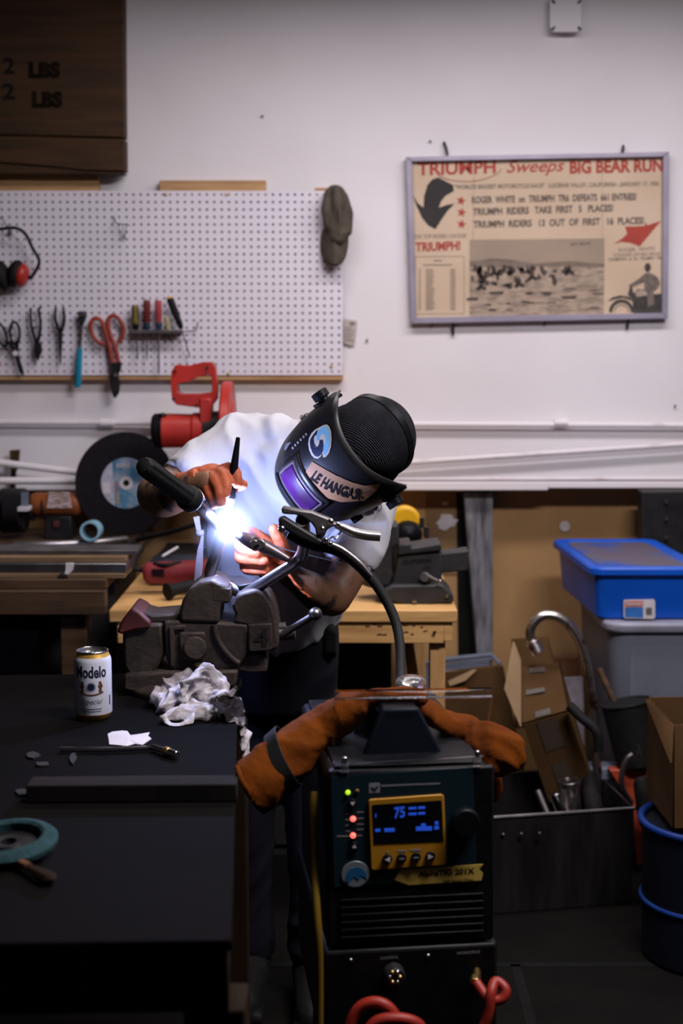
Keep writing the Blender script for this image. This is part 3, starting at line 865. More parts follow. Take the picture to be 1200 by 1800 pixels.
part('fold_crease', MB().pxprism([(833, 284), (833.8, 284), (829, 555), (828.2, 555)], PT - 0.0002, PT).pxprism([(1057, 280), (1057.8, 280), (1060, 552), (1059.2, 552)], PT - 0.0002, PT), mat('crease', (0.36, 0.27, 0.19), rough=0.8), ps)

# ---- junction box
jb = thing('junction_box', 'white painted electrical junction box high on the wall', 'box', at(993, 50, 4.79))
part('box', MB().pxprism([(970, -6), (1018, -6), (1018, 53), (970, 53)], 4.752, 4.80), M['wall'], jb, bevel=0.003)
part('cover', MB().pxprism([(974, -10), (1014, -10), (1022, -2), (1022, 47), (1014, 56), (974, 56), (966, 47), (966, -2)], 4.744, 4.752), M['wall'], jb, bevel=0.002)
for x, y, s_ in ((972, 3, 1), (1018, 3, -1), (972, 50, -1), (1018, 50, 1)):
    part('corner_screw', MB().box(at(x, y, 4.743), (0.014, 0.006, 0.007), (0, 45 * s_, 0)), M['blackm'], jb)
# nails in the wall
for (x, y), lab in {(1186, 713): 'small nail in the wall near the right edge under the poster', (645, 598): 'small dark nail right of the paper slip', (461, 204): 'tiny nail in the bare wall above the pegboard', (756, 248): 'tiny nail beside the upper poster clip'}.items():
    o = part('wall_nail', MB().cyl(at(x, y, 4.788), at(x, y, 4.802), 0.0035, n=8), M['blackm'])
    tag(o, lab, 'nail')

def ringprism(outer, inner, Y0, Y1):
    n = len(outer)
    A0, B0 = [at(p[0], p[1], Y0) for p in outer], [at(p[0], p[1], Y0) for p in inner]
    A1, B1 = [V((p.x, Y1, p.z)) for p in A0], [V((p.x, Y1, p.z)) for p in B0]
    fs = []
    for i in range(n):
        j = (i + 1) % n
        fs += [(i, j, n + j, n + i), (2 * n + j, 2 * n + i, 3 * n + i, 3 * n + j), (j, i, 2 * n + i, 2 * n + j), (n + i, n + j, 3 * n + j, 3 * n + i)]
    return MB().add(A0 + B0 + A1 + B1, fs)

# ================================================================ LEFT WORKBENCH
LZ, TZ = 0.90, 0.83
lb = thing('workbench', 'dark timber workbench along the wall at left under the grinder', 'workbench', (-1.0, 4.2, 0))
lxr = -0.63
part('bench_top', MB().bx(-1.5, lxr, 3.76, 4.78, LZ - 0.028, LZ), M['beam'], lb, bevel=0.003)
zb_ = at(100, 1081, 3.74).z
part('front_beam', MB().bx(-1.5, lxr, 3.74, 3.78, zb_, LZ - 0.028), M['beam'], lb, bevel=0.003)
for x_ in (at(130, 1100, 3.8).x, -1.42):
    part('leg', MB().bx(x_ - 0.035, x_ + 0.035, 3.79, 3.87, 0, zb_ + 0.05), M['beam'], lb, bevel=0.003)
    part('leg', MB().bx(x_ - 0.035, x_ + 0.035, 4.66, 4.74, 0, LZ - 0.03), M['beam'], lb, bevel=0.003)
part('shade_board', MB().bx(-1.5, lxr - 0.02, 4.02, 4.04, 0.0, LZ - 0.03), M['dark'], lb)  # added dark board, stands in for the deep shade under the bench
bc_ = thing('shade_box', 'added black box standing in for the shade under the pine table', 'shade box', (-0.2, 4.3, 0))  # added black box, fills the space below the table with painted shade
part('shade_box_body', MB().bx(tx_a := at(430, 1140, 4.1).x, at(688, 1140, 4.1).x, 4.10, 4.55, 0.0, 0.72), M['scrapm'], bc_, bevel=0.004)
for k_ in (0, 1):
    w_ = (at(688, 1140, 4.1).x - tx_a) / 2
    part('shade_box_front', MB().bx(tx_a + w_ * k_ + 0.008, tx_a + w_ * (k_ + 1) - 0.008, 4.085, 4.10, 0.04, 0.70), M['scrapm'], bc_, bevel=0.003)
# stacked stock on its front edge
z0 = LZ
stack = [('timber_strip', 'thin brown wood slat at the bottom of the stacked stock', 0.012, 3.775, 3.95, 219, M['oldslat'], 'slat'),
         ('flat_bar', 'wide grey metal bar in the middle of the stacked stock', 0.026, 3.785, 3.95, 222, M['steel'], 'bar'),
         ('timber_strip', 'pale brown wood slat near the top of the stacked stock', 0.015, 3.80, 3.95, 221, M['oldslat'], 'slat'),
         ('flat_bar', 'thin grey metal bar on top of the stacked stock', 0.012, 3.84, 3.95, 240, M['dullsteel'], 'bar')]
for nm, lab, h, y0, y1, pxr, m, cat in stack:
    o = part(nm, MB().bx(-1.5, at(pxr, 1000, y0).x, y0, y1, z0, z0 + h), m, None, bevel=0.0015)
    tag(o, lab, cat)
    z0 += h + 0.0005
sb = thing('metal_clip', 'pale metal strap clip hooked over the stacked bars', 'clip', at(118, 1012, 3.77))
part('strap', MB().pxprism([(115, 990), (129, 990), (127, 1003), (119, 1011), (112, 1010), (115, 1002)], 3.776, 3.783), M['whitep'], sb, bevel=0.001)
part('buckle', MB().pxprism([(105, 1008), (120, 1009), (119, 1014), (105, 1014)], 3.764, 3.775), M['steel'], sb, bevel=0.001)
pp = thing('bent_pipe', 'grey steel pipe lying across the back of the left workbench', 'pipe', onz(130, 958, LZ + 0.012))
part('tube', MB().tube(cr([onz(24, 958, LZ + 0.012), onz(90, 957, LZ + 0.012), onz(170, 953, LZ + 0.012), onz(222, 948, LZ + 0.012)], 5), 0.0115, 14), M['steel'], pp)
o = part('black_hose', MB().tube(cr([onz(-20, 970, LZ + 0.009), onz(80, 975, LZ + 0.009), onz(150, 976, LZ + 0.009), onz(200, 968, LZ + 0.009), onz(240, 950, LZ + 0.009), at(300, 935, 4.2), at(346, 921, 4.15)], 6), 0.0075, 10), M['blackr'])
tag(o, 'black hose snaking over the bench behind the black case', 'hose')
o = part('black_cable', MB().tube(cr([onz(140, 973, LZ + 0.006), onz(200, 968, LZ + 0.006), onz(232, 955, LZ + 0.006), onz(262, 930, LZ + 0.006), onz(275, 915, LZ + 0.006)], 6), 0.006, 10), M['blackr'])
tag(o, 'black cable curving up beside the abrasive disc', 'cable')
# cyan tube
ct = thing('cyan_tube', 'short pale blue tube lying open end forward under the black disc', 'tube', onz(160, 945, LZ))
c0, c1 = at(158, 934, 4.30), at(164, 931, 4.38)
ax = (c1 - c0).normalized()
mb = MB()
Mx = frame(c0, ax.cross(V((0, 0, 1))), z=None, y=V((0, 0, 1))) if False else None
def pipe(p0, p1, ro, ri, n=28):
    ax = (V(p1) - V(p0)).normalized()
    a = ax.cross(V((0, 0, 1)))
    if a.length < 1e-3:
        a = ax.cross(V((1, 0, 0)))
    a.normalize()
    b = ax.cross(a)
    R_ = lambda c, r: [V(c) + a * (cos(2 * pi * i / n) * r) + b * (sin(2 * pi * i / n) * r) for i in range(n)]
    rs = [R_(p0, ri), R_(p0, ro), R_(p1, ro), R_(p1, ri), R_(p0, ri)]
    return MB().rings(rs, False, False)
part('tube', pipe(c0, c1, 0.031, 0.0245), M['cyan'], ct, bevel=0.001)

# ---- bench grinder
bg = thing('bench_grinder', 'orange bench grinder with a pale nameplate on the left workbench', 'grinder', at(100, 945, 4.55))
part('motor', MB().tube([at(58, 887, 4.55), at(66, 886, 4.55), at(136, 886, 4.55), at(142, 886, 4.55)], [0.034, 0.038, 0.038, 0.03], 28), M['orange'], bg, bevel=0.002)
part('nameplate', MB().pxprism([(86, 865), (121, 865), (126, 893), (82, 893)], 4.507, 4.515), mat('foil_nameplate', (0.55, 0.45, 0.45), (0.30, 0.2, 0.17), rough=0.3, scale=40, stretch=(1, 1, 5), ramp=(0.45, 0.55)), bg)
part('pedestal', MB().pxprism([(80, 908), (124, 908), (127, 948), (76, 948)], 4.51, 4.60), M['blackm'], bg, bevel=0.004)
part('power_button', MB().box(at(99, 921, 4.507), (0.018, 0.008, 0.02)), M['redpaint'], bg, bevel=0.001)
for xx in (55, 79):
    part('strap', MB().torus(at(xx, 892, 4.55), (1, 0, 0.12), 0.041, 0.004, 28, 8), M['blackr'], bg)
part('wheel_guard', MB().tube([at(2, 897, 4.56), at(46, 897, 4.56)], [0.072, 0.072], 32), M['blackm'], bg, bevel=0.006)
part('grinding_wheel', MB().tube([at(10, 897, 4.48), at(36, 897, 4.48)], [0.05, 0.05], 28), M['disc'], bg)
part('tool_rest', MB().pxprism([(24, 892), (49, 892), (49, 899), (24, 899)], 4.44, 4.50), M['whitep'], bg, bevel=0.001)
part('shield', MB().pxprism([(37, 866), (50, 864), (50, 890), (37, 890)], 4.47, 4.474), M['graytray'], bg)
hb = thing('bench_brush', 'dusty brush standing bristles up against the wall behind the grinder', 'brush', at(22, 880, 4.755))
part('bristles', MB().pxprism([(16, 792), (33, 791), (31, 815), (28, 828), (19, 828), (18, 815)], 4.74, 4.765), mat('dark_bristle', (0.10, 0.055, 0.025), (0.03, 0.018, 0.01), rough=0.95, scale=60, stretch=(6, 6, 0.5)), hb, bevel=0.002)
part('handle', MB().pxprism([(19, 827), (28, 827), (27, 842), (24, 940), (12, 940), (17, 842)], 4.745, 4.76), M['blackm'], hb, bevel=0.003)

# ---- chop saw
cs = thing('chop_saw', 'red chop saw with a big loop handle on the back table', 'saw', (-0.4, 4.42, TZ))
outer = [(300.7, 653), (308, 641.5), (330, 643), (355.7, 636.5), (372, 636.5), (378, 645.7), (381, 675), (381, 702), (372, 713.5), (348, 717), (310, 711.7), (301.6, 702.5), (300, 675)]
inner = [(311.7, 674), (313, 674), (331, 671.5), (345, 664), (366, 658.5), (371, 661.5), (372, 672), (372, 688), (368, 690.2), (348, 692.6), (319, 692.5), (312.5, 689), (311.7, 682)]
part('loop_handle', ringprism(outer, inner, 4.36, 4.42), M['redp'], cs, bevel=0.007, seg=3)
for x, y in ((308, 652), (364, 646), (306, 701), (345, 712)):
    part('handle_screw', MB().cyl(at(x, y, 4.352), at(x, y, 4.365), 0.004, n=10), M['blackm'], cs)
part('neck', MB().pxprism([(350, 700), (372, 700), (371, 745), (350, 745)], 4.35, 4.43), M['redp'], cs, bevel=0.005)
cy_ = at(300, 757, 4.40).z
def xs(px):
    return at(px, 757, 4.40).x
part('motor', MB().tube([V((xs(284), 4.40, cy_)), V((xs(338), 4.40, cy_)), V((xs(340), 4.40, cy_)), V((xs(359), 4.40, cy_))], [0.054, 0.052, 0.056, 0.056], 36), M['redp'], cs, bevel=0.003)
part('motor_cap', MB().tube([V((xs(267.5), 4.40, cy_)), V((xs(272), 4.40, cy_)), V((xs(287), 4.40, cy_))], [0.045, 0.053, 0.0545], 36), M['blackp'], cs, bevel=0.002)
part('vent_plug', MB().sph(V((xs(288), 4.375, cy_ + 0.049)), (0.014, 0.012, 0.008), 14), M['blackm'], cs)
part('gearbox', MB().tube([V((xs(357), 4.40, cy_)), V((xs(392), 4.40, cy_))], [0.058, 0.062], 32), M['blackm'], cs, bevel=0.004)
gx0, gx1 = at(391, 700, 4.42).x, at(409, 700, 4.42).x
gc = V((0, 4.42, at(400, 776, 4.42).z))
def xdisc(x0, x1, r, a0=0, a1=2 * pi, n=48):
    pts = [(gc.y + r * cos(a0 + (a1 - a0) * i / n), gc.z + r * sin(a0 + (a1 - a0) * i / n)) for i in range(n + (0 if a1 - a0 > 6.2 else 1))]
    P0 = [V((x0, p[0], p[1])) for p in pts]
    P1 = [V((x1, p[0], p[1])) for p in pts]
    return MB().rings([P0, P1], True, True)
part('blade_guard', xdisc(gx0, gx1, 0.187, -0.3, pi + 0.3), M['redp'], cs, bevel=0.006)
part('guard_rib', xdisc(gx0 - 0.007, gx1 + 0.006, 0.128, -0.4, pi + 0.4), M['redp'], cs, bevel=0.005)
part('cutting_wheel', xdisc((gx0 + gx1) / 2 - 0.002, (gx0 + gx1) / 2 + 0.002, 0.178), M['disc'], cs)
part('arm', MB().tube([V((gx0 - 0.03, 4.45, cy_ - 0.03)), V((gx0 - 0.03, 4.62, TZ + 0.09))], [0.03, 0.03], 14), M['redp'], cs)
part('base_plate', MB().bx(-0.58, -0.2, 4.22, 4.68, TZ, TZ + 0.035), M['blackm'], cs, bevel=0.006)
part('pivot_block', MB().bx(gx0 - 0.09, gx0 + 0.03, 4.56, 4.67, TZ + 0.03, TZ + 0.13), M['blackm'], cs, bevel=0.006)

# ---- abrasive disc
ad = thing('abrasive_disc', 'large black abrasive disc with blue label leaning by the red saw', 'disc', at(222, 940, 4.6))
Mx = Matrix.Translation(at(221, 849, 4.58)) @ Euler((R(90 - 4), 0, R(22)), 'XYZ').to_matrix().to_4x4()
part('wheel', MB().lathe([(0.01, -0.002), (0.163, -0.002), (0.165, 0.0), (0.165, 0.003), (0.01, 0.003)], Mx, 72), M['disc'], ad, bevel=0.0008)
part('paper_label', MB().lathe([(0.012, 0.003), (0.082, 0.003), (0.082, 0.0036), (0.012, 0.0036)], Mx, 56), M['ltblue'], ad)
part('hub_ring', MB().lathe([(0.0105, 0.0036), (0.0215, 0.0036), (0.0215, 0.006), (0.0105, 0.006)], Mx, 40, False), M['paperw'], ad)
part('bore', MB().lathe([(0.0001, 0.0037), (0.0106, 0.0037), (0.0106, 0.0042), (0.0001, 0.0042)], Mx, 24), M['ink'], ad)
def lab(name, x0, x1, y0, y1, m, z=0.0042):
    return part(name, MB().prism([(x0, y0), (x1, y0), (x1, y1), (x0, y1)], 0.0037, z, Mx), m, ad)
pale = mat('label_pale_grey', (0.42, 0.42, 0.50), (0.30, 0.31, 0.38), rough=0.6, scale=50)
part('label_field', MB().prism([(0.082 * cos(t), 0.082 * sin(t)) for t in [2.13 + i * 0.14 for i in range(16)]], 0.0037, 0.0040, Mx), pale, ad)
lab('label_square', -0.076, -0.052, -0.03, 0.004, M['paperw'], 0.0045)
lab('label_red', -0.036, -0.028, -0.028, 0.006, mat('label_red', (0.35, 0.09, 0.1), rough=0.6), 0.0045)
lab('label_gold', -0.034, -0.024, -0.066, -0.03, mat('label_gold', (0.34, 0.25, 0.15), rough=0.6), 0.0045)
lab('label_band', -0.03, 0.016, 0.05, 0.066, pale, 0.0045)

# ================================================================ CENTRE TABLE
wt = thing('work_table', 'worn pine work table carrying the black vise and red tools', 'table', (-0.16, 4.2, 0))
tx0, tx1, ty0, ty1 = at(191, 1072, 3.69).x, at(804, 1072, 3.69).x, 3.69, 4.70
part('table_top', MB().bx(tx0, tx1, ty0, ty1, TZ - 0.034, TZ), M['pine2'], wt, bevel=0.004)
za = at(600, 1131, 3.70).z
part('apron', MB().bx(tx0 + 0.02, tx1 - 0.035, ty0 + 0.012, ty0 + 0.034, za, TZ - 0.034), M['pine2'], wt, bevel=0.002)
part('apron', MB().bx(tx1 - 0.035, tx1 - 0.012, ty0 + 0.012, ty1 - 0.02, za + 0.005, TZ - 0.034), M['pine2'], wt, bevel=0.002)
part('apron', MB().bx(tx0 + 0.012, tx0 + 0.035, ty0 + 0.034, ty1 - 0.02, za, TZ - 0.034), M['pine2'], wt, bevel=0.002)
lx = at(768, 1160, 3.75).x
for x_, y_ in ((lx, 3.76), (lx, 4.62), (tx0 + 0.07, 3.76), (tx0 + 0.07, 4.62)):
    part('leg', MB().bx(x_ - 0.02, x_ + 0.02, y_ - 0.035, y_ + 0.035, 0, TZ - 0.034), M['pineleg'], wt, bevel=0.002)
part('screw', MB().cyl(at(764, 1111, 3.70), at(764, 1111, 3.69), 0.004, n=10), M['blackm'], wt)
kn = MB()
rr = random.Random(5)
for k in range(12):
    x, y = 640 + rr.random() * 110, 1096 + rr.random() * 20
    kn.pxprism([(x, y), (x + 3 + rr.random() * 6, y - 1.5), (x + 4 + rr.random() * 6, y + 1.5), (x, y + 2)], 3.7005, 3.703)
part('knot_marks', kn, M['rust'], wt)
o = part('wooden_stick', MB().pxprism([(708, 1131), (727, 1131), (740, 1215), (748, 1400), (728, 1400), (720, 1215)], 3.93, 3.97), M['pineleg'], None, bevel=0.003)
tag(o, 'rough wooden stick leaning under the pine table beside its leg', 'stick')

# ---- case, chalk, angle grinder
bc = thing('tool_case', 'flat black and navy tool case on the pine table behind the red grinder', 'case', (-0.4, 4.2, TZ))
cx0, cx1 = at(262, 985, 4.06).x, at(405, 985, 4.06).x
navy = mat('navy_black_plastic', (0.012, 0.016, 0.03), (0.008, 0.011, 0.022), rough=0.4, scale=6)
part('shell', MB().bx(cx0, cx1, 4.05, 4.19, TZ, TZ + 0.045), navy, bc, bevel=0.008)
part('lid', MB().bx(cx0, cx1, 4.05, 4.19, TZ + 0.047, TZ + 0.072), navy, bc, bevel=0.008)
part('latch', MB().box(((cx0 + cx1) / 2, 4.045, TZ + 0.046), (0.03, 0.008, 0.025)), M['blackm'], bc, bevel=0.002)
o = part('chalk_stick', MB().tube([at(285, 978, 4.10), at(312, 962, 4.17)], 0.0042, 10), M['paperw'])
tag(o, 'white chalk stick lying on the black case', 'chalk')
ag = thing('angle_grinder', 'red angle grinder with black side handle on the pine table corner', 'grinder', at(300, 1030, 3.93))
gy = 3.93
part('body', fuse(MB().tube([at(252, 1008, gy), at(258, 1007, gy), at(300, 1007, gy), at(330, 1005, gy), at(372, 1004, gy)], [0.022, 0.030, 0.033, 0.032, 0.036], 24).box(at(300, 1015, gy - 0.003), (0.12, 0.05, 0.03)), 0.004, 3), mat('dark_red_plastic', (0.22, 0.022, 0.026), (0.16, 0.015, 0.018), rough=0.42), ag, smooth=180)
vt = MB()
for k in range(3):
    vt.box(at(278, 1002 + k * 5, gy - 0.032), (0.034, 0.008, 0.0035), (0, 3, 0))
part('air_vent', vt, M['blackp'], ag)
part('switch_paddle', MB().tube(cr([at(270, 990, gy - 0.01), at(290, 994, gy - 0.02), at(318, 988, gy - 0.01)], 5), [0.006, 0.011, 0.006], 10, flat=0.6), M['blackp'], ag)
part('side_handle', MB().tube([at(365, 1024, gy - 0.03), at(345, 1028, gy - 0.06), at(315, 1034, gy - 0.09), at(305, 1037, gy - 0.1), at(297, 1039, gy - 0.105), at(293, 1040, gy - 0.11)], [0.015, 0.018, 0.0165, 0.017, 0.024, 0.023], 22), M['blackr'], ag, bevel=0.002)
part('power_cord', MB().tube(cr([at(254, 1003, gy), at(238, 1000, gy), at(225, 997, gy - 0.02), at(222, 1004, gy), at(232, 990, 4.1), at(250, 965, 4.3)], 5), 0.007, 10), M['blackr'], ag)
part('gear_head', MB().sph(at(378, 1008, gy), (0.035, 0.035, 0.03), 18), M['dullsteel'], ag)

# ---- back vise
bv = thing('bench_vise', 'black bench vise bolted to the right end of the pine table', 'vise', at(730, 1064, 3.8))
VY = 3.80
part('body', MB().pxprism([(699, 974), (725, 972), (776, 967), (777, 1000), (776, 1026), (745, 1031), (712, 1033), (687, 1030), (693, 1010), (697, 990)], VY, VY + 0.10), M['viseblack'], bv, bevel=0.006)
part('jaw_block', MB().pxprism([(700, 958), (722, 955), (724, 963), (775, 955), (776, 968), (725, 973), (699, 976)], VY - 0.012, VY + 0.11), M['viseblack'], bv, bevel=0.004)
part('slide_bar', MB().pxprism([(772, 974), (824, 967), (823, 1003), (772, 1008)], VY + 0.02, VY + 0.09), M['viseblack'], bv, bevel=0.004)
part('front_jaw', MB().pxprism([(682, 924), (700, 922), (702, 958), (690, 962), (688, 1000), (692, 1010), (684, 1030), (650, 1034), (640, 1010), (646, 980), (672, 975), (678, 950)], VY, VY + 0.10), M['viseblack'], bv, bevel=0.006)
part('nose', MB().tube([at(652, 1005, VY + 0.05), at(625, 1005, VY + 0.05)], [0.045, 0.03], 24), M['viseblack'], bv, bevel=0.004)
bp_ = [(664, 1043), (690, 1029), (778, 1027), (797, 1047), (797, 1060), (770, 1061), (734, 1068), (695, 1060), (664, 1051)]
part('swivel_base', MB().pxprism(bp_, VY - 0.03, VY + 0.13), M['viseblack'], bv, bevel=0.006)
part('turntable', MB().lathe([(0.075, 0), (0.075, 0.012), (0.07, 0.016)], Matrix.Translation(V((at(737, 1032, VY).x, VY + 0.05, at(737, 1037, VY).z))), 40), M['viseblack'], bv, bevel=0.002)
part('lock_nut', MB().cyl(at(752, 1016, VY - 0.005), at(745, 1014, VY - 0.035), 0.013, n=18), M['dullsteel'], bv, bevel=0.002)
part('lock_lever', MB().tube([at(750, 1011, VY - 0.03), at(773, 1022, VY - 0.045)], 0.003, 8).sph(at(773, 1022, VY - 0.045), 0.006, 10), M['steel'], bv)
for x, y in ((728, 1058), (787, 1048)):
    part('anchor_bolt', MB().cyl(at(x, y + 2, VY - 0.034), at(x, y - 3, VY - 0.034), 0.007, n=6), M['steel'], bv)
emb = mat('embossed_black', (0.006, 0.006, 0.006), rough=0.6)
wtext('CRAFTSMAN', 706, 993, 758, 988, 8, VY - 0.002, emb, bv, bold=0.06)
wtext('5 IN', 743, 1002, 756, 1001, 6, VY - 0.0015, emb, bv, bold=0.03)
pt = thing('cutoff_tool', 'yellow and black round power tool behind the black vise', 'power tool', at(715, 940, 4.15))
PYt = 4.14
part('yellow_cover', MB().tube([at(712, 916, PYt - 0.03), at(710, 911, PYt + 0.03)], [0.046, 0.04], 36), M['yellow'], pt, bevel=0.012, seg=4)
part('body', fuse(MB().sph(at(716, 938, PYt - 0.03), (0.045, 0.05, 0.04), 20).caps([at(700, 950, PYt), at(690, 975, PYt), at(690, 988, PYt)], [0.04, 0.05, 0.05]), 0.006, 4), M['blackp'], pt, smooth=180)
part('stud', MB().cyl(at(741, 910, PYt - 0.06), at(741, 928, PYt - 0.06), 0.007, n=12), M['blackm'], pt, bevel=0.001)
part('stud', MB().cyl(at(749, 926, PYt - 0.06), at(749, 945, PYt - 0.06), 0.008, n=12), M['blackm'], pt, bevel=0.001)

# ================================================================ RIGHT CLUTTER
def rp(px, py, P0, n):
    u, v = (px - 600) / FPX, (900 - py) / FPX
    d = V((u, cos(PITCH) + v * sin(PITCH), -sin(PITCH) + v * cos(PITCH)))
    o_ = V((0, 0, CAMZ))
    return o_ + d * ((V(P0) - o_).dot(V(n)) / d.dot(V(n)))

def rrect(x0, x1, y0, y1, r, n=6):
    pts = []
    for cx, cy, a0 in ((x1 - r, y1 - r, 0), (x0 + r, y1 - r, pi / 2), (x0 + r, y0 + r, pi), (x1 - r, y0 + r, 1.5 * pi)):
        for i in range(n + 1):
            t = a0 + pi / 2 * i / n
            pts.append((cx + r * cos(t), cy + r * sin(t)))
    return pts

def tub(x0, x1, y0, y1, levels, r=0.03, Mx=None):
    """stack of rounded-rectangle rings; levels = [(z, inset)]"""
    rs = []
    for z, ins in levels:
        rs.append([V((p[0], p[1], z)) for p in rrect(x0 + ins, x1 - ins, y0 + ins, y1 - ins, max(0.004, r - ins * 0.3))])
    if Mx is not None:
        rs = [[Mx @ p for p in q] for q in rs]
    return MB().rings(rs, True, True)

# blue tote
BT = 4.09
bx0 = at(1041, 1020, BT).x
bx1 = bx0 + 0.33
bz1 = at(1100, 1003, BT).z
bz0 = at(1100, 1092, BT).z
by1 = BT + 0.58
bt = thing('storage_tote', 'blue storage tote with dusty blue lid and price label, on a grey bin', 'tote', (bx0 + 0.16, BT + 0.25, bz0))
SH = Matrix.Identity(4)
SH[0][1] = -0.05
SH.translation = V((0.05 * BT, 0, 0))
part('box', tub(bx0 + 0.008, bx1 - 0.008, BT + 0.008, by1 - 0.008, [(bz0, 0.022), (bz0 + 0.006, 0.016), (bz1 - 0.022, 0.004), (bz1 - 0.02, 0.0), (bz1 - 0.014, 0.0)], 0.03, SH), M['blue_lid'], bt, bevel=0.002)
part('lid', tub(bx0 - 0.006, bx1 + 0.006, BT - 0.006, by1 + 0.006, [(bz1 - 0.013, 0.0), (bz1 + 0.004, 0.0), (bz1 + 0.010, 0.006), (bz1 + 0.010, 0.028), (bz1 + 0.002, 0.04)], 0.04, SH), M['blue_lid'], bt, bevel=0.002)
part('lid_panel', tub(bx0 + 0.034, bx1 - 0.034, BT + 0.034, by1 - 0.034, [(bz1 + 0.002, 0.0), (bz1 + 0.0045, 0.0)], 0.03, SH), M['blue_dust'], bt)
def facepoly(pts, Y, m, name, parent, t=0.0015):
    return part(name, MB().pxprism(pts, Y - t, Y), m, parent)
lb_ = BT + 0.012
facepoly([(1097, 1055), (1149, 1054), (1151, 1057), (1151, 1085), (1148, 1088), (1098, 1087), (1096, 1084), (1096, 1058)], lb_, M['paperw'], 'price_label', bt, 0.006)
facepoly([(1098, 1057), (1130, 1056), (1130, 1067), (1114, 1066), (1098, 1068)], lb_ - 0.006, mat('label_pink', (0.62, 0.22, 0.20), rough=0.6), 'label_red', bt)
facepoly([(1098, 1069), (1114, 1067), (1130, 1068), (1130, 1086), (1098, 1085)], lb_ - 0.006, mat('label_blue', (0.03, 0.16, 0.5), rough=0.6), 'label_blue', bt)
bar = MB()
for k in range(9):
    bar.pxprism([(1135 + k * 1.2, 1068), (1135.6 + k * 1.2, 1068), (1135.6 + k * 1.2, 1081), (1135 + k * 1.2, 1081)], lb_ - 0.0075, lb_ - 0.006)
part('barcode', bar, M['ink'], bt)
wtext('Rubbermaid', 1101, 1064, 1127, 1063, 5, lb_ - 0.0085, M['paperw'], bt, bold=0.03)
# grey bin below
gb = thing('storage_bin', 'tall grey storage bin with pale rim under the blue tote', 'bin', (bx0 + 0.2, BT + 0.25, 0))
gx0_, gx1_ = at(1066, 1110, BT - 0.02).x, at(1066, 1110, BT - 0.02).x + 0.36
gz1 = bz0 - 0.001
part('body', tub(gx0_ + 0.012, gx1_ - 0.012, BT - 0.008, by1 - 0.03, [(0.0, 0.04), (0.01, 0.035), (gz1 - 0.03, 0.0)], 0.05), M['grey_tote'], gb, bevel=0.003)
part('rim', tub(gx0_ - 0.004, gx1_ + 0.004, BT - 0.024, by1 - 0.012, [(gz1 - 0.03, 0.004), (gz1 - 0.022, 0.0), (gz1 - 0.006, 0.0), (gz1, 0.006)], 0.055), mat('pale_grey_plastic', (0.30, 0.30, 0.37), rough=0.45), gb, bevel=0.003)
zf0, zf1 = gz1 - 0.05, 0.3
part('side_panel', MB().bx(gx0_ + 0.075, gx1_ - 0.05, BT - 0.006, BT + 0.03, 0.05, gz1 - 0.035), M['grey_tote'], gb, bevel=0.006)

# gooseneck pipe
gp = thing('gooseneck_pipe', 'pitted chrome gooseneck pipe curving over the cardboard boxes', 'pipe', at(1050, 1280, 3.72))
path = cr([at(x, y, 3.99) for x, y in ((941, 1140), (933, 1125), (932, 1108), (940, 1092), (955, 1082), (975, 1083), (995, 1094), (1010, 1112), (1022, 1137), (1031, 1172), (1038, 1215), (1043, 1262), (1048, 1330))] + [V((at(1050, 1372, 3.99).x, 3.99, 0.25)), V((at(1050, 1372, 3.99).x, 3.99, 0.02))], 5)
part('tube', MB().tube(path, 0.0135, 16), M['rustychrome'], gp)
part('spout_collar', pipe(at(946, 1150, 3.98), at(935, 1128, 3.99), 0.0205, 0.015), M['rustychrome'], gp, bevel=0.001)

# cardboard boxes
ca = thing('cardboard_box', 'brown cardboard box low behind the pine table leg', 'box', at(830, 1280, 4.3))
part('carton', MB().hexa([at(775, 1182, 4.30), at(884, 1170, 4.36), at(935, 1420, 4.36), at(775, 1420, 4.30)], [at(790, 1178, 4.54), at(878, 1168, 4.56), at(915, 1400, 4.56), at(790, 1400, 4.54)]), M['card'], ca, bevel=0.002)
part('flap', MB().hexa([at(782, 1179, 4.33), at(838, 1177, 4.33), at(818, 1196, 4.30), at(790, 1206, 4.295)], [at(782, 1181, 4.335), at(838, 1179, 4.335), at(818, 1198, 4.305), at(790, 1208, 4.30)]), M['cardfl'], ca)
gt = thing('grey_tray', 'blue grey plastic tray behind the brown cardboard box', 'tray', at(800, 1170, 4.7))
part('tray', MB().hexa([at(735, 1172, 4.68), at(864, 1160, 4.68), at(868, 1210, 4.68), at(735, 1215, 4.68)], [at(735, 1160, 4.86), at(864, 1149, 4.86), at(868, 1200, 4.86), at(735, 1205, 4.86)]), M['graytray'], gt, bevel=0.006)
part('rim', MB().tube([at(735, 1166, 4.675), at(800, 1157, 4.675), at(864, 1151, 4.675), at(878, 1168, 4.60)], 0.008, 10), M['graytray'], gt)
cb = thing('cardboard_box', 'tall leaning cardboard box with a raised pale flap and strips of tape', 'box', at(970, 1400, 3.95))
A_, B_, C_, D_ = at(914, 1170, 4.02), at(982, 1165, 4.02), at(998, 1248, 3.90), at(918, 1271, 3.90)
part('top_panel', MB().hexa([A_, B_, C_, D_], [p + V((0, 0.02, -0.012)) for p in (A_, B_, C_, D_)]), M['card'], cb, bevel=0.001)
E_, F_ = at(964, 1412, 3.96), at(1041, 1378, 3.96)
D2, C2 = at(919, 1274, 3.90), at(999, 1252, 3.90)
part('front_panel', MB().hexa([D2, C2, F_, E_], [p + V((0.01, 0.02, 0.0)) for p in (D2, C2, F_, E_)]), M['card'], cb, bevel=0.001)
part('side_panel', MB().hexa([at(999, 1250, 3.902), at(984, 1166, 4.02), at(1009, 1262, 4.25), at(1044, 1375, 4.2)], [at(998, 1252, 3.906), at(982, 1168, 4.024), at(1005, 1262, 4.254), at(1040, 1378, 4.204)]), M['card'], cb)
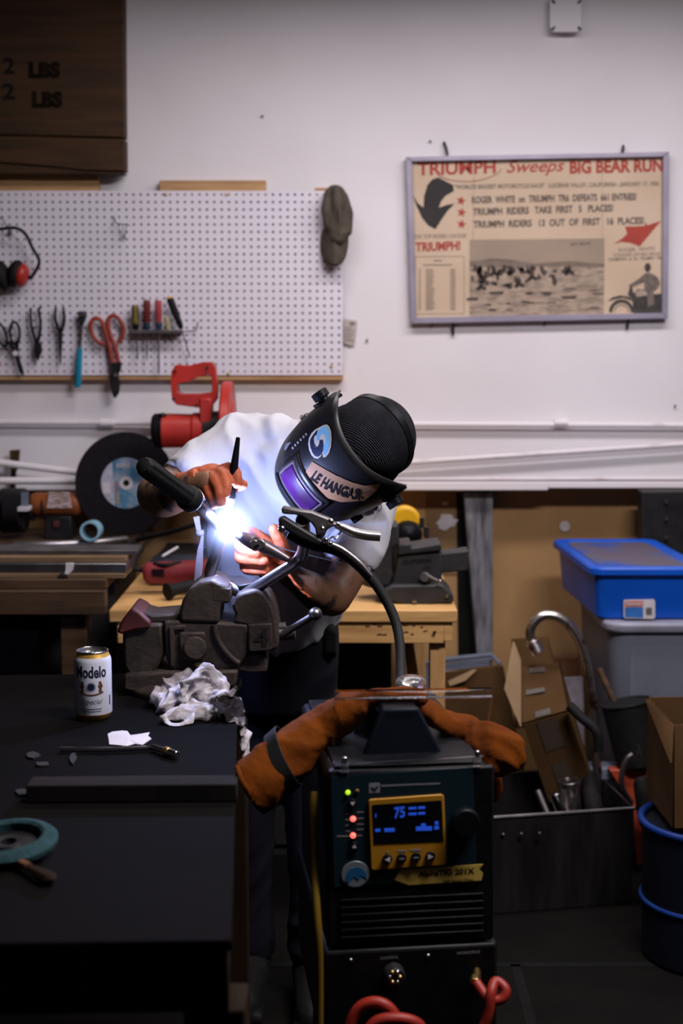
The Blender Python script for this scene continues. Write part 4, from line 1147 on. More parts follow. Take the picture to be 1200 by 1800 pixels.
part('back_panel', MB().hexa([A_ + V((0, .21, 0)), B_ + V((0, .21, 0)), F_ + V((0, .22, .03)), E_ + V((0, .22, .03))], [p + V((0, .225, .03)) for p in (A_, B_, F_, E_)]), M['card'], cb)
part('flap', MB().hexa([at(901, 1128, 4.02), at(913, 1160, 3.99), at(914, 1277, 3.88), at(886, 1211, 3.90)], [p + V((0.004, 0.004, 0)) for p in (at(901, 1128, 4.02), at(913, 1160, 3.99), at(914, 1277, 3.88), at(886, 1211, 3.90))]), M['cardfl'], cb)
def quadtape(name, q, m, parent, off=-0.004):
    return part(name, MB().hexa([p + V((0, off, 0.001)) for p in q], [p + V((0, off + 0.003, 0)) for p in q]), m, parent)
def onq(u, v, q):
    return (q[0] * (1 - u) + q[1] * u) * (1 - v) + (q[3] * (1 - u) + q[2] * u) * v
qt = (A_, B_, C_, D_)
qf = (D2, C2, F_, E_)
for (u0, u1, v0, v1) in ((0.22, 0.62, 0.06, 0.15), (0.1, 0.55, 0.45, 0.53), (0.28, 0.62, 0.86, 0.97)):
    quadtape('printed_strip', [onq(u0, v0, qt), onq(u1, v0, qt), onq(u1, v1, qt), onq(u0, v1, qt)], M['tape'], cb)
for (u0, u1, v0, v1) in ((0.28, 0.72, 0.02, 0.40), (0.30, 0.66, 0.58, 0.9)):
    quadtape('tape_strip', [onq(u0, v0, qf), onq(u1, v0, qf), onq(u1, v1, qf), onq(u0, v1, qf)], M['tape'], cb)
# big open box right
cc = thing('cardboard_box', 'open cardboard box standing on the blue tub at the right edge', 'box', at(1180, 1450, 3.35))
QY = 3.32
part('front_panel', MB().hexa([at(1183, 1275, QY), at(1290, 1270, QY), at(1290, 1452, QY), at(1182, 1456, QY)], [p + V((0, 0.004, 0)) for p in (at(1183, 1275, QY), at(1290, 1270, QY), at(1290, 1452, QY), at(1182, 1456, QY))]), M['card'], cc)
zb2 = at(1182, 1456, QY).z
sp = [at(1182, 1275, QY), at(1182, 1456, QY)]
bk0 = at(1140, 1226, QY + 0.26)
bk1 = V((bk0.x, bk0.y, zb2))
part('side_panel', MB().hexa([sp[0], bk0, bk1, V((sp[1].x, sp[1].y, zb2))], [p + V((0.004, 0, 0)) for p in (sp[0], bk0, bk1, V((sp[1].x, sp[1].y, zb2)))]), M['card'], cc)
part('back_panel', MB().hexa([bk0, V((bk0.x + 0.24, bk0.y, bk0.z + 0.003)), V((bk0.x + 0.24, bk0.y, zb2)), bk1], [p + V((0, 0.004, 0)) for p in (bk0, V((bk0.x + 0.24, bk0.y, bk0.z + 0.003)), V((bk0.x + 0.24, bk0.y, zb2)), bk1)]), M['card'], cc)
part('side_flap', MB().hexa([sp[0], bk0 + V((0, -0.01, 0)), at(1134, 1232, QY + 0.22), at(1178, 1342, QY - 0.03)], [p + V((0.003, 0, 0.002)) for p in (sp[0], bk0 + V((0, -0.01, 0)), at(1134, 1232, QY + 0.22), at(1178, 1342, QY - 0.03))]), M['card'], cc)
part('bottom', MB().hexa([sp[1] + V((0, 0.004, 0)), at(1290, 1452, QY), V((at(1290, 1452, QY).x, QY + 0.26, zb2)), bk1], [p + V((0, 0, 0.004)) for p in (sp[1] + V((0, 0.004, 0)), at(1290, 1452, QY), V((at(1290, 1452, QY).x, QY + 0.26, zb2)), bk1)]), M['card'], cc)
# blue tub under it
cbt = V((at(1245, 1440, 3.4).x, 3.42, 0))
zr_ = zb2 - 0.002
bl = thing('round_tub', 'round blue tub under the open cardboard box', 'tub', cbt)
Mt = Matrix.Translation(cbt)
part('body', MB().lathe([(0.14, 0.0), (0.15, 0.01), (0.158, zr_ - 0.02), (0.150, zr_ - 0.02)], Mt, 48), mat('navy_tub', (0.002, 0.003, 0.009), rough=0.5), bl, bevel=0.002)
part('rim', MB().torus(cbt + V((0, 0, zr_ - 0.012)), (0, 0, 1), 0.160, 0.009, 56, 10), M['bluehose'], bl)
part('foot_ring', MB().torus(cbt + V((0, 0, zr_ * 0.42)), (0, 0, 1), 0.155, 0.006, 56, 8), M['bluehose'], bl)

# steel bin
sbn = thing('steel_bin', 'open dark steel bin full of scrap on the floor at right', 'bin', (0.5, 3.85, 0))
ZB = 0.272
q = [onz(826, 1440, ZB), onz(1114, 1421, ZB), onz(1044, 1353, ZB), onz(838, 1360, ZB)]
def wall_(p0, p1, t):
    n = (p1 - p0).normalized().cross(V((0, 0, 1)))
    a = [p0, p1, V((p1.x, p1.y, 0)), V((p0.x, p0.y, 0))]
    return MB().hexa(a, [x - n * t for x in a])
for i, nm in enumerate(('front_panel', 'side_panel', 'back_panel', 'side_panel')):
    part(nm, wall_(q[i], q[(i + 1) % 4], 0.004), M['binsteel'], sbn, bevel=0.001)
part('bottom', MB().hexa([V((p.x, p.y, 0.001)) for p in q], [V((p.x, p.y, 0.006)) for p in q]), M['binsteel'], sbn)
part('rim', MB().tube(q + [q[0]], 0.005, 8), M['steel'], sbn)
for x in (884, 916, 948):
    part('rivet', MB().sph(at(x, 1467 - (x - 884) * 0.03, q[0].y + 0.01), 0.005, 8), M['dullsteel'], sbn)
# scrap in the bin
def scrap(name, label, cat, p0, p1, r, m, n=16, ri=None):
    if ri:
        o = part(name, pipe(p0, p1, r, ri), m, None, bevel=0.001)
    else:
        o = part(name, MB().tube([p0, p1], r, n), m, None, bevel=0.002)
    return tag(o, label, cat)
scrap('steel_sleeve', 'shiny steel sleeve standing in the scrap bin below the leaning box', 'pipe', at(1000, 1380, 3.88), at(1008, 1448, 3.86), 0.026, M['rustychrome'], ri=0.02)
scrap('hose_clamp', 'bright ring clamp at the foot of the leaning cardboard box', 'clamp', at(1000, 1372, 3.86), at(1001, 1382, 3.86), 0.031, M['steel'], ri=0.028)
scrap('scrap_tube', 'crumpled bright tube end in the scrap bin', 'pipe', at(975, 1395, 3.85), at(988, 1432, 3.84), 0.016, M['chrome'], ri=0.012)
scrap('flat_bar', 'dark flat bar leaning in the scrap bin', 'bar', at(945, 1390, 3.9), at(968, 1445, 3.83), 0.009, M['dullsteel'])
scrap('scrap_pipe', 'dull grey pipe leaning on the right side of the scrap bin', 'pipe', at(1034, 1362, 3.98), at(1046, 1436, 3.87), 0.026, M['binsteel'])
# black bucket, trays and red crate behind
bb = thing('black_bucket', 'black rubber bucket tipped beside the grey bin', 'bucket', at(1110, 1330, 3.95))
bA, bB = at(1120, 1345, 3.98), at(1100, 1235, 4.0)
part('body', MB().tube([bA, bB], [0.058, 0.072], 32), M['blackr'], bb, bevel=0.004)
part('lip', MB().torus(bB, bB - bA, 0.072, 0.005, 36, 8), M['blackr'], bb)
o = part('grey_tray', MB().bx(at(1030, 1350, 4.05).x, at(1170, 1350, 4.05).x, 3.99, 4.055, at(1100, 1372, 4.0).z, at(1100, 1347, 4.0).z), M['graytray'], None, bevel=0.008)
tag(o, 'shallow blue grey tray above the red crate', 'tray')
rcx = thing('red_crate', 'red plastic crate beside the steel bin', 'crate', at(1110, 1400, 3.95))
part('box', MB().pxprism([(1070, 1353), (1180, 1353), (1180, 1420), (1112, 1420)], 3.96, 3.995), M['redcrate'], rcx, bevel=0.004)
part('side', MB().pxprism([(1112, 1420), (1180, 1420), (1180, 1520), (1120, 1520)], 3.97, 3.99), M['redcrate'], rcx)
o = part('drain_hose', MB().tube(cr([at(x, y, 3.86) for x, y in ((1112, 1326), (1102, 1334), (1094, 1352), (1092, 1375), (1097, 1392), (1110, 1412))], 6), 0.008, 12), M['steel'])
tag(o, 'curved bright metal hose in front of the red crate', 'hose')
o = part('chrome_hook', MB().tube(cr([at(x, y, 3.86) for x, y in ((1119, 1310), (1122, 1320), (1124, 1330))], 4), 0.0045, 10), M['chrome'])
tag(o, 'short chrome hook beside the black bucket', 'hook')
o = part('black_pedal', MB().caps([at(1128, 1380, 3.80), at(1136, 1400, 3.78), at(1140, 1440, 3.76)], [0.025, 0.032, 0.03]), M['blackr'])
tag(o, 'rounded black rubber lump in front of the red crate', 'rubber')
o = part('newspaper', MB().hexa([at(985, 1192, 4.35), at(1024, 1190, 4.35), at(1030, 1490, 4.30), at(1000, 1490, 4.30)], [p + V((0, 0.05, -0.01)) for p in (at(985, 1192, 4.35), at(1024, 1190, 4.35), at(1030, 1490, 4.30), at(1000, 1490, 4.30))]), mat('grey_newsprint', (0.24, 0.21, 0.24), (0.17, 0.15, 0.17), rough=0.9, scale=30), None)
tag(o, 'stack of grey newsprint behind the gooseneck pipe', 'paper')
o = part('broken_board', MB().hexa([at(905, 1156, 4.5), at(1018, 1154, 4.5), at(1018, 1280, 4.5), at(905, 1280, 4.5)], [at(905, 1152, 4.56), at(1018, 1149, 4.56), at(1018, 1276, 4.56), at(905, 1276, 4.56)]), M['rust'], None, bevel=0.006)
tag(o, 'dark broken board leaning behind the tall cardboard box', 'board')
o = part('stick', MB().tube([at(1052, 1175, 4.1), at(1085, 1245, 4.06)], 0.010, 10), M['beam'])
tag(o, 'dark wooden stick leaning on the grey bin', 'stick')
o = part('black_tube', MB().tube(cr([at(1000, 1240, 3.86), at(1022, 1262, 3.84), at(1048, 1285, 3.82), at(1052, 1320, 3.82)], 5), 0.014, 12), M['blackr'])
tag(o, 'black tube crossing the foot of the gooseneck pipe', 'tube')

# ================================================================ FRONT BENCH
BZ = 0.88
sb_ = thing('steel_bench', 'black steel topped bench with the vise, can and rag on it', 'bench', onz(200, 1400, 0.0 + BZ) * 1.0)
def rim_pt(px, py):
    return onz(px, py, BZ)
Q = [rim_pt(-120, 1188), rim_pt(418.5, 1181), rim_pt(408, 1652), rim_pt(-120, 1660)]
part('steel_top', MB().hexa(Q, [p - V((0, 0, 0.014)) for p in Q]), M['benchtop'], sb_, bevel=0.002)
def inset(t):
    c = sum(Q, V()) / 4
    return [c + (p - c) * (1 - t) for p in Q]
Qi = inset(0.02)
for i in range(4):
    p0, p1 = Qi[i], Qi[(i + 1) % 4]
    n = (p1 - p0).normalized().cross(V((0, 0, 1)))
    zo = V((0, 0, -0.014))
    a = [p0 + zo, p1 + zo, p1 + zo * 6.5, p0 + zo * 6.5]
    part('frame_rail', MB().hexa(a, [x + n * 0.03 for x in a]), M['benchframe'], sb_, bevel=0.002)
for p in inset(0.08):
    part('leg', MB().bx(p.x - 0.035, p.x + 0.035, p.y - 0.035, p.y + 0.035, 0, BZ - 0.09), M['benchframe'], sb_, bevel=0.003)
zz = BZ + 0.001
o = part('steel_bar', MB().hexa([onz(46, 1412, zz), onz(416, 1409, zz), onz(416, 1409, zz) + V((0, .045, 0)), onz(46, 1412, zz) + V((0, .045, 0))], [p + V((0, 0, 0.026)) for p in (onz(46, 1412, zz), onz(416, 1409, zz), onz(416, 1409, zz) + V((0, .045, 0)), onz(46, 1412, zz) + V((0, .045, 0)))]), mat('dark_mill_steel', (0.016, 0.012, 0.011), (0.009, 0.0075, 0.007), rough=0.9, spec=0.1, scale=14), None, bevel=0.002)
tag(o, 'long dark square steel bar lying across the black bench', 'bar')
o = part('red_mark', MB().pxprism([(366, 1368), (390, 1367), (392, 1372), (368, 1373)], onz(380, 1380, zz).y, onz(380, 1380, zz).y + 0.003), M['redpaint'], None) if False else None
# flap disc
fd = thing('flap_disc', 'teal flap disc at the left edge of the black bench', 'disc', onz(14, 1480, BZ))
Mf = Matrix.Translation(onz(14, 1474, BZ + 0.022)) @ Euler((R(5), R(-3), 0)).to_matrix().to_4x4()
part('flaps', MB().lathe([(0.043, 0.002), (0.047, 0.005), (0.058, 0.002), (0.064, -0.004), (0.063, -0.01), (0.043, -0.01), (0.043, 0.002)], Mf, 56, False), mat('worn_teal_abrasive', (0.025, 0.06, 0.066), (0.018, 0.042, 0.047), rough=0.9, scale=40, bump=0.3, bscale=200), fd)
part('backing_plate', MB().lathe([(0.011, -0.004), (0.019, -0.003), (0.022, -0.008), (0.044, -0.009), (0.044, -0.014), (0.011, -0.014), (0.011, -0.004)], Mf, 40, False), M['blackm'], fd)
part('spacer', MB().lathe([(0.009, -0.022), (0.022, -0.022), (0.022, -0.010), (0.009, -0.010), (0.009, -0.022)], Mf, 30, False), M['blackm'], fd)
wb = thing('scrap_brush', 'split wooden stub lying in front of the teal flap disc', 'stick', onz(60, 1535, BZ))
p0, p1 = onz(48, 1523, BZ + 0.010), onz(95, 1548, BZ + 0.008)
part('stub', MB().tube([p0, p0.lerp(p1, .5), p0.lerp(p1, .85), p1], [0.005, 0.010, 0.011, 0.003], 7, flat=0.7), M['benchframe'], wb, bevel=0.001)
part('tip', MB().tube([p0 - (p1 - p0) * 0.3, p0 + (p1 - p0) * 0.05], [0.005, 0.006], 8), M['rust'], wb)
# scraps of slag
for k, (x, y, rx, ry) in enumerate(((58, 1330, 12, 6), (75, 1345, 14, 4), (128, 1335, 6, 10), (40, 1395, 14, 6))):
    rr = random.Random(k)
    pts = [onz(x + rx * cos(t * pi / 4) * (0.7 + 0.5 * rr.random()), y + ry * sin(t * pi / 4) * (0.7 + 0.5 * rr.random()), BZ + 0.0005) for t in range(8)]
    mb = MB().add(pts + [p + V((0, 0, 0.003)) for p in pts], [tuple(range(7, -1, -1)), tuple(range(8, 16))] + [(i, (i + 1) % 8, 8 + (i + 1) % 8, 8 + i) for i in range(8)])
    o = part('metal_scrap', mb, M['scrapm'])
    tag(o, ['small flake of dark scrap behind the chrome rod', 'thin dark scrap left of the chrome rod', 'dark sliver of scrap under the chrome rod', 'flat dark scrap beside the square bar end'][k], 'scrap')

# ---- beer can
cn = onz(165, 1262, BZ)
can = thing('beer_can', 'opened white and gold beer can standing on the black bench', 'can', cn)
Mc = Matrix.Translation(cn)
cr_ = 0.0325
part('body', MB().lathe([(0.026, 0.004), (0.0305, 0.0085), (cr_, 0.013), (cr_, 0.104), (0.0316, 0.109), (0.0296, 0.1135)], Mc, 56, False), M['canw'], can, smooth=60)
part('base_rim', MB().lathe([(0.022, 0.0015), (0.0235, 0.0), (0.0255, 0.002), (0.0310, 0.0090), (0.0327, 0.0128)], Mc, 56, False), M['gold'], can, smooth=60)
part('shoulder', MB().lathe([(0.0299, 0.1130), (0.0275, 0.1185), (0.0268, 0.121)], Mc, 56, False), M['gold'], can, smooth=60)
part('rim', MB().torus(cn + V((0, 0, 0.1215)), (0, 0, 1), 0.0268, 0.0014, 48, 8), M['chrome'], can)
part('lid', MB().lathe([(0.0001, 0.1165), (0.023, 0.1165), (0.0245, 0.1155), (0.0262, 0.121)], Mc, 48, False), M['steel'], can)
part('mouth', MB().prism([(0.006 + 0.011 * cos(2 * pi * i / 20), -0.005 + 0.008 * sin(2 * pi * i / 20)) for i in range(20)], 0.1168, 0.1171, Mc), M['ink'], can)
part('tab', MB().prism(rrect(-0.016, 0.004, -0.006, 0.008, 0.005), 0.1172, 0.1185, Mc), M['chrome'], can, bevel=0.0004)
aim = atan2(-cn.y, -cn.x)
def wrapc(th0, z0, W, H, rad=cr_ + 0.0003, curve=0.0):
    """map lettering onto the can; th0 = angle of text centre, image right is +"""
    def f(x, y):
        s = (x - 0.5) * W
        th = aim + th0 + s / rad
        return cn + V((rad * cos(th), rad * sin(th), z0 + y * H + curve * (s * s)))
    return f
c0 = -0.12
part('lettering', text_mesh('Modelo', 1, 1, wrapc(c0, 0.079, 0.057, 0.021), bold=0.03), M['navy_s'], can, smooth=0)
part('lettering', text_mesh('Especial', 1, 1, wrapc(c0 + 0.02, 0.030, 0.040, 0.012), shear=0.4), mat('grey_script', (0.05, 0.05, 0.07), rough=0.5), can, smooth=0)
def candec(name, pts, m, dr=0.0003):
    f = wrapc(c0, 0.0, 1.0, 1.0, cr_ + dr)
    # fan of short quads keeps the outline on the curved wall
    mb = MB()
    vs = [f(p[0] + 0.5, p[1]) for p in pts]
    mb.add(vs, [tuple(range(len(vs)))])
    return part(name, mb, m, can, smooth=0)
candec('crest', [(0.0088 * cos(2 * pi * i / 20), 0.063 + 0.0088 * sin(2 * pi * i / 20)) for i in range(20)], mat('crest_pale', (0.35, 0.36, 0.45), rough=0.4))
candec('crest', [(0.0062 * cos(2 * pi * i / 20), 0.0635 + 0.0062 * sin(2 * pi * i / 20)) for i in range(20)], M['navy_s'], 0.0006)
lion = [(-0.003, -0.003), (0.0035, -0.003), (0.0025, 0.004), (0.005, 0.009), (0.0025, 0.011), (0.003, 0.016), (-0.001, 0.0175), (-0.003, 0.012), (-0.005, 0.008), (-0.0025, 0.004)]
brn = mat('brown_crest_ink', (0.12, 0.05, 0.025), rough=0.5)
candec('crest_lion', [(-0.0165 + x, 0.056 + y) for x, y in lion], brn)
candec('crest_lion', [(0.0165 - x, 0.056 + y) for x, y in lion[::-1]], brn)
rib = []
for k in range(12):
    x = -0.022 + 0.044 * k / 11
    rib.append((x, 0.0505 + 0.0045 * (x / 0.022) ** 2))
for i in range(11):
    (xa, ya), (xb, yb) = rib[i], rib[i + 1]
    pass
mb = MB()
f = wrapc(c0, 0, 1, 1)
mb.add([f(x + 0.5, y) for x, y in rib] + [f(x + 0.5, y - 0.0032) for x, y in rib], [(i, i + 1, 13 + i, 12 + i) for i in range(11)])
part('crest_ribbon', mb, brn, can, smooth=0)
mb = MB()
for zl, w in ((0.0245, 0.036), (0.0205, 0.034)):
    xs_ = [-w / 2 + w * k / 10 for k in range(11)]
    mb.add([f(x + 0.5, zl) for x in xs_] + [f(x + 0.5, zl - 0.0012) for x in xs_], [(i, i + 1, 12 + i, 11 + i) for i in range(10)])
mb.add([f(0.036 + 0.5, 0.028), f(0.039 + 0.5, 0.028), f(0.039 + 0.5, 0.045), f(0.036 + 0.5, 0.045)], [(0, 1, 2, 3)])
part('small_print', mb, M['navy_s'], can, smooth=0)

# ---- torn paper and chrome rod
tp = [(189, 1290), (197, 1286), (215, 1284), (224, 1285), (229, 1292), (238, 1291), (250, 1289), (263, 1287), (260, 1293), (266, 1298), (250, 1309), (236, 1307), (222, 1311), (205, 1309), (192, 1308), (191, 1299)]
P = [onz(x, y, BZ + 0.002) for x, y in tp]
n = len(P)
ctr = onz(225, 1298, BZ + 0.006)
o = part('torn_paper', MB().add(P + [ctr] + [p + V((0, 0, -0.0012)) for p in P], [(i, (i + 1) % n, n) for i in range(n)] + [(i, n + 1 + i, n + 1 + (i + 1) % n, (i + 1) % n) for i in range(n)] + [tuple(range(2 * n, n, -1))]), M['paperw'], None, smooth=0)
tag(o, 'scrap of torn white paper beside the chrome rod on the bench', 'paper')
rd = thing('socket_bar', 'chrome breaker bar with a bent socket head on the bench', 'wrench', onz(200, 1318, BZ))
part('shaft', MB().tube([onz(106, 1317, BZ + 0.006), onz(180, 1318, BZ + 0.006), onz(258, 1315, BZ + 0.006)], 0.0042, 14), M['chrome'], rd)
part('neck', MB().tube([onz(256, 1315, BZ + 0.006), onz(268, 1313, BZ + 0.007), onz(290, 1320, BZ + 0.008)], [0.0045, 0.0055, 0.005], 14), M['chrome'], rd)
part('collar', MB().tube([onz(290, 1320, BZ + 0.008), onz(297, 1322.5, BZ + 0.008)], 0.0075, 16), M['brass'], rd, bevel=0.001)
part('socket', MB().tube([onz(297, 1322.5, BZ + 0.008), onz(312, 1327, BZ + 0.008)], 0.0062, 16), M['chrome'], rd, bevel=0.001)

# ---- rag
from mathutils import noise as nz_
rXe = onz(415, 1270, BZ).x + 0.002
rg = MB()
def roll(pts, r):
    rg.caps(cr([at(x, y, Y) for x, y, Y in pts], 4), r, 12)
roll([(278, 1236, 2.50), (284, 1230, 2.50)], [.013, .017])
roll([(276, 1224, 2.515), (298, 1208, 2.53), (318, 1194, 2.54), (329, 1190, 2.54)], [.014, .019, .018, .014])
roll([(290, 1244, 2.48), (318, 1228, 2.50), (345, 1215, 2.52)], [.018, .025, .024])
roll([(345, 1210, 2.51), (366, 1204, 2.515), (376, 1214, 2.51)], [.024, .026, .022])
roll([(365, 1236, 2.48), (392, 1233, 2.475), (407, 1243, 2.46)], [.026, .025, .018])
roll([(318, 1231, 2.47), (323, 1214, 2.475), (332, 1196, 2.48), (345, 1182, 2.49), (359, 1177, 2.50), (371, 1181, 2.50), (381, 1194, 2.50), (390, 1210, 2.49)], [.010, .010, .009, .009, .0085, .009, .011, .013])
roll([(300, 1262, 2.425), (325, 1258, 2.43), (350, 1256, 2.435), (378, 1256, 2.435), (396, 1256, 2.44)], [.014, .018, .019, .019, .016])
roll([(290, 1262, 2.41), (296, 1274, 2.395), (316, 1275, 2.395), (334, 1264, 2.41)], [.008, .009, .009, .009])
roll([(286, 1262, 2.42), (304, 1250, 2.435), (330, 1243, 2.445), (362, 1236, 2.45), (390, 1222, 2.46), (406, 1216, 2.46)], [.008, .009, .009, .009, .009, .009])
roll([(404, 1246, 2.45), (417, 1260, 2.445), (423, 1280, 2.44), (428, 1305, 2.435), (431, 1326, 2.43)], [.017, .014, .013, .013, .012])
roll([(398, 1256, 2.425), (414, 1268, 2.42), (420, 1285, 2.42), (424, 1312, 2.42)], [.014, .012, .011, .010])
mesh_ = fuse(rg, 0.0028, 3, 0.5)
nrm_ = [v.normal.copy() for v in mesh_.vertices]
for v, vn in zip(mesh_.vertices, nrm_):
    p = v.co.copy()
    q = V((p.x * cos(0.6) + p.z * sin(0.6), p.y, -p.x * sin(0.6) + p.z * cos(0.6)))
    w_ = nz_.noise(q * 14 + V((3, 1, 2)))
    r1 = 1 - min(1.0, 2.6 * abs(nz_.noise(V((q.x * 20 + w_ * 1.4, q.y * 14, q.z * 38 + w_)))))
    r2 = 1 - min(1.0, 2.6 * abs(nz_.noise(V((q.x * 52 + w_ * 2, q.y * 40 + 7, q.z * 60)))))
    p = p + vn * (0.009 * (r1 ** 1.6 - 0.45) + 0.0028 * (r2 - 0.5))
    if p.x < rXe and p.z < BZ + 0.0015:
        p.z = BZ + 0.0015
    elif p.x >= rXe - 0.004 and p.z < BZ:
        p.x = max(p.x, rXe + 0.006)
    v.co = p
o = part('shop_rag', mesh_, M['towel'], None, smooth=180)
tag(o, 'crumpled white rag with black grease stains draped over the bench corner', 'rag')
nt = M['towel'].node_tree
prin = nt.nodes['Principled BSDF']
base = prin.inputs['Base Color'].links[0].from_socket
tcn = nt.nodes.new('ShaderNodeTexCoord')
vd = nt.nodes.new('ShaderNodeVectorMath')
vd.operation = 'DISTANCE'
nt.links.new(tcn.outputs['Object'], vd.inputs[0])
vd.inputs[1].default_value = at(400, 1254, 2.44)
nzn = nt.nodes.new('ShaderNodeTexNoise')
nzn.inputs['Scale'].default_value = 45
nzn.inputs['Detail'].default_value = 6
nt.links.new(tcn.outputs['Object'], nzn.inputs['Vector'])
ma = nt.nodes.new('ShaderNodeMath')
ma.operation = 'MULTIPLY_ADD'
nt.links.new(nzn.outputs['Fac'], ma.inputs[0])
ma.inputs[1].default_value = -0.095
nt.links.new(vd.outputs['Value'], ma.inputs[2])
mrr = nt.nodes.new('ShaderNodeMapRange')
mrr.inputs['From Min'].default_value = -0.012
mrr.inputs['From Max'].default_value = 0.008
nt.links.new(ma.outputs[0], mrr.inputs['Value'])
mx = nt.nodes.new('ShaderNodeMix')
mx.data_type = 'RGBA'
mx.inputs[6].default_value = (0.018, 0.015, 0.015, 1)
nt.links.new(mrr.outputs['Result'], mx.inputs[0])
nt.links.new(base, mx.inputs[7])
nt.links.new(mx.outputs[2], prin.inputs['Base Color'])

# ================================================================ FRONT VISE
fv = thing('bench_vise', 'large worn cast iron vise marked 4 clamping the handlebar', 'vise', onz(330, 1215, BZ))
W0 = 2.60
part('body', MB().pxprism([(287, 1093), (316, 1090), (330, 1092), (385, 1094), (430, 1097), (436, 1097), (436, 1150), (418, 1176), (380, 1180), (298, 1178), (290, 1150)], W0, W0 + 0.11), M['castiron'], fv, bevel=0.005)
part('fixed_jaw', MB().pxprism([(316, 1094), (315, 1076), (320, 1056), (332, 1038), (350, 1024), (374, 1019), (404, 1034), (404, 1060), (389, 1063), (386, 1075), (385, 1096)], W0 - 0.004, W0 + 0.11), M['castiron'], fv, bevel=0.006)
part('jaw_plate', MB().pxprism([(374, 1033), (405, 1035), (405, 1059), (374, 1056)], W0 - 0.0045, W0 + 0.115), M['castiron'], fv, bevel=0.002)
part('sliding_jaw', MB().pxprism([(432, 1040), (450, 1036), (466, 1044), (478, 1062), (485, 1084), (489, 1110), (490, 1137), (480, 1145), (436, 1145), (430, 1100), (409, 1095), (411, 1088), (414, 1082), (410, 1074), (407, 1066), (411, 1058), (416, 1046)], W0, W0 + 0.11), M['castiron'], fv, bevel=0.006)
part('number_plate', MB().pxprism([(439, 1098), (477, 1096), (479, 1140), (474, 1144), (440, 1146), (437, 1142), (437, 1101)], W0 - 0.007, W0 + 0.01), M['castiron'], fv, bevel=0.003)
wtext('4', 446, 1137, 472, 1135, 30, W0 - 0.0085, mat('raised_dark_iron', (0.016, 0.014, 0.014), rough=0.5), fv, bold=0.02)
part('under_beam', MB().pxprism([(412, 1148), (469, 1150), (469, 1182), (440, 1184), (412, 1180)], W0 + 0.01, W0 + 0.09), M['castiron'], fv, bevel=0.004)
# cast ribs on the near side
part('side_rib', MB().tube(cr([at(x, y, W0 - 0.001) for x, y in ((377, 1098), (381, 1120), (392, 1140), (408, 1158), (420, 1166))], 6), 0.006, 10), M['castiron'], fv)
part('side_frame', MB().pxprism([(297, 1101), (326, 1099), (326, 1106), (306, 1108), (307, 1172), (299, 1173)], W0 - 0.006, W0), M['castiron'], fv, bevel=0.002)
part('side_boss', MB().pxprism([(314, 1112), (360, 1111), (362, 1124), (356, 1128), (362, 1140), (358, 1158), (340, 1164), (316, 1160)], W0 - 0.008, W0), M['castiron'], fv, bevel=0.004)
part('boss_ring', MB().cyl(at(343, 1139, W0 - 0.014), at(343, 1139, W0), 0.022, n=28), M['castiron'], fv, bevel=0.003)
part('tail', MB().pxprism([(215, 1108), (260, 1094), (287, 1094), (290, 1150), (272, 1186), (225, 1190), (214, 1170)], W0 + 0.005, W0 + 0.10), M['castiron'], fv, bevel=0.008)
part('tail_cap', MB().pxprism([(204, 1112), (214, 1090), (231, 1068), (246, 1076), (265, 1094), (262, 1106), (240, 1108), (214, 1116)], W0 - 0.004, W0 + 0.105), M['redpaint'], fv, bevel=0.005)
part('top_web', MB().pxprism([(246, 1076), (268, 1082), (318, 1078), (322, 1094), (264, 1096)], W0 + 0.01, W0 + 0.10), M['castiron'], fv, bevel=0.004)
part('swivel_base', MB().pxprism([(218, 1186), (290, 1180), (418, 1178), (414, 1206), (400, 1214), (240, 1220), (214, 1214)], W0 - 0.01, W0 + 0.13), M['castiron'], fv, bevel=0.006)
bzv = onz(320, 1218, BZ)
part('mount_flange', MB().lathe([(0.11, 0.0005), (0.11, 0.012), (0.095, 0.02), (0.08, 0.022)], Matrix.Translation(V((bzv.x, W0 + 0.06, BZ))), 40), M['castiron'], fv, bevel=0.003)
part('lock_bolt', MB().cyl(at(352, 1172, W0 - 0.02), at(352, 1166, W0 - 0.02), 0.011, n=12), M['brass'], fv, bevel=0.002)
SCY = W0 + 0.05
part('screw', MB().cyl(at(486, 1114, SCY), at(519, 1112, SCY), 0.0135, n=24), M['steel'], fv, bevel=0.002)
part('screw_collar', MB().cyl(at(484, 1104, SCY), at(503, 1102, SCY), 0.010, n=20), M['dullsteel'], fv, bevel=0.002)
part('handle_bar', MB().tube([at(498, 1114, SCY - 0.025), at(552, 1081, SCY - 0.045)], 0.0068, 14), M['dullsteel'], fv)
part('handle_knob', MB().sph(at(554, 1079, SCY - 0.046), 0.0125, 20), M['steel'], fv)

# ================================================================ HANDLEBAR
hbar = thing('handlebar', 'bare steel motorcycle handlebar with a black grip clamped in the vise', 'handlebar', at(430, 1038, 2.62))
HR = 0.0112
part('left_tube', MB().tube(cr([at(330, 872, 2.52), at(352, 893, 2.55), at(370, 909, 2.61), at(385, 925, ARC_Y)], 5), HR, 20), M['steel'], hbar)
lowp = [at(389, 932, ARC_Y), at(387, 946, ARC_Y), at(380, 972, ARC_Y), at(371, 997, ARC_Y), at(370, 1012, ARC_Y), at(378, 1020, ARC_Y), at(397, 1030, ARC_Y), at(424, 1041, ARC_Y - .005), at(438, 1040, 2.64), at(460, 1027, 2.62), at(496, 1004, 2.59), at(518, 990, 2.57), at(530, 976, 2.56), at(535, 958, 2.53), at(534, 938, 2.49), at(532.5, 925, 2.455)]
part('main_tube', MB().tube(cr(lowp, 6), HR, 20, False), M['steel'], hbar)
pend = [at(533, 930, 2.46), at(531.5, 914, 2.415)]
part('open_end', pipe(pend[1], pend[0], 0.0122, 0.0098), M['steel'], hbar, bevel=0.0006)
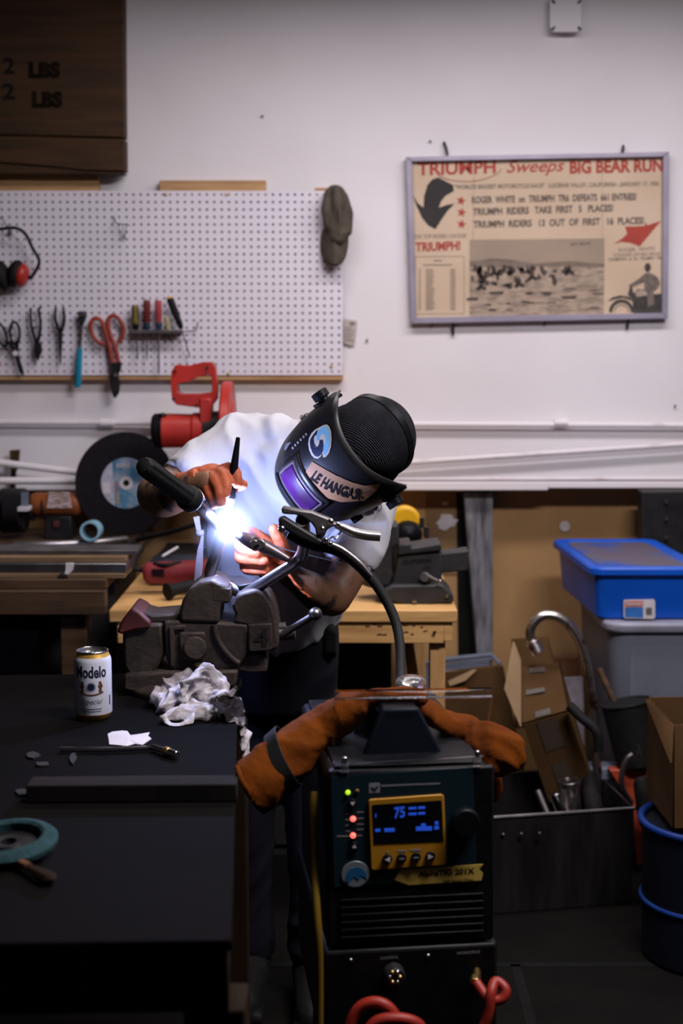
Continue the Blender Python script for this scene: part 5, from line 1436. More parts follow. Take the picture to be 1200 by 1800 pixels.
part('bore', MB().cyl(pend[1].lerp(pend[0], 0.25), pend[1].lerp(pend[0], 0.3), 0.0099, n=24), M['ink'], hbar)
g0, g1 = at(249, 816, 2.40), at(338, 880, 2.53)
gd = (g1 - g0)
grip = MB()
prof = [(0.0, 0.006), (0.02, 0.0135), (0.06, 0.0165), (0.15, 0.0172), (0.5, 0.0165), (0.8, 0.0168), (0.9, 0.018)]
axg = gd.normalized()
ag_ = axg.cross(V((0, 0, 1))).normalized()
bg_ = axg.cross(ag_)
rs = []
N_ = 64
for t, r in prof:
    ring = []
    for k in range(N_):
        rr_ = r * (1 + (0.045 * (1 if (k // 4) % 2 else -1) if 0.03 < t < 0.85 else 0))
        ring.append(g0 + gd * t + ag_ * (cos(2 * pi * k / N_) * rr_) + bg_ * (sin(2 * pi * k / N_) * rr_))
    rs.append(ring)
grip.rings(rs, True, True)
part('grip', grip, M['blackr'], hbar, smooth=25)
part('grip_flange', MB().tube([g0 + gd * 0.86, g0 + gd * 0.90, g0 + gd * 1.0, g0 + gd * 1.03], [0.0185, 0.0235, 0.023, 0.017], 36), M['blackr'], hbar, bevel=0.002)
cbm = mat('blued_steel', (0.20, 0.17, 0.18), (0.12, 0.10, 0.11), rough=0.42, metal=0.8, scale=24)
part('cross_brace', MB().tube([at(412, 936, 2.635), at(419, 940, 2.625), at(432, 947, 2.60), at(446, 955, 2.585)], [0.006, 0.0085, 0.0118, 0.0125], 24), cbm, hbar, bevel=0.001)
part('cross_brace', MB().tube([at(457, 957, 2.582), at(468, 963, 2.58), at(490, 974, 2.575), at(508, 984, 2.57)], [0.0125, 0.0125, 0.009, 0.006], 24), cbm, hbar, bevel=0.001)
for x, y in ((447, 958), (457, 957)):
    part('brace_knuckle', MB().cyl(at(x, y, 2.566), at(x + 2, y + 2, 2.60), 0.0098, n=24), M['steel'], hbar, bevel=0.002)
part('knuckle_pin', MB().tube([at(449, 958, 2.562), at(455, 957, 2.562)], 0.003, 10), M['blackm'], hbar)

# ---- ground clamp
gc_ = thing('ground_clamp', 'chrome earth clamp with black cable biting the open handlebar end', 'clamp', at(550, 930, 2.40))
GY = 2.405
part('upper_arm', MB().pxprism([(494, 893), (500, 891), (530, 897), (548, 899), (562, 905), (578, 911), (588, 919), (596, 920), (592, 926), (584, 926), (574, 932), (570, 944), (563, 949), (556, 945), (554, 930), (548, 921), (540, 915), (530, 908), (518, 905), (500, 904), (494, 902)], GY, GY + 0.022), M['dullsteel'], gc_, bevel=0.004)
part('upper_handle', MB().tube(cr([at(590, 922, GY + 0.01), at(604, 928, GY + 0.01), at(622, 936, GY + 0.01), at(645, 941, GY + 0.01), at(668, 943, GY + 0.01)], 5), [0.006, 0.0075, 0.0085, 0.0088, 0.0085], 16), M['steel'], gc_)
part('lower_arm', MB().pxprism([(488, 912), (498, 908), (506, 913), (520, 922), (540, 934), (560, 946), (575, 954), (584, 962), (566, 963), (548, 956), (526, 946), (508, 936), (490, 922)], GY - 0.006, GY + 0.018), M['blackm'], gc_, bevel=0.004)
for x, y, r_ in ((495, 930, 0.0065), (572, 950, 0.0058), (580, 956, 0.0048), (581, 917, 0.0055), (566, 930, 0.0055), (594, 922, 0.004)):
    part('rivet', MB().sph(at(x, y, GY - 0.008), (r_, r_ * 0.8, r_), 16), M['chrome'], gc_)
part('jaw_tooth', MB().pxprism([(488, 921), (500, 920), (502, 934), (490, 936)], GY - 0.004, GY + 0.014), mat('copper_jaw', (0.5, 0.25, 0.16), rough=0.35, metal=1.0), gc_, bevel=0.002)
part('spring', MB().tube(cr([at(578, 948, GY + 0.01), at(586, 943, GY + 0.012), at(590, 948, GY + 0.005), at(596, 938, GY + 0.012), at(602, 930, GY + 0.01)], 5), 0.0016, 8), M['steel'], gc_)
part('lower_handle', MB().tube(cr([at(505, 940, GY + 0.012), at(530, 951, GY + 0.012), at(556, 958, GY + 0.01), at(580, 962, GY + 0.008), at(608, 975, GY + 0.006), at(640, 1003, GY + 0.004)], 5), [0.006, 0.0095, 0.011, 0.0115, 0.0105, 0.009], 16), M['blackr'], gc_)
part('earth_cable', MB().tube(cr([at(636, 1000, GY + 0.004), at(660, 1027, GY), at(682, 1062, GY - 0.01), at(697, 1100, GY - 0.03), at(703, 1140, GY - 0.07), at(704, 1180, GY - 0.12), at(705, 1215, GY - 0.18), at(708, 1250, GY - 0.22), at(712, 1300, GY - 0.22)], 5), [0.009, 0.0078], 14), M['blackr'], gc_)
part('handle_sheen', MB().tube(cr([at(572, 953, GY - 0.001), at(600, 965, GY - 0.003), at(630, 988, GY - 0.004), at(652, 1012, GY - 0.006)], 5), [0.004, 0.0055, 0.005, 0.003], 10), M['steel'], gc_)

# ================================================================ TORCH, ROD, BLOCK, STRIP
tt = thing('tig_torch', 'black welding torch with a tall cap and pink cup held over the joint', 'torch', at(402, 860, 2.62))
YT = 2.662
part('back_cap', MB().tube([at(418.5, 768.5, YT), at(418, 772, YT), at(409, 838, YT), at(407, 846, YT)], [0.0035, 0.0042, 0.0088, 0.0092], 20), M['blackp'], tt, bevel=0.0006)
part('head', fuse(MB().tube([at(408, 842, YT), at(404, 858, YT), at(402.5, 877, YT)], [0.011, 0.0125, 0.0118], 20).caps([at(401, 861, YT), at(388, 862, YT - 0.012), at(381, 862, YT - 0.016)], [0.011, 0.011, 0.0115]), 0.0025, 3), M['blackp'], tt, smooth=180)
part('neck_tube', MB().tube(cr([at(398, 862, YT + 0.005), at(385, 866, YT + 0.012), at(360, 862, YT + 0.022), at(335, 852, YT + 0.03)], 5), 0.0095, 14), M['blackp'], tt)
part('gas_lens', MB().tube([at(403.2, 874, YT), at(402.4, 883, YT), at(402.2, 884, YT), at(401.6, 890, YT)], [0.0108, 0.0108, 0.0098, 0.0098], 24), M['whitep'], tt, bevel=0.0005)
part('cup', MB().tube([at(401.6, 889, YT), at(400, 903, YT), at(399, 914, YT)], [0.0088, 0.0082, 0.0068], 24), M['ceramic'], tt)
part('electrode', MB().tube([at(399, 912, YT), at(397.5, 922, YT)], [0.0014, 0.0006], 8), M['dullsteel'], tt)
core = emit('welding_arc_plasma', (0.40, 0.50, 1.0), ARC_RADIANCE)
o = part('welding_arc', MB().sph(at(398, 925, ARC_Y - 0.008), (0.007, 0.007, 0.008), 14), core)
tag(o, 'blinding blue white arc at the torch tip', 'arc')
o = part('filler_rod', MB().tube([at(404, 930, 2.66), at(470, 954, 2.69), at(505, 967, 2.66), at(601, 990, 2.60)], 0.0012, 8), M['blackm'])
tag(o, 'thin dark filler rod held in the glove by the arc', 'rod')
mbk = thing('magnet_block', 'small dark block standing on the vise jaws behind the bar', 'block', at(425, 1030, 2.66))
a = [at(391, 1012, 2.69), at(424, 1011, 2.70), at(447, 1024, 2.64), at(420, 1030, 2.64)]
part('block', MB().hexa(a, [p - V((0, 0, 0.02)) for p in a]), M['blackm'], mbk, bevel=0.002)
ws = thing('cloth_strip', 'white knotted cloth strip standing up behind the vise', 'strip', at(348, 1040, 2.78))
SY = 2.80
grub = mat('grubby_white_cloth', (0.26, 0.24, 0.27), (0.2, 0.185, 0.21), rough=0.9, scale=40)
part('tail', MB().pxprism([(339, 909), (350, 907), (353, 930), (355, 938), (346, 940), (343, 925)], SY, SY + 0.003), grub, ws, bevel=0.0008)
part('knot', MB().sph(at(351, 937, SY), (0.009, 0.006, 0.006), 12), grub, ws)
part('strip', MB().pxprism([(354, 932), (358, 931), (357, 960), (356, 1000), (354, 1015), (352, 1060), (350, 1185), (340, 1190), (338, 1060), (340, 1030), (343, 990), (347, 965), (352, 948)], SY + 0.001, SY + 0.004), grub, ws, bevel=0.0008)
# haze sphere added to give the arc a visible halo
fm = bpy.data.materials.new('arc_halo_haze')
fm.use_nodes = True
nt = fm.node_tree
nt.nodes.remove(nt.nodes['Principled BSDF'])
vs = nt.nodes.new('ShaderNodeVolumeScatter')
vs.inputs['Color'].default_value = (0.9, 0.93, 1, 1)
vs.inputs['Anisotropy'].default_value = 0.2
tc = nt.nodes.new('ShaderNodeTexCoord')
ln = nt.nodes.new('ShaderNodeVectorMath')
ln.operation = 'LENGTH'
nt.links.new(tc.outputs['Object'], ln.inputs[0])
mr = nt.nodes.new('ShaderNodeMapRange')
mr.inputs['From Min'].default_value = 0.0
mr.inputs['From Max'].default_value = 0.075
mr.inputs['To Min'].default_value = HALO_DENSITY = 1.3
mr.inputs['To Max'].default_value = 0.0
nt.links.new(ln.outputs['Value'], mr.inputs['Value'])
nt.links.new(mr.outputs['Result'], vs.inputs['Density'])
nt.links.new(vs.outputs['Volume'], nt.nodes['Material Output'].inputs['Volume'])
fo = part('arc_halo_haze', MB().sph((0, 0, 0), 0.078, 24), fm)
fo.location = at(398, 925, ARC_Y - 0.008)
tag(fo, 'faint haze added for the halo around the welding arc', 'fume', kind='stuff')

# ================================================================ PERSON
pe = thing('person', 'person in white t-shirt, dark trousers and black welding helmet bent over the vise', 'person', (at(500, 1140, 3.2).x, 3.2, 0))
s3 = 3.0 / FPX * 1.015
cr_x, cu_, ct_ = V((1, 0, 0)), V((0, sin(PITCH), cos(PITCH))), V((0, -cos(PITCH), sin(PITCH)))
def J(px, py, Y):
    return at(px, py, Y)
def pv(dx, dy, Y, dY=0):
    """pixel offset as a world vector near depth Y"""
    k = Y / FPX * 1.015
    return cr_x * (dx * k) - cu_ * (dy * k) + V((0, dY, 0))
H = J(636, 785, 2.79)
av = (cr_x * 0.57 - cu_ * 0.82).normalized()
Fv = (cr_x * (-0.82) - cu_ * 0.57) * 0.85 + ct_ * 0.53
Fv.normalize()
Fv = (Fv - av * Fv.dot(av)).normalized()
Xv = -av
Uv = Xv.cross(Fv)
HM = Matrix((Xv, Fv, Uv)).transposed().to_4x4()
HM = HM @ Matrix.Diagonal((0.965, 0.965, 0.965, 1))
HM.translation = H

# ---- body, one continuous surface
bm_ = MB()
bm_.etube([(J(495, 1150, 3.22), pv(80, 0, 3.2), V((0, .09, 0))), (J(492, 1060, 3.18), pv(95, -8, 3.2), V((0, .10, 0))), (J(505, 930, 3.08), pv(110, 16, 3.1), V((0, .10, 0))), (J(535, 850, 3.0), pv(100, 45, 3.0), V((0, .09, 0))), (J(560, 805, 2.96), pv(52, 32, 3.0), V((0, .06, 0)))], 24)
bm_.caps([J(560, 810, 2.97), H - Uv * 0.05 - Fv * 0.02], [0.055, 0.055])
bm_.sph(H + Uv * 0.02, (0.074, 0.092, 0.10), 24, HM.to_3x3())
bm_.sph(H + Fv * 0.03 - Uv * 0.055, (0.052, 0.062, 0.055), 20, HM.to_3x3())
bm_.caps([H + Fv * 0.092 + Uv * 0.01, H + Fv * 0.105 - Uv * 0.025], [0.009, 0.013])
for s in (-1, 1):
    bm_.sph(H + Xv * 0.076 * s - Fv * 0.005 - Uv * 0.005, (0.012, 0.022, 0.032), 14, HM.to_3x3())
# person's right arm (photo left)
bm_.caps(cr([J(435, 775, 3.0), J(370, 800, 2.95), J(318, 840, 2.90), J(275, 866, 2.84)], 4), [0.04, 0.036, 0.036, 0.040])
bm_.caps(cr([J(275, 868, 2.84), J(290, 874, 2.80), J(315, 866, 2.74), J(338, 855, 2.69)], 4), [0.043, 0.042, 0.036, 0.03])
bm_.caps([J(338, 855, 2.69), J(365, 848, 2.665)], [0.028, 0.024])
# person's left arm (photo right)
bm_.caps(cr([J(650, 890, 2.98), J(632, 945, 2.95), J(612, 1000, 2.91), J(586, 1052, 2.87)], 4), [0.042, 0.042, 0.043, 0.038])
bm_.caps(cr([J(584, 1053, 2.87), J(562, 1045, 2.845), J(540, 1031, 2.81), J(505, 1008, 2.79)], 4), [0.038, 0.040, 0.034, 0.024])
bm_.caps([J(505, 1008, 2.79), J(478, 985, 2.78)], [0.026, 0.022])
# legs
for hx, kx, fx, fy in ((538, 545, 552, 3.18), (446, 440, 436, 3.24)):
    bm_.caps(cr([J(hx, 1215, 3.22), J(kx, 1440, 3.19), V((J(fx, 1650, fy).x, fy + 0.03, 0.12))], 4), [0.062, 0.048, 0.036])
skin = mat('tattooed_skin', (0.20, 0.095, 0.052), (0.035, 0.024, 0.02), rough=0.5, scale=17, ramp=(0.42, 0.50), detail=3)
part('body', fuse(bm_, 0.008, 5), skin, pe, smooth=180)

# ---- t-shirt
ts_ = MB()
TS = [(494, 1113, 3.20, 100, -22, .125), (492, 1060, 3.18, 116, -8, .13), (490, 1000, 3.14, 122, 4, .135), (506, 930, 3.08, 134, 22, .135), (530, 868, 3.02, 136, 52, .13), (545, 825, 2.98, 118, 64, .105), (560, 800, 2.955, 66, 40, .075)]
ts_.etube([(J(x, y, Y), pv(dx, dy, Y), V((0, d, 0.02))) for x, y, Y, dx, dy, d in TS], 36)
ts_.caps([J(470, 775, 2.99), J(540, 790, 2.97), J(620, 850, 2.97)], [.058, .06, .062], 14)
ts_.tube(cr([J(460, 780, 3.0), J(430, 783, 2.99), J(385, 800, 2.955), J(345, 826, 2.92), J(322, 846, 2.895)], 5), [.068, .068, .062, .058, .053], 24)
ts_.tube(cr([J(628, 858, 2.97), J(648, 890, 2.97), J(638, 930, 2.955), J(624, 965, 2.93), J(613, 990, 2.915)], 5), [.058, .060, .058, .055, .053], 24)
from mathutils import noise as nz_
def folds(me, amp, fx, fz_, tilt, seed=0.0, gate=None):
    ns = [v.normal.copy() for v in me.vertices]
    for v, n_ in zip(me.vertices, ns):
        p = v.co
        x_, z_ = p.x * cos(tilt) + p.z * sin(tilt), -p.x * sin(tilt) + p.z * cos(tilt)
        w_ = nz_.noise(V((x_ * 3, p.y * 3, z_ * 3 + seed)))
        a_ = 1 - min(1.0, 2.2 * abs(nz_.noise(V((x_ * fx + w_ * 1.5, p.y * fx * 0.6 + seed, z_ * fz_)))))
        b_ = 1 - min(1.0, 2.2 * abs(nz_.noise(V((x_ * fx * 2.1 + w_, p.y * fx + seed, z_ * fz_ * 1.7 + 5)))))
        v.co = p + n_ * amp * (a_ ** 1.5 + 0.4 * b_ - 0.5)
    me.update()
    return me
shirt = part('t_shirt', folds(fuse(ts_, 0.006, 5, 0.5), 0.011, 9.0, 2.6, 0.35), M['shirt'], pe, smooth=180)
part('sleeve_hem', MB().tube([J(326, 843, 2.90), J(317, 850, 2.888)], [.0515, .0505], 30), M['shirt'], shirt, bevel=0.003)
part('sleeve_hem', MB().tube([J(616, 984, 2.918), J(611, 997, 2.91)], [.0505, .0500], 30), M['shirt'], shirt, bevel=0.003)

# ---- trousers and boots
tr = MB()
tr.etube([(J(497, 1108, 3.20), pv(96, -10, 3.2), V((0, .118, 0.01))), (J(494, 1150, 3.21), pv(99, -6, 3.2), V((0, .125, 0))), (J(491, 1200, 3.22), pv(101, 0, 3.2), V((0, .13, 0))), (J(489, 1240, 3.22), pv(98, 0, 3.2), V((0, .12, 0)))], 32)
for hx, kx, fx, fy in ((540, 545, 552, 3.18), (442, 440, 436, 3.24)):
    tr.tube(cr([J(hx, 1215, 3.22), J(hx, 1270, 3.22), J(kx, 1440, 3.19), V((J(fx, 1650, fy).x, fy + 0.03, 0.08))], 5), [0.070, 0.069, 0.060, 0.056], 22)
part('trousers', folds(fuse(tr, 0.008, 5, 0.5), 0.010, 7.0, 3.0, -0.6, 2.0), M['denim'], pe, smooth=180)
part('belt_pouch', fuse(MB().caps([J(578, 1108, 3.13), J(582, 1148, 3.14)], [0.018, 0.014]).box(J(580, 1128, 3.13), (0.028, 0.03, 0.05)), 0.004, 4), M['blackr'], pe, smooth=180)
for fx, fy in ((552, 3.18), (436, 3.24)):
    bx_ = J(fx, 1650, fy).x
    part('boot', fuse(MB().caps([V((bx_, fy + 0.04, 0.06)), V((bx_, fy - 0.05, 0.045)), V((bx_, fy - 0.16, 0.035))], [0.055, 0.048, 0.04]).caps([V((bx_, fy + 0.03, 0.06)), V((bx_, fy + 0.03, 0.13))], 0.05).box((bx_, fy - 0.06, 0.012), (0.09, 0.27, 0.024)), 0.006, 4), M['blackr'], pe, smooth=180)

# ---- gloves (five separate fingers each)
GO = 0.03
gl = MB()
def fing(L, r):
    gl.caps(cr([J(p[0], p[1], p[2] + GO) for p in L], 4), r, 12)
# person's left hand, fist round the filler rod
GO = 0.072
gl.sph(J(480, 985, 2.785), (0.044, 0.032, 0.042), 20)
gl.sph(J(458, 972, 2.775), (0.036, 0.028, 0.040), 20)
fing([(480, 966, 2.705), (452, 942, 2.69), (434, 936, 2.668), (430, 944, 2.645), (446, 956, 2.635)], [.0135, .0128, .012, .0115, .0105])
fing([(476, 976, 2.705), (444, 953, 2.69), (425, 953, 2.662), (424, 963, 2.638), (452, 974, 2.63)], [.0135, .0128, .012, .0115, .0105])
fing([(474, 990, 2.705), (440, 970, 2.69), (422, 972, 2.665), (425, 982, 2.64), (464, 988, 2.632)], [.0135, .0125, .012, .011, .010])
fing([(474, 1002, 2.71), (446, 990, 2.69), (430, 991, 2.668), (436, 1002, 2.648), (467, 1004, 2.64)], [.012, .0115, .011, .0105, .0095])
fing([(500, 985, 2.69), (496, 960, 2.672), (488, 942, 2.665), (481, 930, 2.66)], [.015, .0135, .0125, .0105])
gl.etube([(J(496, 998, 2.765), pv(18, 22, 2.7), V((0, .03, 0))), (J(510, 1010, 2.775), pv(17, 24, 2.7), V((0, .034, 0))), (J(516, 1015, 2.78), pv(20, 27, 2.7), V((0, .038, 0)))], 22)
part('glove', fuse(gl, 0.0032, 2, 0.5, disp=(0.022, 0.005)), M['glove'], pe, smooth=180)['label'] = 'wrinkled red brown glove on the hand by the filler rod'
ruf = MB()
rs = []
for t, rr_ in ((0.0, 1.0), (0.5, 1.1), (1.0, 1.18)):
    ring = []
    for k in range(72):
        a_ = 2 * pi * k / 72
        w_ = rr_ * (1 + 0.05 * t * cos(a_ * 14))
        ring.append(J(512 + 9 * t, 1012 + 5 * t, 2.778 + 0.008 * t) + pv(21, 28, 2.7) * (cos(a_) * w_) + V((0, .043, 0)) * (sin(a_) * w_))
    rs.append(ring)
ruf.rings(rs, False, False)
part('glove_cuff', ruf, M['glove'], pe, smooth=60, solid=0.003)
# person's right hand holding the torch
GO = 0.03
gl = MB()
gl.sph(J(352, 848, 2.71), (0.036, 0.032, 0.031), 20)
gl.sph(J(372, 838, 2.70), (0.036, 0.030, 0.025), 20)
fing([(378, 836, 2.665), (400, 823, 2.650), (414, 832, 2.635), (416, 850, 2.628)], [.0135, .0125, .0115, .0105])
fing([(370, 836, 2.66), (388, 833, 2.635), (397, 850, 2.612), (395, 868, 2.603)], [.0135, .0125, .0115, .0105])
fing([(358, 842, 2.655), (373, 840, 2.630), (384, 860, 2.606), (388, 884, 2.600)], [.0135, .0125, .0115, .0105])
fing([(346, 850, 2.655), (358, 852, 2.632), (370, 872, 2.612), (377, 887, 2.608)], [.0125, .0115, .0105, .0098])
fing([(380, 850, 2.675), (402, 856, 2.668), (416, 855, 2.652), (427, 852, 2.640)], [.0145, .013, .0118, .010])
gl.etube([(J(350, 850, 2.682), pv(8, 26, 2.7), V((0, .031, 0))), (J(330, 858, 2.70), pv(9, 27, 2.7), V((0, .034, 0))), (J(318, 862, 2.715), pv(10, 30, 2.7), V((0, .037, 0)))], 22)
part('glove', fuse(gl, 0.0032, 2, 0.5, disp=(0.022, 0.004)), M['glove'], pe, smooth=180)['label'] = 'red brown glove gripping the torch'

# ---- helmet
def shellp(phi, h, off=0.0):
    t = [(-0.165, .080, .105), (-0.12, .103, .150), (-0.07, .113, .168), (-0.02, .117, .172), (0.03, .117, .163), (0.07, .114, .148), (0.105, .108, .128), (0.13, .100, .108)]
    h = max(-0.165, min(0.13, h))
    for i in range(len(t) - 1):
        if t[i][0] <= h <= t[i + 1][0]:
            k = (h - t[i][0]) / (t[i + 1][0] - t[i][0])
            k2 = k
            rx, ry = t[i][1] * (1 - k2) + t[i + 1][1] * k2, t[i][2] * (1 - k2) + t[i + 1][2] * k2
            break
    e = 0.82
    c, s = cos(phi), sin(phi)
    x = (rx + off) * (abs(s) ** e) * (1 if s >= 0 else -1)
    y = (ry + off) * (abs(c) ** e) * (1 if c >= 0 else -1) if c >= 0 else (0.045 * c)
    return HM @ V((x, y, h))
hl = MB()
def hgrid(u, v):
    phi = R(-94) + R(188) * u
    side = abs(phi / R(94)) ** 4
    lo = -0.165 + 0.10 * side
    s12 = abs(phi / R(94)) ** 14
    lo += 0.03 * s12
    hi = 0.128 - 0.068 * side - 0.03 * s12
    return shellp(phi, lo + (hi - lo) * v)
hl.grid(56, 22, hgrid)
shell = part('welding_helmet', hl, M['shell'], pe, smooth=70, solid=0.004)
shell['label'] = 'black welding helmet with violet lens and stickers'
# lower front housing that carries the lens
def boxon(x0, x1, z0, z1, y0, y1):
    return [HM @ V(p) for p in ((x0, y0, z0), (x1, y0, z0), (x1, y0, z1), (x0, y0, z1))], [HM @ V(p) for p in ((x0, y1, z0), (x1, y1, z0), (x1, y1, z1), (x0, y1, z1))]
def shellpatch(name, x0, x1, z0, z1, off, m, thick, nu=18, nv=8):
    def f(u, v):
        ang = (x0 + (x1 - x0) * u) / 0.150
        return shellp(ang, z0 + (z1 - z0) * v, off)
    return part(name, MB().grid(nu, nv, f), m, shell, smooth=70, solid=thick)
shellpatch('lens_housing', -0.066, 0.066, -0.064, 0.030, 0.002, M['shell'], 0.005)
shellpatch('lens_frame', -0.055, 0.055, -0.052, 0.016, 0.0045, M['lensfr'], 0.003)
shellpatch('lens', -0.047, 0.047, -0.045, 0.009, 0.006, M['lens'], 0.002)
shellpatch('lens_lip', -0.058, 0.058, -0.066, -0.060, 0.006, M['shell'], 0.005)
for s in (-1, 1):
    kc = V((0.110 * s, 0.042, 0.045))
    part('pivot_knob', MB().cyl(HM @ (kc + V((0.004 * s, 0, 0))), HM @ (kc + V((0.013 * s, 0, 0))), 0.011, n=20).cyl(HM @ (kc + V((0.012 * s, 0, 0))), HM @ (kc + V((0.028 * s, 0, 0))), 0.017, n=12), M['blackp'], shell, bevel=0.0015)
    part('pivot_plate', MB().tube([HM @ V((0.112 * s, 0.01, 0.05)), HM @ V((0.113 * s, 0.06, 0.04))], 0.02, 12, flat=0.25), M['blackp'], shell)
part('jaw_clip', MB().box(HM @ V((-0.110, 0.07, -0.06)), (0.022, 0.02, 0.02), HM.to_3x3()), M['blackp'], shell, bevel=0.003)
# stickers
def stick(name, pts, m, phi0, h0, off, rot=0.0, sc_=1.0):
    mb = MB()
    vs = []
    for x, y in pts:
        xx, yy = (x * cos(rot) - y * sin(rot)) * sc_, (x * sin(rot) + y * cos(rot)) * sc_
        vs.append(shellp(phi0 - xx / 0.135, h0 + yy, off))
    mb.add(vs, [tuple(range(len(vs)))])
    return part(name, mb, m, shell, smooth=0)
def stickgrid(name, fn, nu, nv, m):
    return part(name, MB().grid(nu, nv, fn), m, shell, smooth=60)
# emblem: read in photo pixels, laid on the shell by its own ray
from mathutils.bvhtree import BVHTree
_dg = bpy.context.evaluated_depsgraph_get()
_dg.update()
_ev = shell.evaluated_get(_dg)
_me = _ev.to_mesh()
_bv = BVHTree.FromPolygons([shell.matrix_world @ v.co if False else v.co.copy() for v in _me.vertices], [tuple(p.vertices) for p in _me.polygons])
_sw = world_of(shell)
_swi = _sw.inverted()
def onshell(px, py, off=0.0012):
    o_ = V((0, 0, CAMZ))
    d = (at(px, py, 3.0) - o_).normalized()
    hit = _bv.ray_cast(_swi @ o_, (_swi.to_3x3() @ d).normalized())
    if hit[0] is None:
        return at(px, py, 2.8)
    nn = (_sw.to_3x3() @ hit[1]).normalized()
    if nn.dot(d) > 0:
        nn = -nn
    return _sw @ hit[0] + nn * off
def decal(name, pts, m, off, fill=8):
    """outline in pixels -> patch following the shell"""
    cx, cy = sum(p[0] for p in pts) / len(pts), sum(p[1] for p in pts) / len(pts)
    mb = MB()
    n = len(pts)
    from mathutils.geometry import tessellate_polygon
    tris = [tuple(V((pts[i][0], pts[i][1])) for i in t) for t in tessellate_polygon([[V((p[0], p[1], 0)) for p in pts]])]
    for _ in range(2):
        nx_ = []
        for a_, b_, c_ in tris:
            ab, bc, ca_ = (a_ + b_) / 2, (b_ + c_) / 2, (c_ + a_) / 2
            nx_ += [(a_, ab, ca_), (ab, b_, bc), (ca_, bc, c_), (ab, bc, ca_)]
        tris = nx_
    idx, vs_, fs_ = {}, [], []
    for t in tris:
        f_ = []
        for p in t:
            k_ = (round(p.x, 3), round(p.y, 3))
            if k_ not in idx:
                idx[k_] = len(vs_)
                vs_.append(onshell(p.x, p.y, off))
            f_.append(idx[k_])
        if len(set(f_)) == 3:
            fs_.append(tuple(f_))
    mb.add(vs_, fs_)
    return part(name, mb, m, shell, smooth=60)
def ez(X, Y_):
    return (480 + X / 10.0, 740 + Y_ / 10.0)
decal('emblem_edge', [ez(*p) for p in ((830, 110), (880, 80), (945, 62), (990, 105), (1020, 190), (1030, 320), (1018, 450), (985, 560), (930, 630), (880, 640), (868, 560), (840, 625), (790, 660), (730, 650), (680, 600), (640, 510), (622, 400), (635, 310), (680, 220), (750, 150))], M['white_s'], 0.0012)
decal('emblem_navy', [ez(*p) for p in ((795, 150), (770, 250), (735, 262), (720, 320), (730, 400), (755, 455), (785, 455), (815, 400), (825, 335), (880, 332), (890, 420), (880, 520), (850, 590), (800, 630), (745, 620), (700, 560), (665, 470), (652, 370), (665, 320), (700, 260), (745, 200))], M['navy_s'], 0.0016)
decal('emblem_blue', [ez(*p) for p in ((825, 150), (880, 100), (935, 88), (975, 130), (1000, 220), (1008, 320), (995, 440), (960, 540), (915, 600), (893, 590), (888, 450), (920, 400), (928, 320), (915, 250), (885, 218), (850, 240), (828, 300), (820, 340), (768, 345), (768, 290), (785, 210))], M['sky_s'], 0.0016)
tape = [(530, 840), (538, 829), (549, 811), (562, 819), (590, 835), (620, 848), (640, 853), (668, 850), (661, 862), (640, 879), (620, 881), (600, 882), (575, 875), (550, 862), (538, 850)]
decal('tape_label', tape, M['mtape'], 0.0012)
def tapetext(x, y):
    # baseline runs along the tape in an arc
    t = x
    bx_ = (1 - t) ** 2 * 545 + 2 * t * (1 - t) * 580 + t * t * 634
    by_ = (1 - t) ** 2 * 841 + 2 * t * (1 - t) * 872 + t * t * 879
    dx, dy = 2 * (1 - t) * 40 + 2 * t * 55, 2 * (1 - t) * 31 + 2 * t * 7
    L_ = sqrt(dx * dx + dy * dy)
    nx, ny = dy / L_, -dx / L_
    return onshell(bx_ + nx * y * 19, by_ + ny * y * 19, 0.0016)
part('lettering', text_mesh('LE HANGAR', 1, 1, tapetext, bold=0.05), M['ink'], shell, smooth=0)
pg_ = mat('pale_grey_print', (0.30, 0.26, 0.25), rough=0.6)
for k, (X0, Y0) in enumerate(((340, 490), (385, 440), (430, 395), (480, 345), (530, 295), (575, 250))):
    decal('side_print', [ez(X0 - 12, Y0 - 22), ez(X0 + 14, Y0 - 40), ez(X0 + 34, Y0 - 6), ez(X0 + 6, Y0 + 16)], pg_, 0.0012)
decal('side_label', [ez(230, 400), ez(330, 370), ez(270, 450), ez(230, 520), ez(200, 500)], M['print'], 0.0012)

# ---- beanie, headgear band, hair
bn = MB()
bn.sph(HM @ V((0, -0.004, 0.034)), (0.089, 0.095, 0.090), 40, HM.to_3x3())
bn.torus(HM @ V((0, -0.002, 0.0)), Uv, 0.078, 0.014, 48, 12)
part('beanie', fuse(bn, 0.005, 3), M['knit'], pe, smooth=180)
nt = M['knit'].node_tree
wv = nt.nodes.new('ShaderNodeTexWave')
wv.inputs['Scale'].default_value = 105
wv.inputs['Distortion'].default_value = 2.0
wv.bands_direction = 'DIAGONAL'
bpn = nt.nodes.new('ShaderNodeBump')
bpn.inputs['Strength'].default_value = 0.9
bpn.inputs['Distance'].default_value = 0.004
tcn = nt.nodes.new('ShaderNodeTexCoord')
nt.links.new(tcn.outputs['Object'], wv.inputs['Vector'])
nt.links.new(wv.outputs['Fac'], bpn.inputs['Height'])
nt.links.new(bpn.outputs['Normal'], nt.nodes['Principled BSDF'].inputs['Normal'])
band = MB()
rs = []
for k in range(41):
    t = R(-15) + R(210) * k / 40
    c = V((0.0855 * cos(t), -0.05, 0.034 + 0.0870 * sin(t)))
    c.y = -0.026 - 0.004 * sin(t)
    rad = V((cos(t), 0, sin(t)))
    rs.append([HM @ (c + V((0, 0.008, 0)) - rad * 0.001), HM @ (c + V((0, 0.008, 0)) + rad * 0.003), HM @ (c - V((0, 0.008, 0)) + rad * 0.003), HM @ (c - V((0, 0.008, 0)) - rad * 0.001)])
band.rings(rs, True, True)
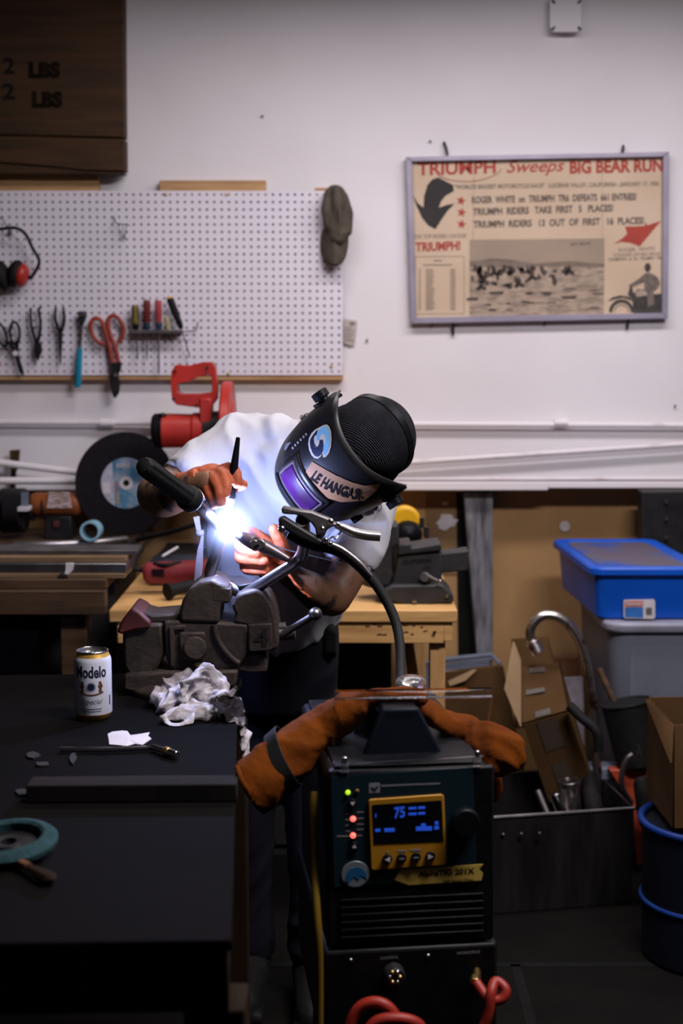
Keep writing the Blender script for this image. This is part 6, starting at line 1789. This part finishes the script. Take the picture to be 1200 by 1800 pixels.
part('headgear_band', band, M['blackp'], pe, bevel=0.001)
bb_ = MB()
rs = []
for k in range(49):
    t = 2 * pi * k / 48
    c = V((0.082 * cos(t), -0.004 + 0.087 * sin(t), 0.004))
    rad = V((cos(t), sin(t), 0))
    rs.append([HM @ (c + V((0, 0, 0.012))), HM @ (c + V((0, 0, 0.012)) + rad * 0.006), HM @ (c - V((0, 0, 0.012)) + rad * 0.006), HM @ (c - V((0, 0, 0.012)))])
bb_.rings(rs, False, False)
part('headgear_ring', bb_, M['blackp'], pe, bevel=0.001)
hrn = MB()
rr = random.Random(12)
for (cx, cy, sx, sy, Y, n_) in ((545, 742, 14, 16, 2.93, 34), (650, 884, 26, 8, 2.90, 34), (536, 735, 18, 12, 2.95, 10)):
    for k in range(n_):
        x, y = cx + (rr.random() - .5) * sx, cy + (rr.random() - .5) * sy
        a0 = rr.random() * 6.28
        r0 = 4 + rr.random() * 6
        pts = []
        for q_ in range(9):
            a_ = a0 + q_ * 0.7
            pts.append(at(x + cos(a_) * r0 * (0.5 + q_ * .05), y + sin(a_) * r0 * (0.5 + q_ * .05) + q_ * 0.6, Y + 0.01 * (rr.random() - .5)))
        hrn.tube(cr(pts, 2), 0.0009, 5, True)
part('hair', hrn, M['hair'], pe)

# ================================================================ WELDER
PSI = R(7.0)
wx, wy = V((cos(PSI), sin(PSI), 0)), V((-sin(PSI), cos(PSI), 0))
W_O = at(714, 1350, 2.0)
WM = Matrix((wx, wy, V((0, 0, 1)))).transposed().to_4x4()
WM.translation = W_O
WMi = WM.inverted()
wd = thing('welding_machine', 'dark welding machine with amber framed display and lit red lights', 'welder', (W_O.x, W_O.y + 0.2, 0.5))
def fz(px, py):
    """pixel -> local (x, z) on the machine's front face"""
    p = WMi @ rp(px, py, W_O, wy)
    return p.x, p.z
xl_, _ = fz(574, 1450)
xr_, _ = fz(862, 1450)
_, zb3 = fz(715, 1655)
_, zb4 = fz(715, 1850)
def lb3(x0, x1, y0, y1, z0, z1):
    return MB(WM).bx(x0, x1, y0, y1, z0, z1)
part('case', lb3(xl_, xr_, 0.004, 0.40, zb4, -0.002), M['blackp'], wd, bevel=0.012, seg=3)
part('front_bezel', MB(WM).prism([(xl_ - 0.002, zb3), (xr_ + 0.004, zb3), (xr_ + 0.002, 0.002), (xl_ + 0.002, 0.002)], 0, -0.012, Matrix(((1, 0, 0, 0), (0, 0, 1, 0), (0, 1, 0, 0), (0, 0, 0, 1)))), M['blackp'], wd, bevel=0.004)
FM = Matrix(((1, 0, 0, 0), (0, 0, -1, 0), (0, 1, 0, 0), (0, 0, 0, 1)))   # local (x, z, outwards)
def fp(name, pxs, m, d0, d1, parent=None, bevel=0.0):
    return part(name, MB(WM).prism([fz(*p) for p in pxs], d0, d1, FM), m, parent or wd, bevel=bevel, smooth=30)
def ftext(body, x0, y0, x1, y1, h, m, d, parent=None, bold=0.0, shear=0.0):
    def f(x, y):
        a_ = fz(x0 + (x1 - x0) * x, y0 + (y1 - y0) * x - h * y)
        return WM @ V((a_[0], -d, a_[1]))
    return part('lettering', text_mesh(body, 1, 1, f, bold, shear), m, parent or wd, smooth=0)
part('lower_case', lb3(xl_ - 0.006, xr_ + 0.010, -0.016, 0.40, zb4, zb3 - 0.002), M['blackp'], wd, bevel=0.006)
pnl = fp('control_panel', [(580, 1360), (828, 1344), (834, 1534), (586, 1553)], M['panel'], 0.012, 0.0135)
bz = fp('display_bezel', [(645, 1402), (648, 1399), (772, 1390), (776, 1393), (781, 1510), (778, 1513), (653, 1522), (649, 1519)], M['amber'], 0.0135, 0.017, None, 0.001)
fp('screen', [(651, 1408), (772, 1400), (775, 1471), (654, 1476)], M['screen'], 0.017, 0.0176, bz)
ftext('75', 689, 1432, 708, 1430, 20, M['blue_led'], 0.0182, bz, bold=0.03)
sd = MB(WM)
for (x0, x1, y0, y1) in ((714, 728, 1412, 1416), (731, 743, 1411, 1415), (714, 728, 1422, 1426), (731, 743, 1421, 1425), (656, 665, 1450, 1455), (672, 690, 1449, 1455), (727, 755, 1446, 1453), (736, 744, 1441, 1446), (760, 766, 1437, 1443), (759, 767, 1445, 1451), (656, 658, 1424, 1430)):
    sd.prism([fz(x0, y1), fz(x1, y1 - 0.6), fz(x1, y0 - 0.6), fz(x0, y0)], 0.0176, 0.0182, FM)
part('display_readout', sd, M['blue_led'], bz)
for k, (x, y) in enumerate(((677, 1502), (702, 1500.5), (727, 1498.5), (752, 1497))):
    c_ = fz(x, y)
    bt_ = part('button', MB(WM).prism([(c_[0] + 0.0072 * cos(2 * pi * i / 24), c_[1] + 0.0072 * sin(2 * pi * i / 24)) for i in range(24)], 0.017, 0.021, FM), M['blackp'], wd, bevel=0.0008)
    r_ = 0.0038
    if k == 0:
        tri = [(c_[0] - r_, c_[1]), (c_[0] + r_, c_[1] + r_), (c_[0] + r_, c_[1] - r_)]
    elif k == 3:
        tri = [(c_[0] + r_, c_[1]), (c_[0] - r_, c_[1] - r_), (c_[0] - r_, c_[1] + r_)]
    else:
        tri = [(c_[0] - r_, c_[1] - 0.001), (c_[0] + r_, c_[1] - 0.001), (c_[0] + r_, c_[1] + 0.001), (c_[0] - r_, c_[1] + 0.001)]
    part('button_mark', MB(WM).prism(tri, 0.021, 0.0214, FM), M['paperw'] if k in (0, 3) else M['print'], bt_)
pm2 = MB(WM)
for (x0, x1, y) in ((675, 679, 1489), (695, 710, 1487), (717, 737, 1485.5)):
    pm2.prism([fz(x0, y + 3), fz(x1, y + 2.4), fz(x1, y), fz(x0, y + .6)], 0.017, 0.0173, FM)
for (x0, x1, y) in ((605, 612, 1424), (625, 637, 1421), (605, 612, 1434), (625, 637, 1432), (605, 613, 1444), (625, 637, 1442), (605, 613, 1454), (625, 637, 1451), (590, 611, 1463), (625, 634, 1462), (667, 770, 1375)):
    pm2.prism([fz(x0, y + 2.6), fz(x1, y + 2.2 - (4 if x0 == 667 else 0)), fz(x1, y - (4 if x0 == 667 else 0)), fz(x0, y + .2)], 0.0135, 0.0138, FM)
pm2.prism([fz(646, 1389), fz(665, 1388), fz(665, 1371), fz(646, 1372)], 0.0135, 0.0138, FM)
part('panel_print', pm2, M['print'], wd)
lg_m = MB(WM)
lg_m.prism([fz(650, 1377), fz(655, 1381), fz(660, 1376), fz(662, 1378), (fz(656, 1386)), fz(649, 1380)], 0.0139, 0.0142, FM)
part('panel_logo', lg_m, M['panel'], wd)
def led(x, y, r, m, name='indicator_light'):
    c_ = WM @ V((fz(x, y)[0], -0.0145, fz(x, y)[1]))
    return part(name, MB().sph(c_, (r, r * 0.6, r), 14), m, wd)
led(618, 1433.5, 0.0042, M['red_led'])
led(618, 1462.5, 0.0042, M['red_led'])
led(609, 1387.5, 0.0036, M['green_led'])
led(625, 1385, 0.003, M['dimled'])
for x, y, up in ((617, 1406, 0), (620, 1481, 1)):
    c_ = fz(x, y)
    b_ = part('button', MB(WM).prism([(c_[0] + 0.0062 * cos(2 * pi * i / 20), c_[1] + 0.0062 * sin(2 * pi * i / 20)) for i in range(20)], 0.0135, 0.0165, FM), M['blackp'], wd, bevel=0.0006)
    r_ = 0.0035
    sgn = 1 if up else -1
    part('button_mark', MB(WM).prism([(c_[0] - r_, c_[1] - r_ * .6 * sgn), (c_[0] + r_, c_[1] - r_ * .6 * sgn), (c_[0], c_[1] + r_ * sgn)], 0.0165, 0.0169, FM), M['paperw'], b_)
c_ = fz(812, 1436)
kb = part('control_knob', MB(WM).prism([(c_[0] + 0.021 * cos(2 * pi * i / 36), c_[1] + 0.021 * sin(2 * pi * i / 36)) for i in range(36)], 0.0135, 0.03, FM), M['blackp'], wd, bevel=0.003)
fp('knob_print', [(793, 1457), (807, 1456), (807, 1458), (793, 1459)], M['print'], 0.0135, 0.0138)
c_ = fz(622, 1530)
ov = lambda rx, rz: [(c_[0] + rx * cos(2 * pi * i / 32), c_[1] + rz * sin(2 * pi * i / 32)) for i in range(32)]
bdg = part('badge', MB(WM).prism(ov(0.0205, 0.0195), 0.0135, 0.015, FM), mat('badge_silver', (0.24, 0.27, 0.30), rough=0.35, metal=0.3), wd, bevel=0.0006)
part('badge_wave', MB(WM).prism([fz(*p) for p in ((604, 1541), (607, 1530), (611, 1521), (618, 1519), (625, 1517), (634, 1520), (641, 1528), (642, 1538), (637, 1534), (632, 1532), (628, 1540), (620, 1534), (614, 1539), (611, 1545))], 0.015, 0.0156, FM), mat('badge_blue', (0.012, 0.10, 0.24), rough=0.4), bdg)
gbn = fp('gold_banner', [(700, 1523), (845, 1513), (838, 1521), (845, 1529), (842, 1541), (715, 1549), (690, 1540)], mat('gold_banner', (0.50, 0.34, 0.07), (0.05, 0.045, 0.03), rough=0.4, scale=3, ramp=(0.3, 0.5)), 0.0135, 0.0145)
ftext('AlphaTIG 201X', 732, 1538, 830, 1532, 13, M['ink'], 0.0148, gbn, bold=0.03)
ftext('with Square Wave', 775, 1546, 828, 1543, 6, M['ink'], 0.0148, gbn, bold=0.02)
for k in range(6):
    y = 1572 + k * 13
    fp('louvre', [(596, y + 3), (846, y - 9), (846, y - 4), (596, y + 8)], M['blackp'], 0.012, 0.0145, None, 0.001)
ftext('POWER', 706, 1563, 734, 1561, 4, M['dullsteel'], 0.0125)
def onlow(px, py):
    P0 = WM @ V((0, -0.016, 0))
    return WMi @ rp(px, py, P0, wy)
def low(px, py, d):
    p = onlow(px, py)
    return WM @ V((p.x, -0.016 - d, p.z))
def lowtext(body, x0, y0, x1, y1, h):
    def f(x, y):
        return low(x0 + (x1 - x0) * x, y0 + (y1 - y0) * x - h * y, 0.0005)
    return part('lettering', text_mesh(body, 1, 1, f, 0.02), M['print'], wd, smooth=0)
lowtext('CONTROL', 668, 1687, 700, 1684, 5)
lowtext('WORKPIECE', 802, 1678, 843, 1675, 5)
for x, y in ((616, 1688), (752, 1680)):
    part('case_screw', MB().sph(low(x, y, 0.0), (0.0035, 0.003, 0.0035), 10), M['steel'], wd)
cn2 = part('control_socket', MB().tube([low(690, 1708, 0), low(692, 1710, 0.02)], [0.016, 0.015], 28), M['blackm'], wd, bevel=0.002)
for k in range(6):
    a_ = k * pi / 3
    p = low(690 + 9 * cos(a_), 1707 + 10 * sin(a_), 0.02)
    part('socket_pin', MB().sph(p, 0.0035, 10), M['chrome'] if k % 2 else M['brass'], cn2)
part('gas_fitting', MB().tube([low(838, 1706, 0), low(830, 1710, 0.03)], [0.006, 0.006], 6).tube([low(830, 1708, 0.02), low(826, 1710, 0.034)], 0.008, 6), M['brass'], wd, bevel=0.001)
# top: handle, hinge screws, flip cover
tz = 0.0
def lw(x, y, z):
    return WM @ V((x, y, z))
def fzy(px, py, yl):
    p = WMi @ rp(px, py, WM @ V((0, yl, 0)), wy)
    return p.x, p.z
pts = [fzy(*p, 0.06) for p in ((672, 1246), (736, 1244), (776, 1322), (780, 1334), (636, 1338), (638, 1328))]
part('carry_handle', MB(WM).prism(pts, -0.06, -0.075, FM), mat('dark_blue_black', (0.005, 0.008, 0.013), rough=0.5, spec=0.1), wd, bevel=0.004)
part('carry_handle', MB(WM).prism(pts, -0.17, -0.185, FM), mat('dark_blue_black_rear', (0.005, 0.008, 0.013), rough=0.5, spec=0.1), wd, bevel=0.004)
part('handle_bar', lb3(pts[0][0], pts[1][0], 0.06, 0.185, pts[0][1] - 0.022, pts[0][1]), M['blackp'], wd, bevel=0.006)
part('top_plate', lb3(xl_ + 0.012, xr_ - 0.012, 0.008, 0.39, -0.003, 0.004), M['blackp'], wd, bevel=0.002)
for x in (603, 835):
    c1_ = fz(x, 1338 if x < 700 else 1327)
    part('hinge_screw', MB().cyl(lw(c1_[0], -0.013, c1_[1] + 0.006), lw(c1_[0], -0.017, c1_[1] + 0.006), 0.005, n=16), M['chrome'], wd, bevel=0.001)
    part('hinge_tab', MB(WM).box((c1_[0], -0.012, c1_[1] - 0.005), (0.012, 0.006, 0.016)), M['clear'], wd, bevel=0.001)
q0, q1, q2, q3 = fz(582, 1340), fz(846, 1325), fz(862, 1222), fz(586, 1226)
cv = part('flip_cover', MB(WM).prism([q0, q1, q2, q3], 0.0095, 0.0125, FM), M['acrylic'], wd, bevel=0.0006)
q4, q5 = fz(588, 1212), fz(862, 1207)
part('cover_lip', MB(WM).hexa([V((q3[0], -0.0125, q3[1])), V((q2[0], -0.0125, q2[1])), V((q2[0], -0.0125, q2[1] + 0.003)), V((q3[0], -0.0125, q3[1] + 0.003))], [V((q4[0], -0.004, q4[1] - 0.003)), V((q5[0], -0.004, q5[1] - 0.003)), V((q5[0], -0.004, q5[1])), V((q4[0], -0.004, q4[1]))]), M['acrylic'], cv)

# cart under it
ct2 = thing('welding_cart', 'dark low cart carrying the welding machine', 'cart', (W_O.x, W_O.y + 0.2, 0))
zc = (W_O.z + zb4)
part('shelf', MB(WM).bx(xl_ + 0.01, xr_ - 0.01, 0.0, 0.40, zb4 - 0.02, zb4 - 0.001), M['blackm'], ct2, bevel=0.002)
for x_ in (xl_ + 0.03, xr_ - 0.03):
    for y_ in (0.03, 0.37):
        part('post', MB(WM).bx(x_ - 0.012, x_ + 0.012, y_ - 0.012, y_ + 0.012, -W_O.z + 0.0, zb4 - 0.02), M['blackm'], ct2)

# gloves on the machine
def suede(name, label, shapes, strap=None):
    g = thing(name, label, 'glove', shapes['o'])
    f_ = MB()
    for L, r in shapes['caps']:
        f_.caps(cr([at(*p) for p in L], 4), r, 14)
    for e in shapes.get('et', []):
        f_.etube([(at(x, y, Y), pv(dx, dy, Y), V((0, d, 0.0))) for x, y, Y, dx, dy, d in e], 26)
    part('leather', folds(fuse(f_, 0.004, 3, 0.5), 0.006, 18.0, 9.0, 0.8, 1.0), M['leather'], g, smooth=180)
    return g
g1_ = suede('gauntlet_glove', 'orange suede gauntlet with a black strap hanging left of the welding machine', {'o': at(520, 1330, 2.12),
    'et': [[(440, 1386, 2.06, 24, 42, .045), (475, 1356, 2.08, 22, 44, .05), (520, 1318, 2.11, 20, 42, .05), (570, 1276, 2.14, 16, 34, .045), (610, 1250, 2.13, 10, 28, .04), (640, 1234, 2.115, 6, 16, .03)]],
    'caps': [([(600, 1258, 2.13), (640, 1232, 2.11), (690, 1221, 2.105), (735, 1228, 2.105)], [.022, .016, .014, .013])]})
stp = []
for k in range(33):
    t = 2 * pi * k / 32
    c_ = at(498, 1336, 2.095)
    a_ = pv(23, 45, 2.1) * (cos(t) * 1.04) + V((0, .053, 0)) * sin(t)
    ax_ = pv(8, -7, 2.1).normalized()
    stp.append([c_ + a_ - ax_ * 0.012, c_ + a_ * 1.05 - ax_ * 0.012, c_ + a_ * 1.05 + ax_ * 0.012, c_ + a_ + ax_ * 0.012])
part('strap', MB().rings(stp, False, False), M['blackr'], g1_, bevel=0.001)
part('cuff_hem', MB().tube(cr([at(416, 1348, 2.04), at(424, 1370, 2.02), at(440, 1398, 2.02), at(460, 1422, 2.04)], 5), 0.004, 8), M['leather'], g1_)
g2_ = suede('gauntlet_glove', 'orange suede glove with bunched fingers hanging right of the welding machine', {'o': at(860, 1330, 2.16),
    'et': [[(712, 1228, 2.14, 5, 13, .03), (748, 1246, 2.15, 2, 18, .035), (790, 1275, 2.18, -4, 24, .04), (835, 1300, 2.17, -6, 34, .045)]],
    'caps': [([(835, 1290, 2.15), (865, 1288, 2.13), (895, 1300, 2.12), (908, 1318, 2.12)], [.019, .018, .016, .013]),
             ([(835, 1300, 2.13), (865, 1302, 2.11), (898, 1318, 2.105), (914, 1335, 2.11)], [.019, .018, .016, .013]),
             ([(835, 1312, 2.12), (865, 1320, 2.10), (890, 1336, 2.095), (900, 1348, 2.10)], [.020, .019, .017, .013]),
             ([(832, 1325, 2.12), (856, 1336, 2.10), (876, 1348, 2.095), (884, 1355, 2.10)], [.020, .018, .015, .012]),
             ([(840, 1330, 2.18), (862, 1362, 2.16), (872, 1388, 2.15), (868, 1404, 2.15)], [.018, .014, .012, .010])]})
o = part('glass_bauble', MB().sph(at(722, 1200, 2.125), (0.024, 0.022, 0.012), 24), M['clear'])
tag(o, 'clear glass knob lying on the orange gloves behind the flip cover', 'knob')

# hoses at the front
o = part('red_hose', MB().tube(cr([low(597, 1830, 0.05), low(606, 1780, 0.05), low(622, 1745, 0.05), low(648, 1731, 0.055), low(672, 1738, 0.06), low(690, 1765, 0.06), low(706, 1800, 0.05), low(716, 1840, 0.05)], 6), 0.0085, 14), M['redhose'])
tag(o, 'red hose looping up in front of the machine, inner of the two loops', 'hose')
o = part('red_hose', MB().tube(cr([low(612, 1840, 0.08), low(622, 1790, 0.08), low(645, 1752, 0.08), low(680, 1742, 0.085), low(710, 1748, 0.085), low(724, 1765, 0.08), low(718, 1790, 0.07)], 6), 0.0085, 14), M['redhose'])
tag(o, 'red hose with a wide flat bend, outer of the two loops', 'hose')
o = part('red_hose', MB().tube(cr([low(828, 1710, 0.03), low(845, 1728, 0.05), low(866, 1726, 0.055), low(874, 1712, 0.05), low(860, 1704, 0.04), low(848, 1716, 0.055), low(843, 1745, 0.06), low(832, 1775, 0.06), low(812, 1805, 0.06), low(800, 1840, 0.06)], 6), 0.0075, 14), M['redhose'])
tag(o, 'red hose coiled once at the brass fitting on the right', 'hose')
o = part('yellow_hose', MB().tube(cr([at(551, 1392, 2.02), at(550, 1450, 2.0), at(552, 1530, 1.99), at(557, 1610, 1.97), at(561, 1680, 1.96), at(561, 1850, 1.96)], 5), 0.006, 12), M['hiviz'])
tag(o, 'yellow hose hanging straight down left of the welding machine', 'hose')
o = part('wood_block', MB().pxprism([(408, 1578), (430, 1580), (440, 1624), (440, 1664), (408, 1664)], 3.42, 3.5), M['pine2'], None, bevel=0.003)
tag(o, 'wooden block low behind the bench by the trouser leg', 'block')
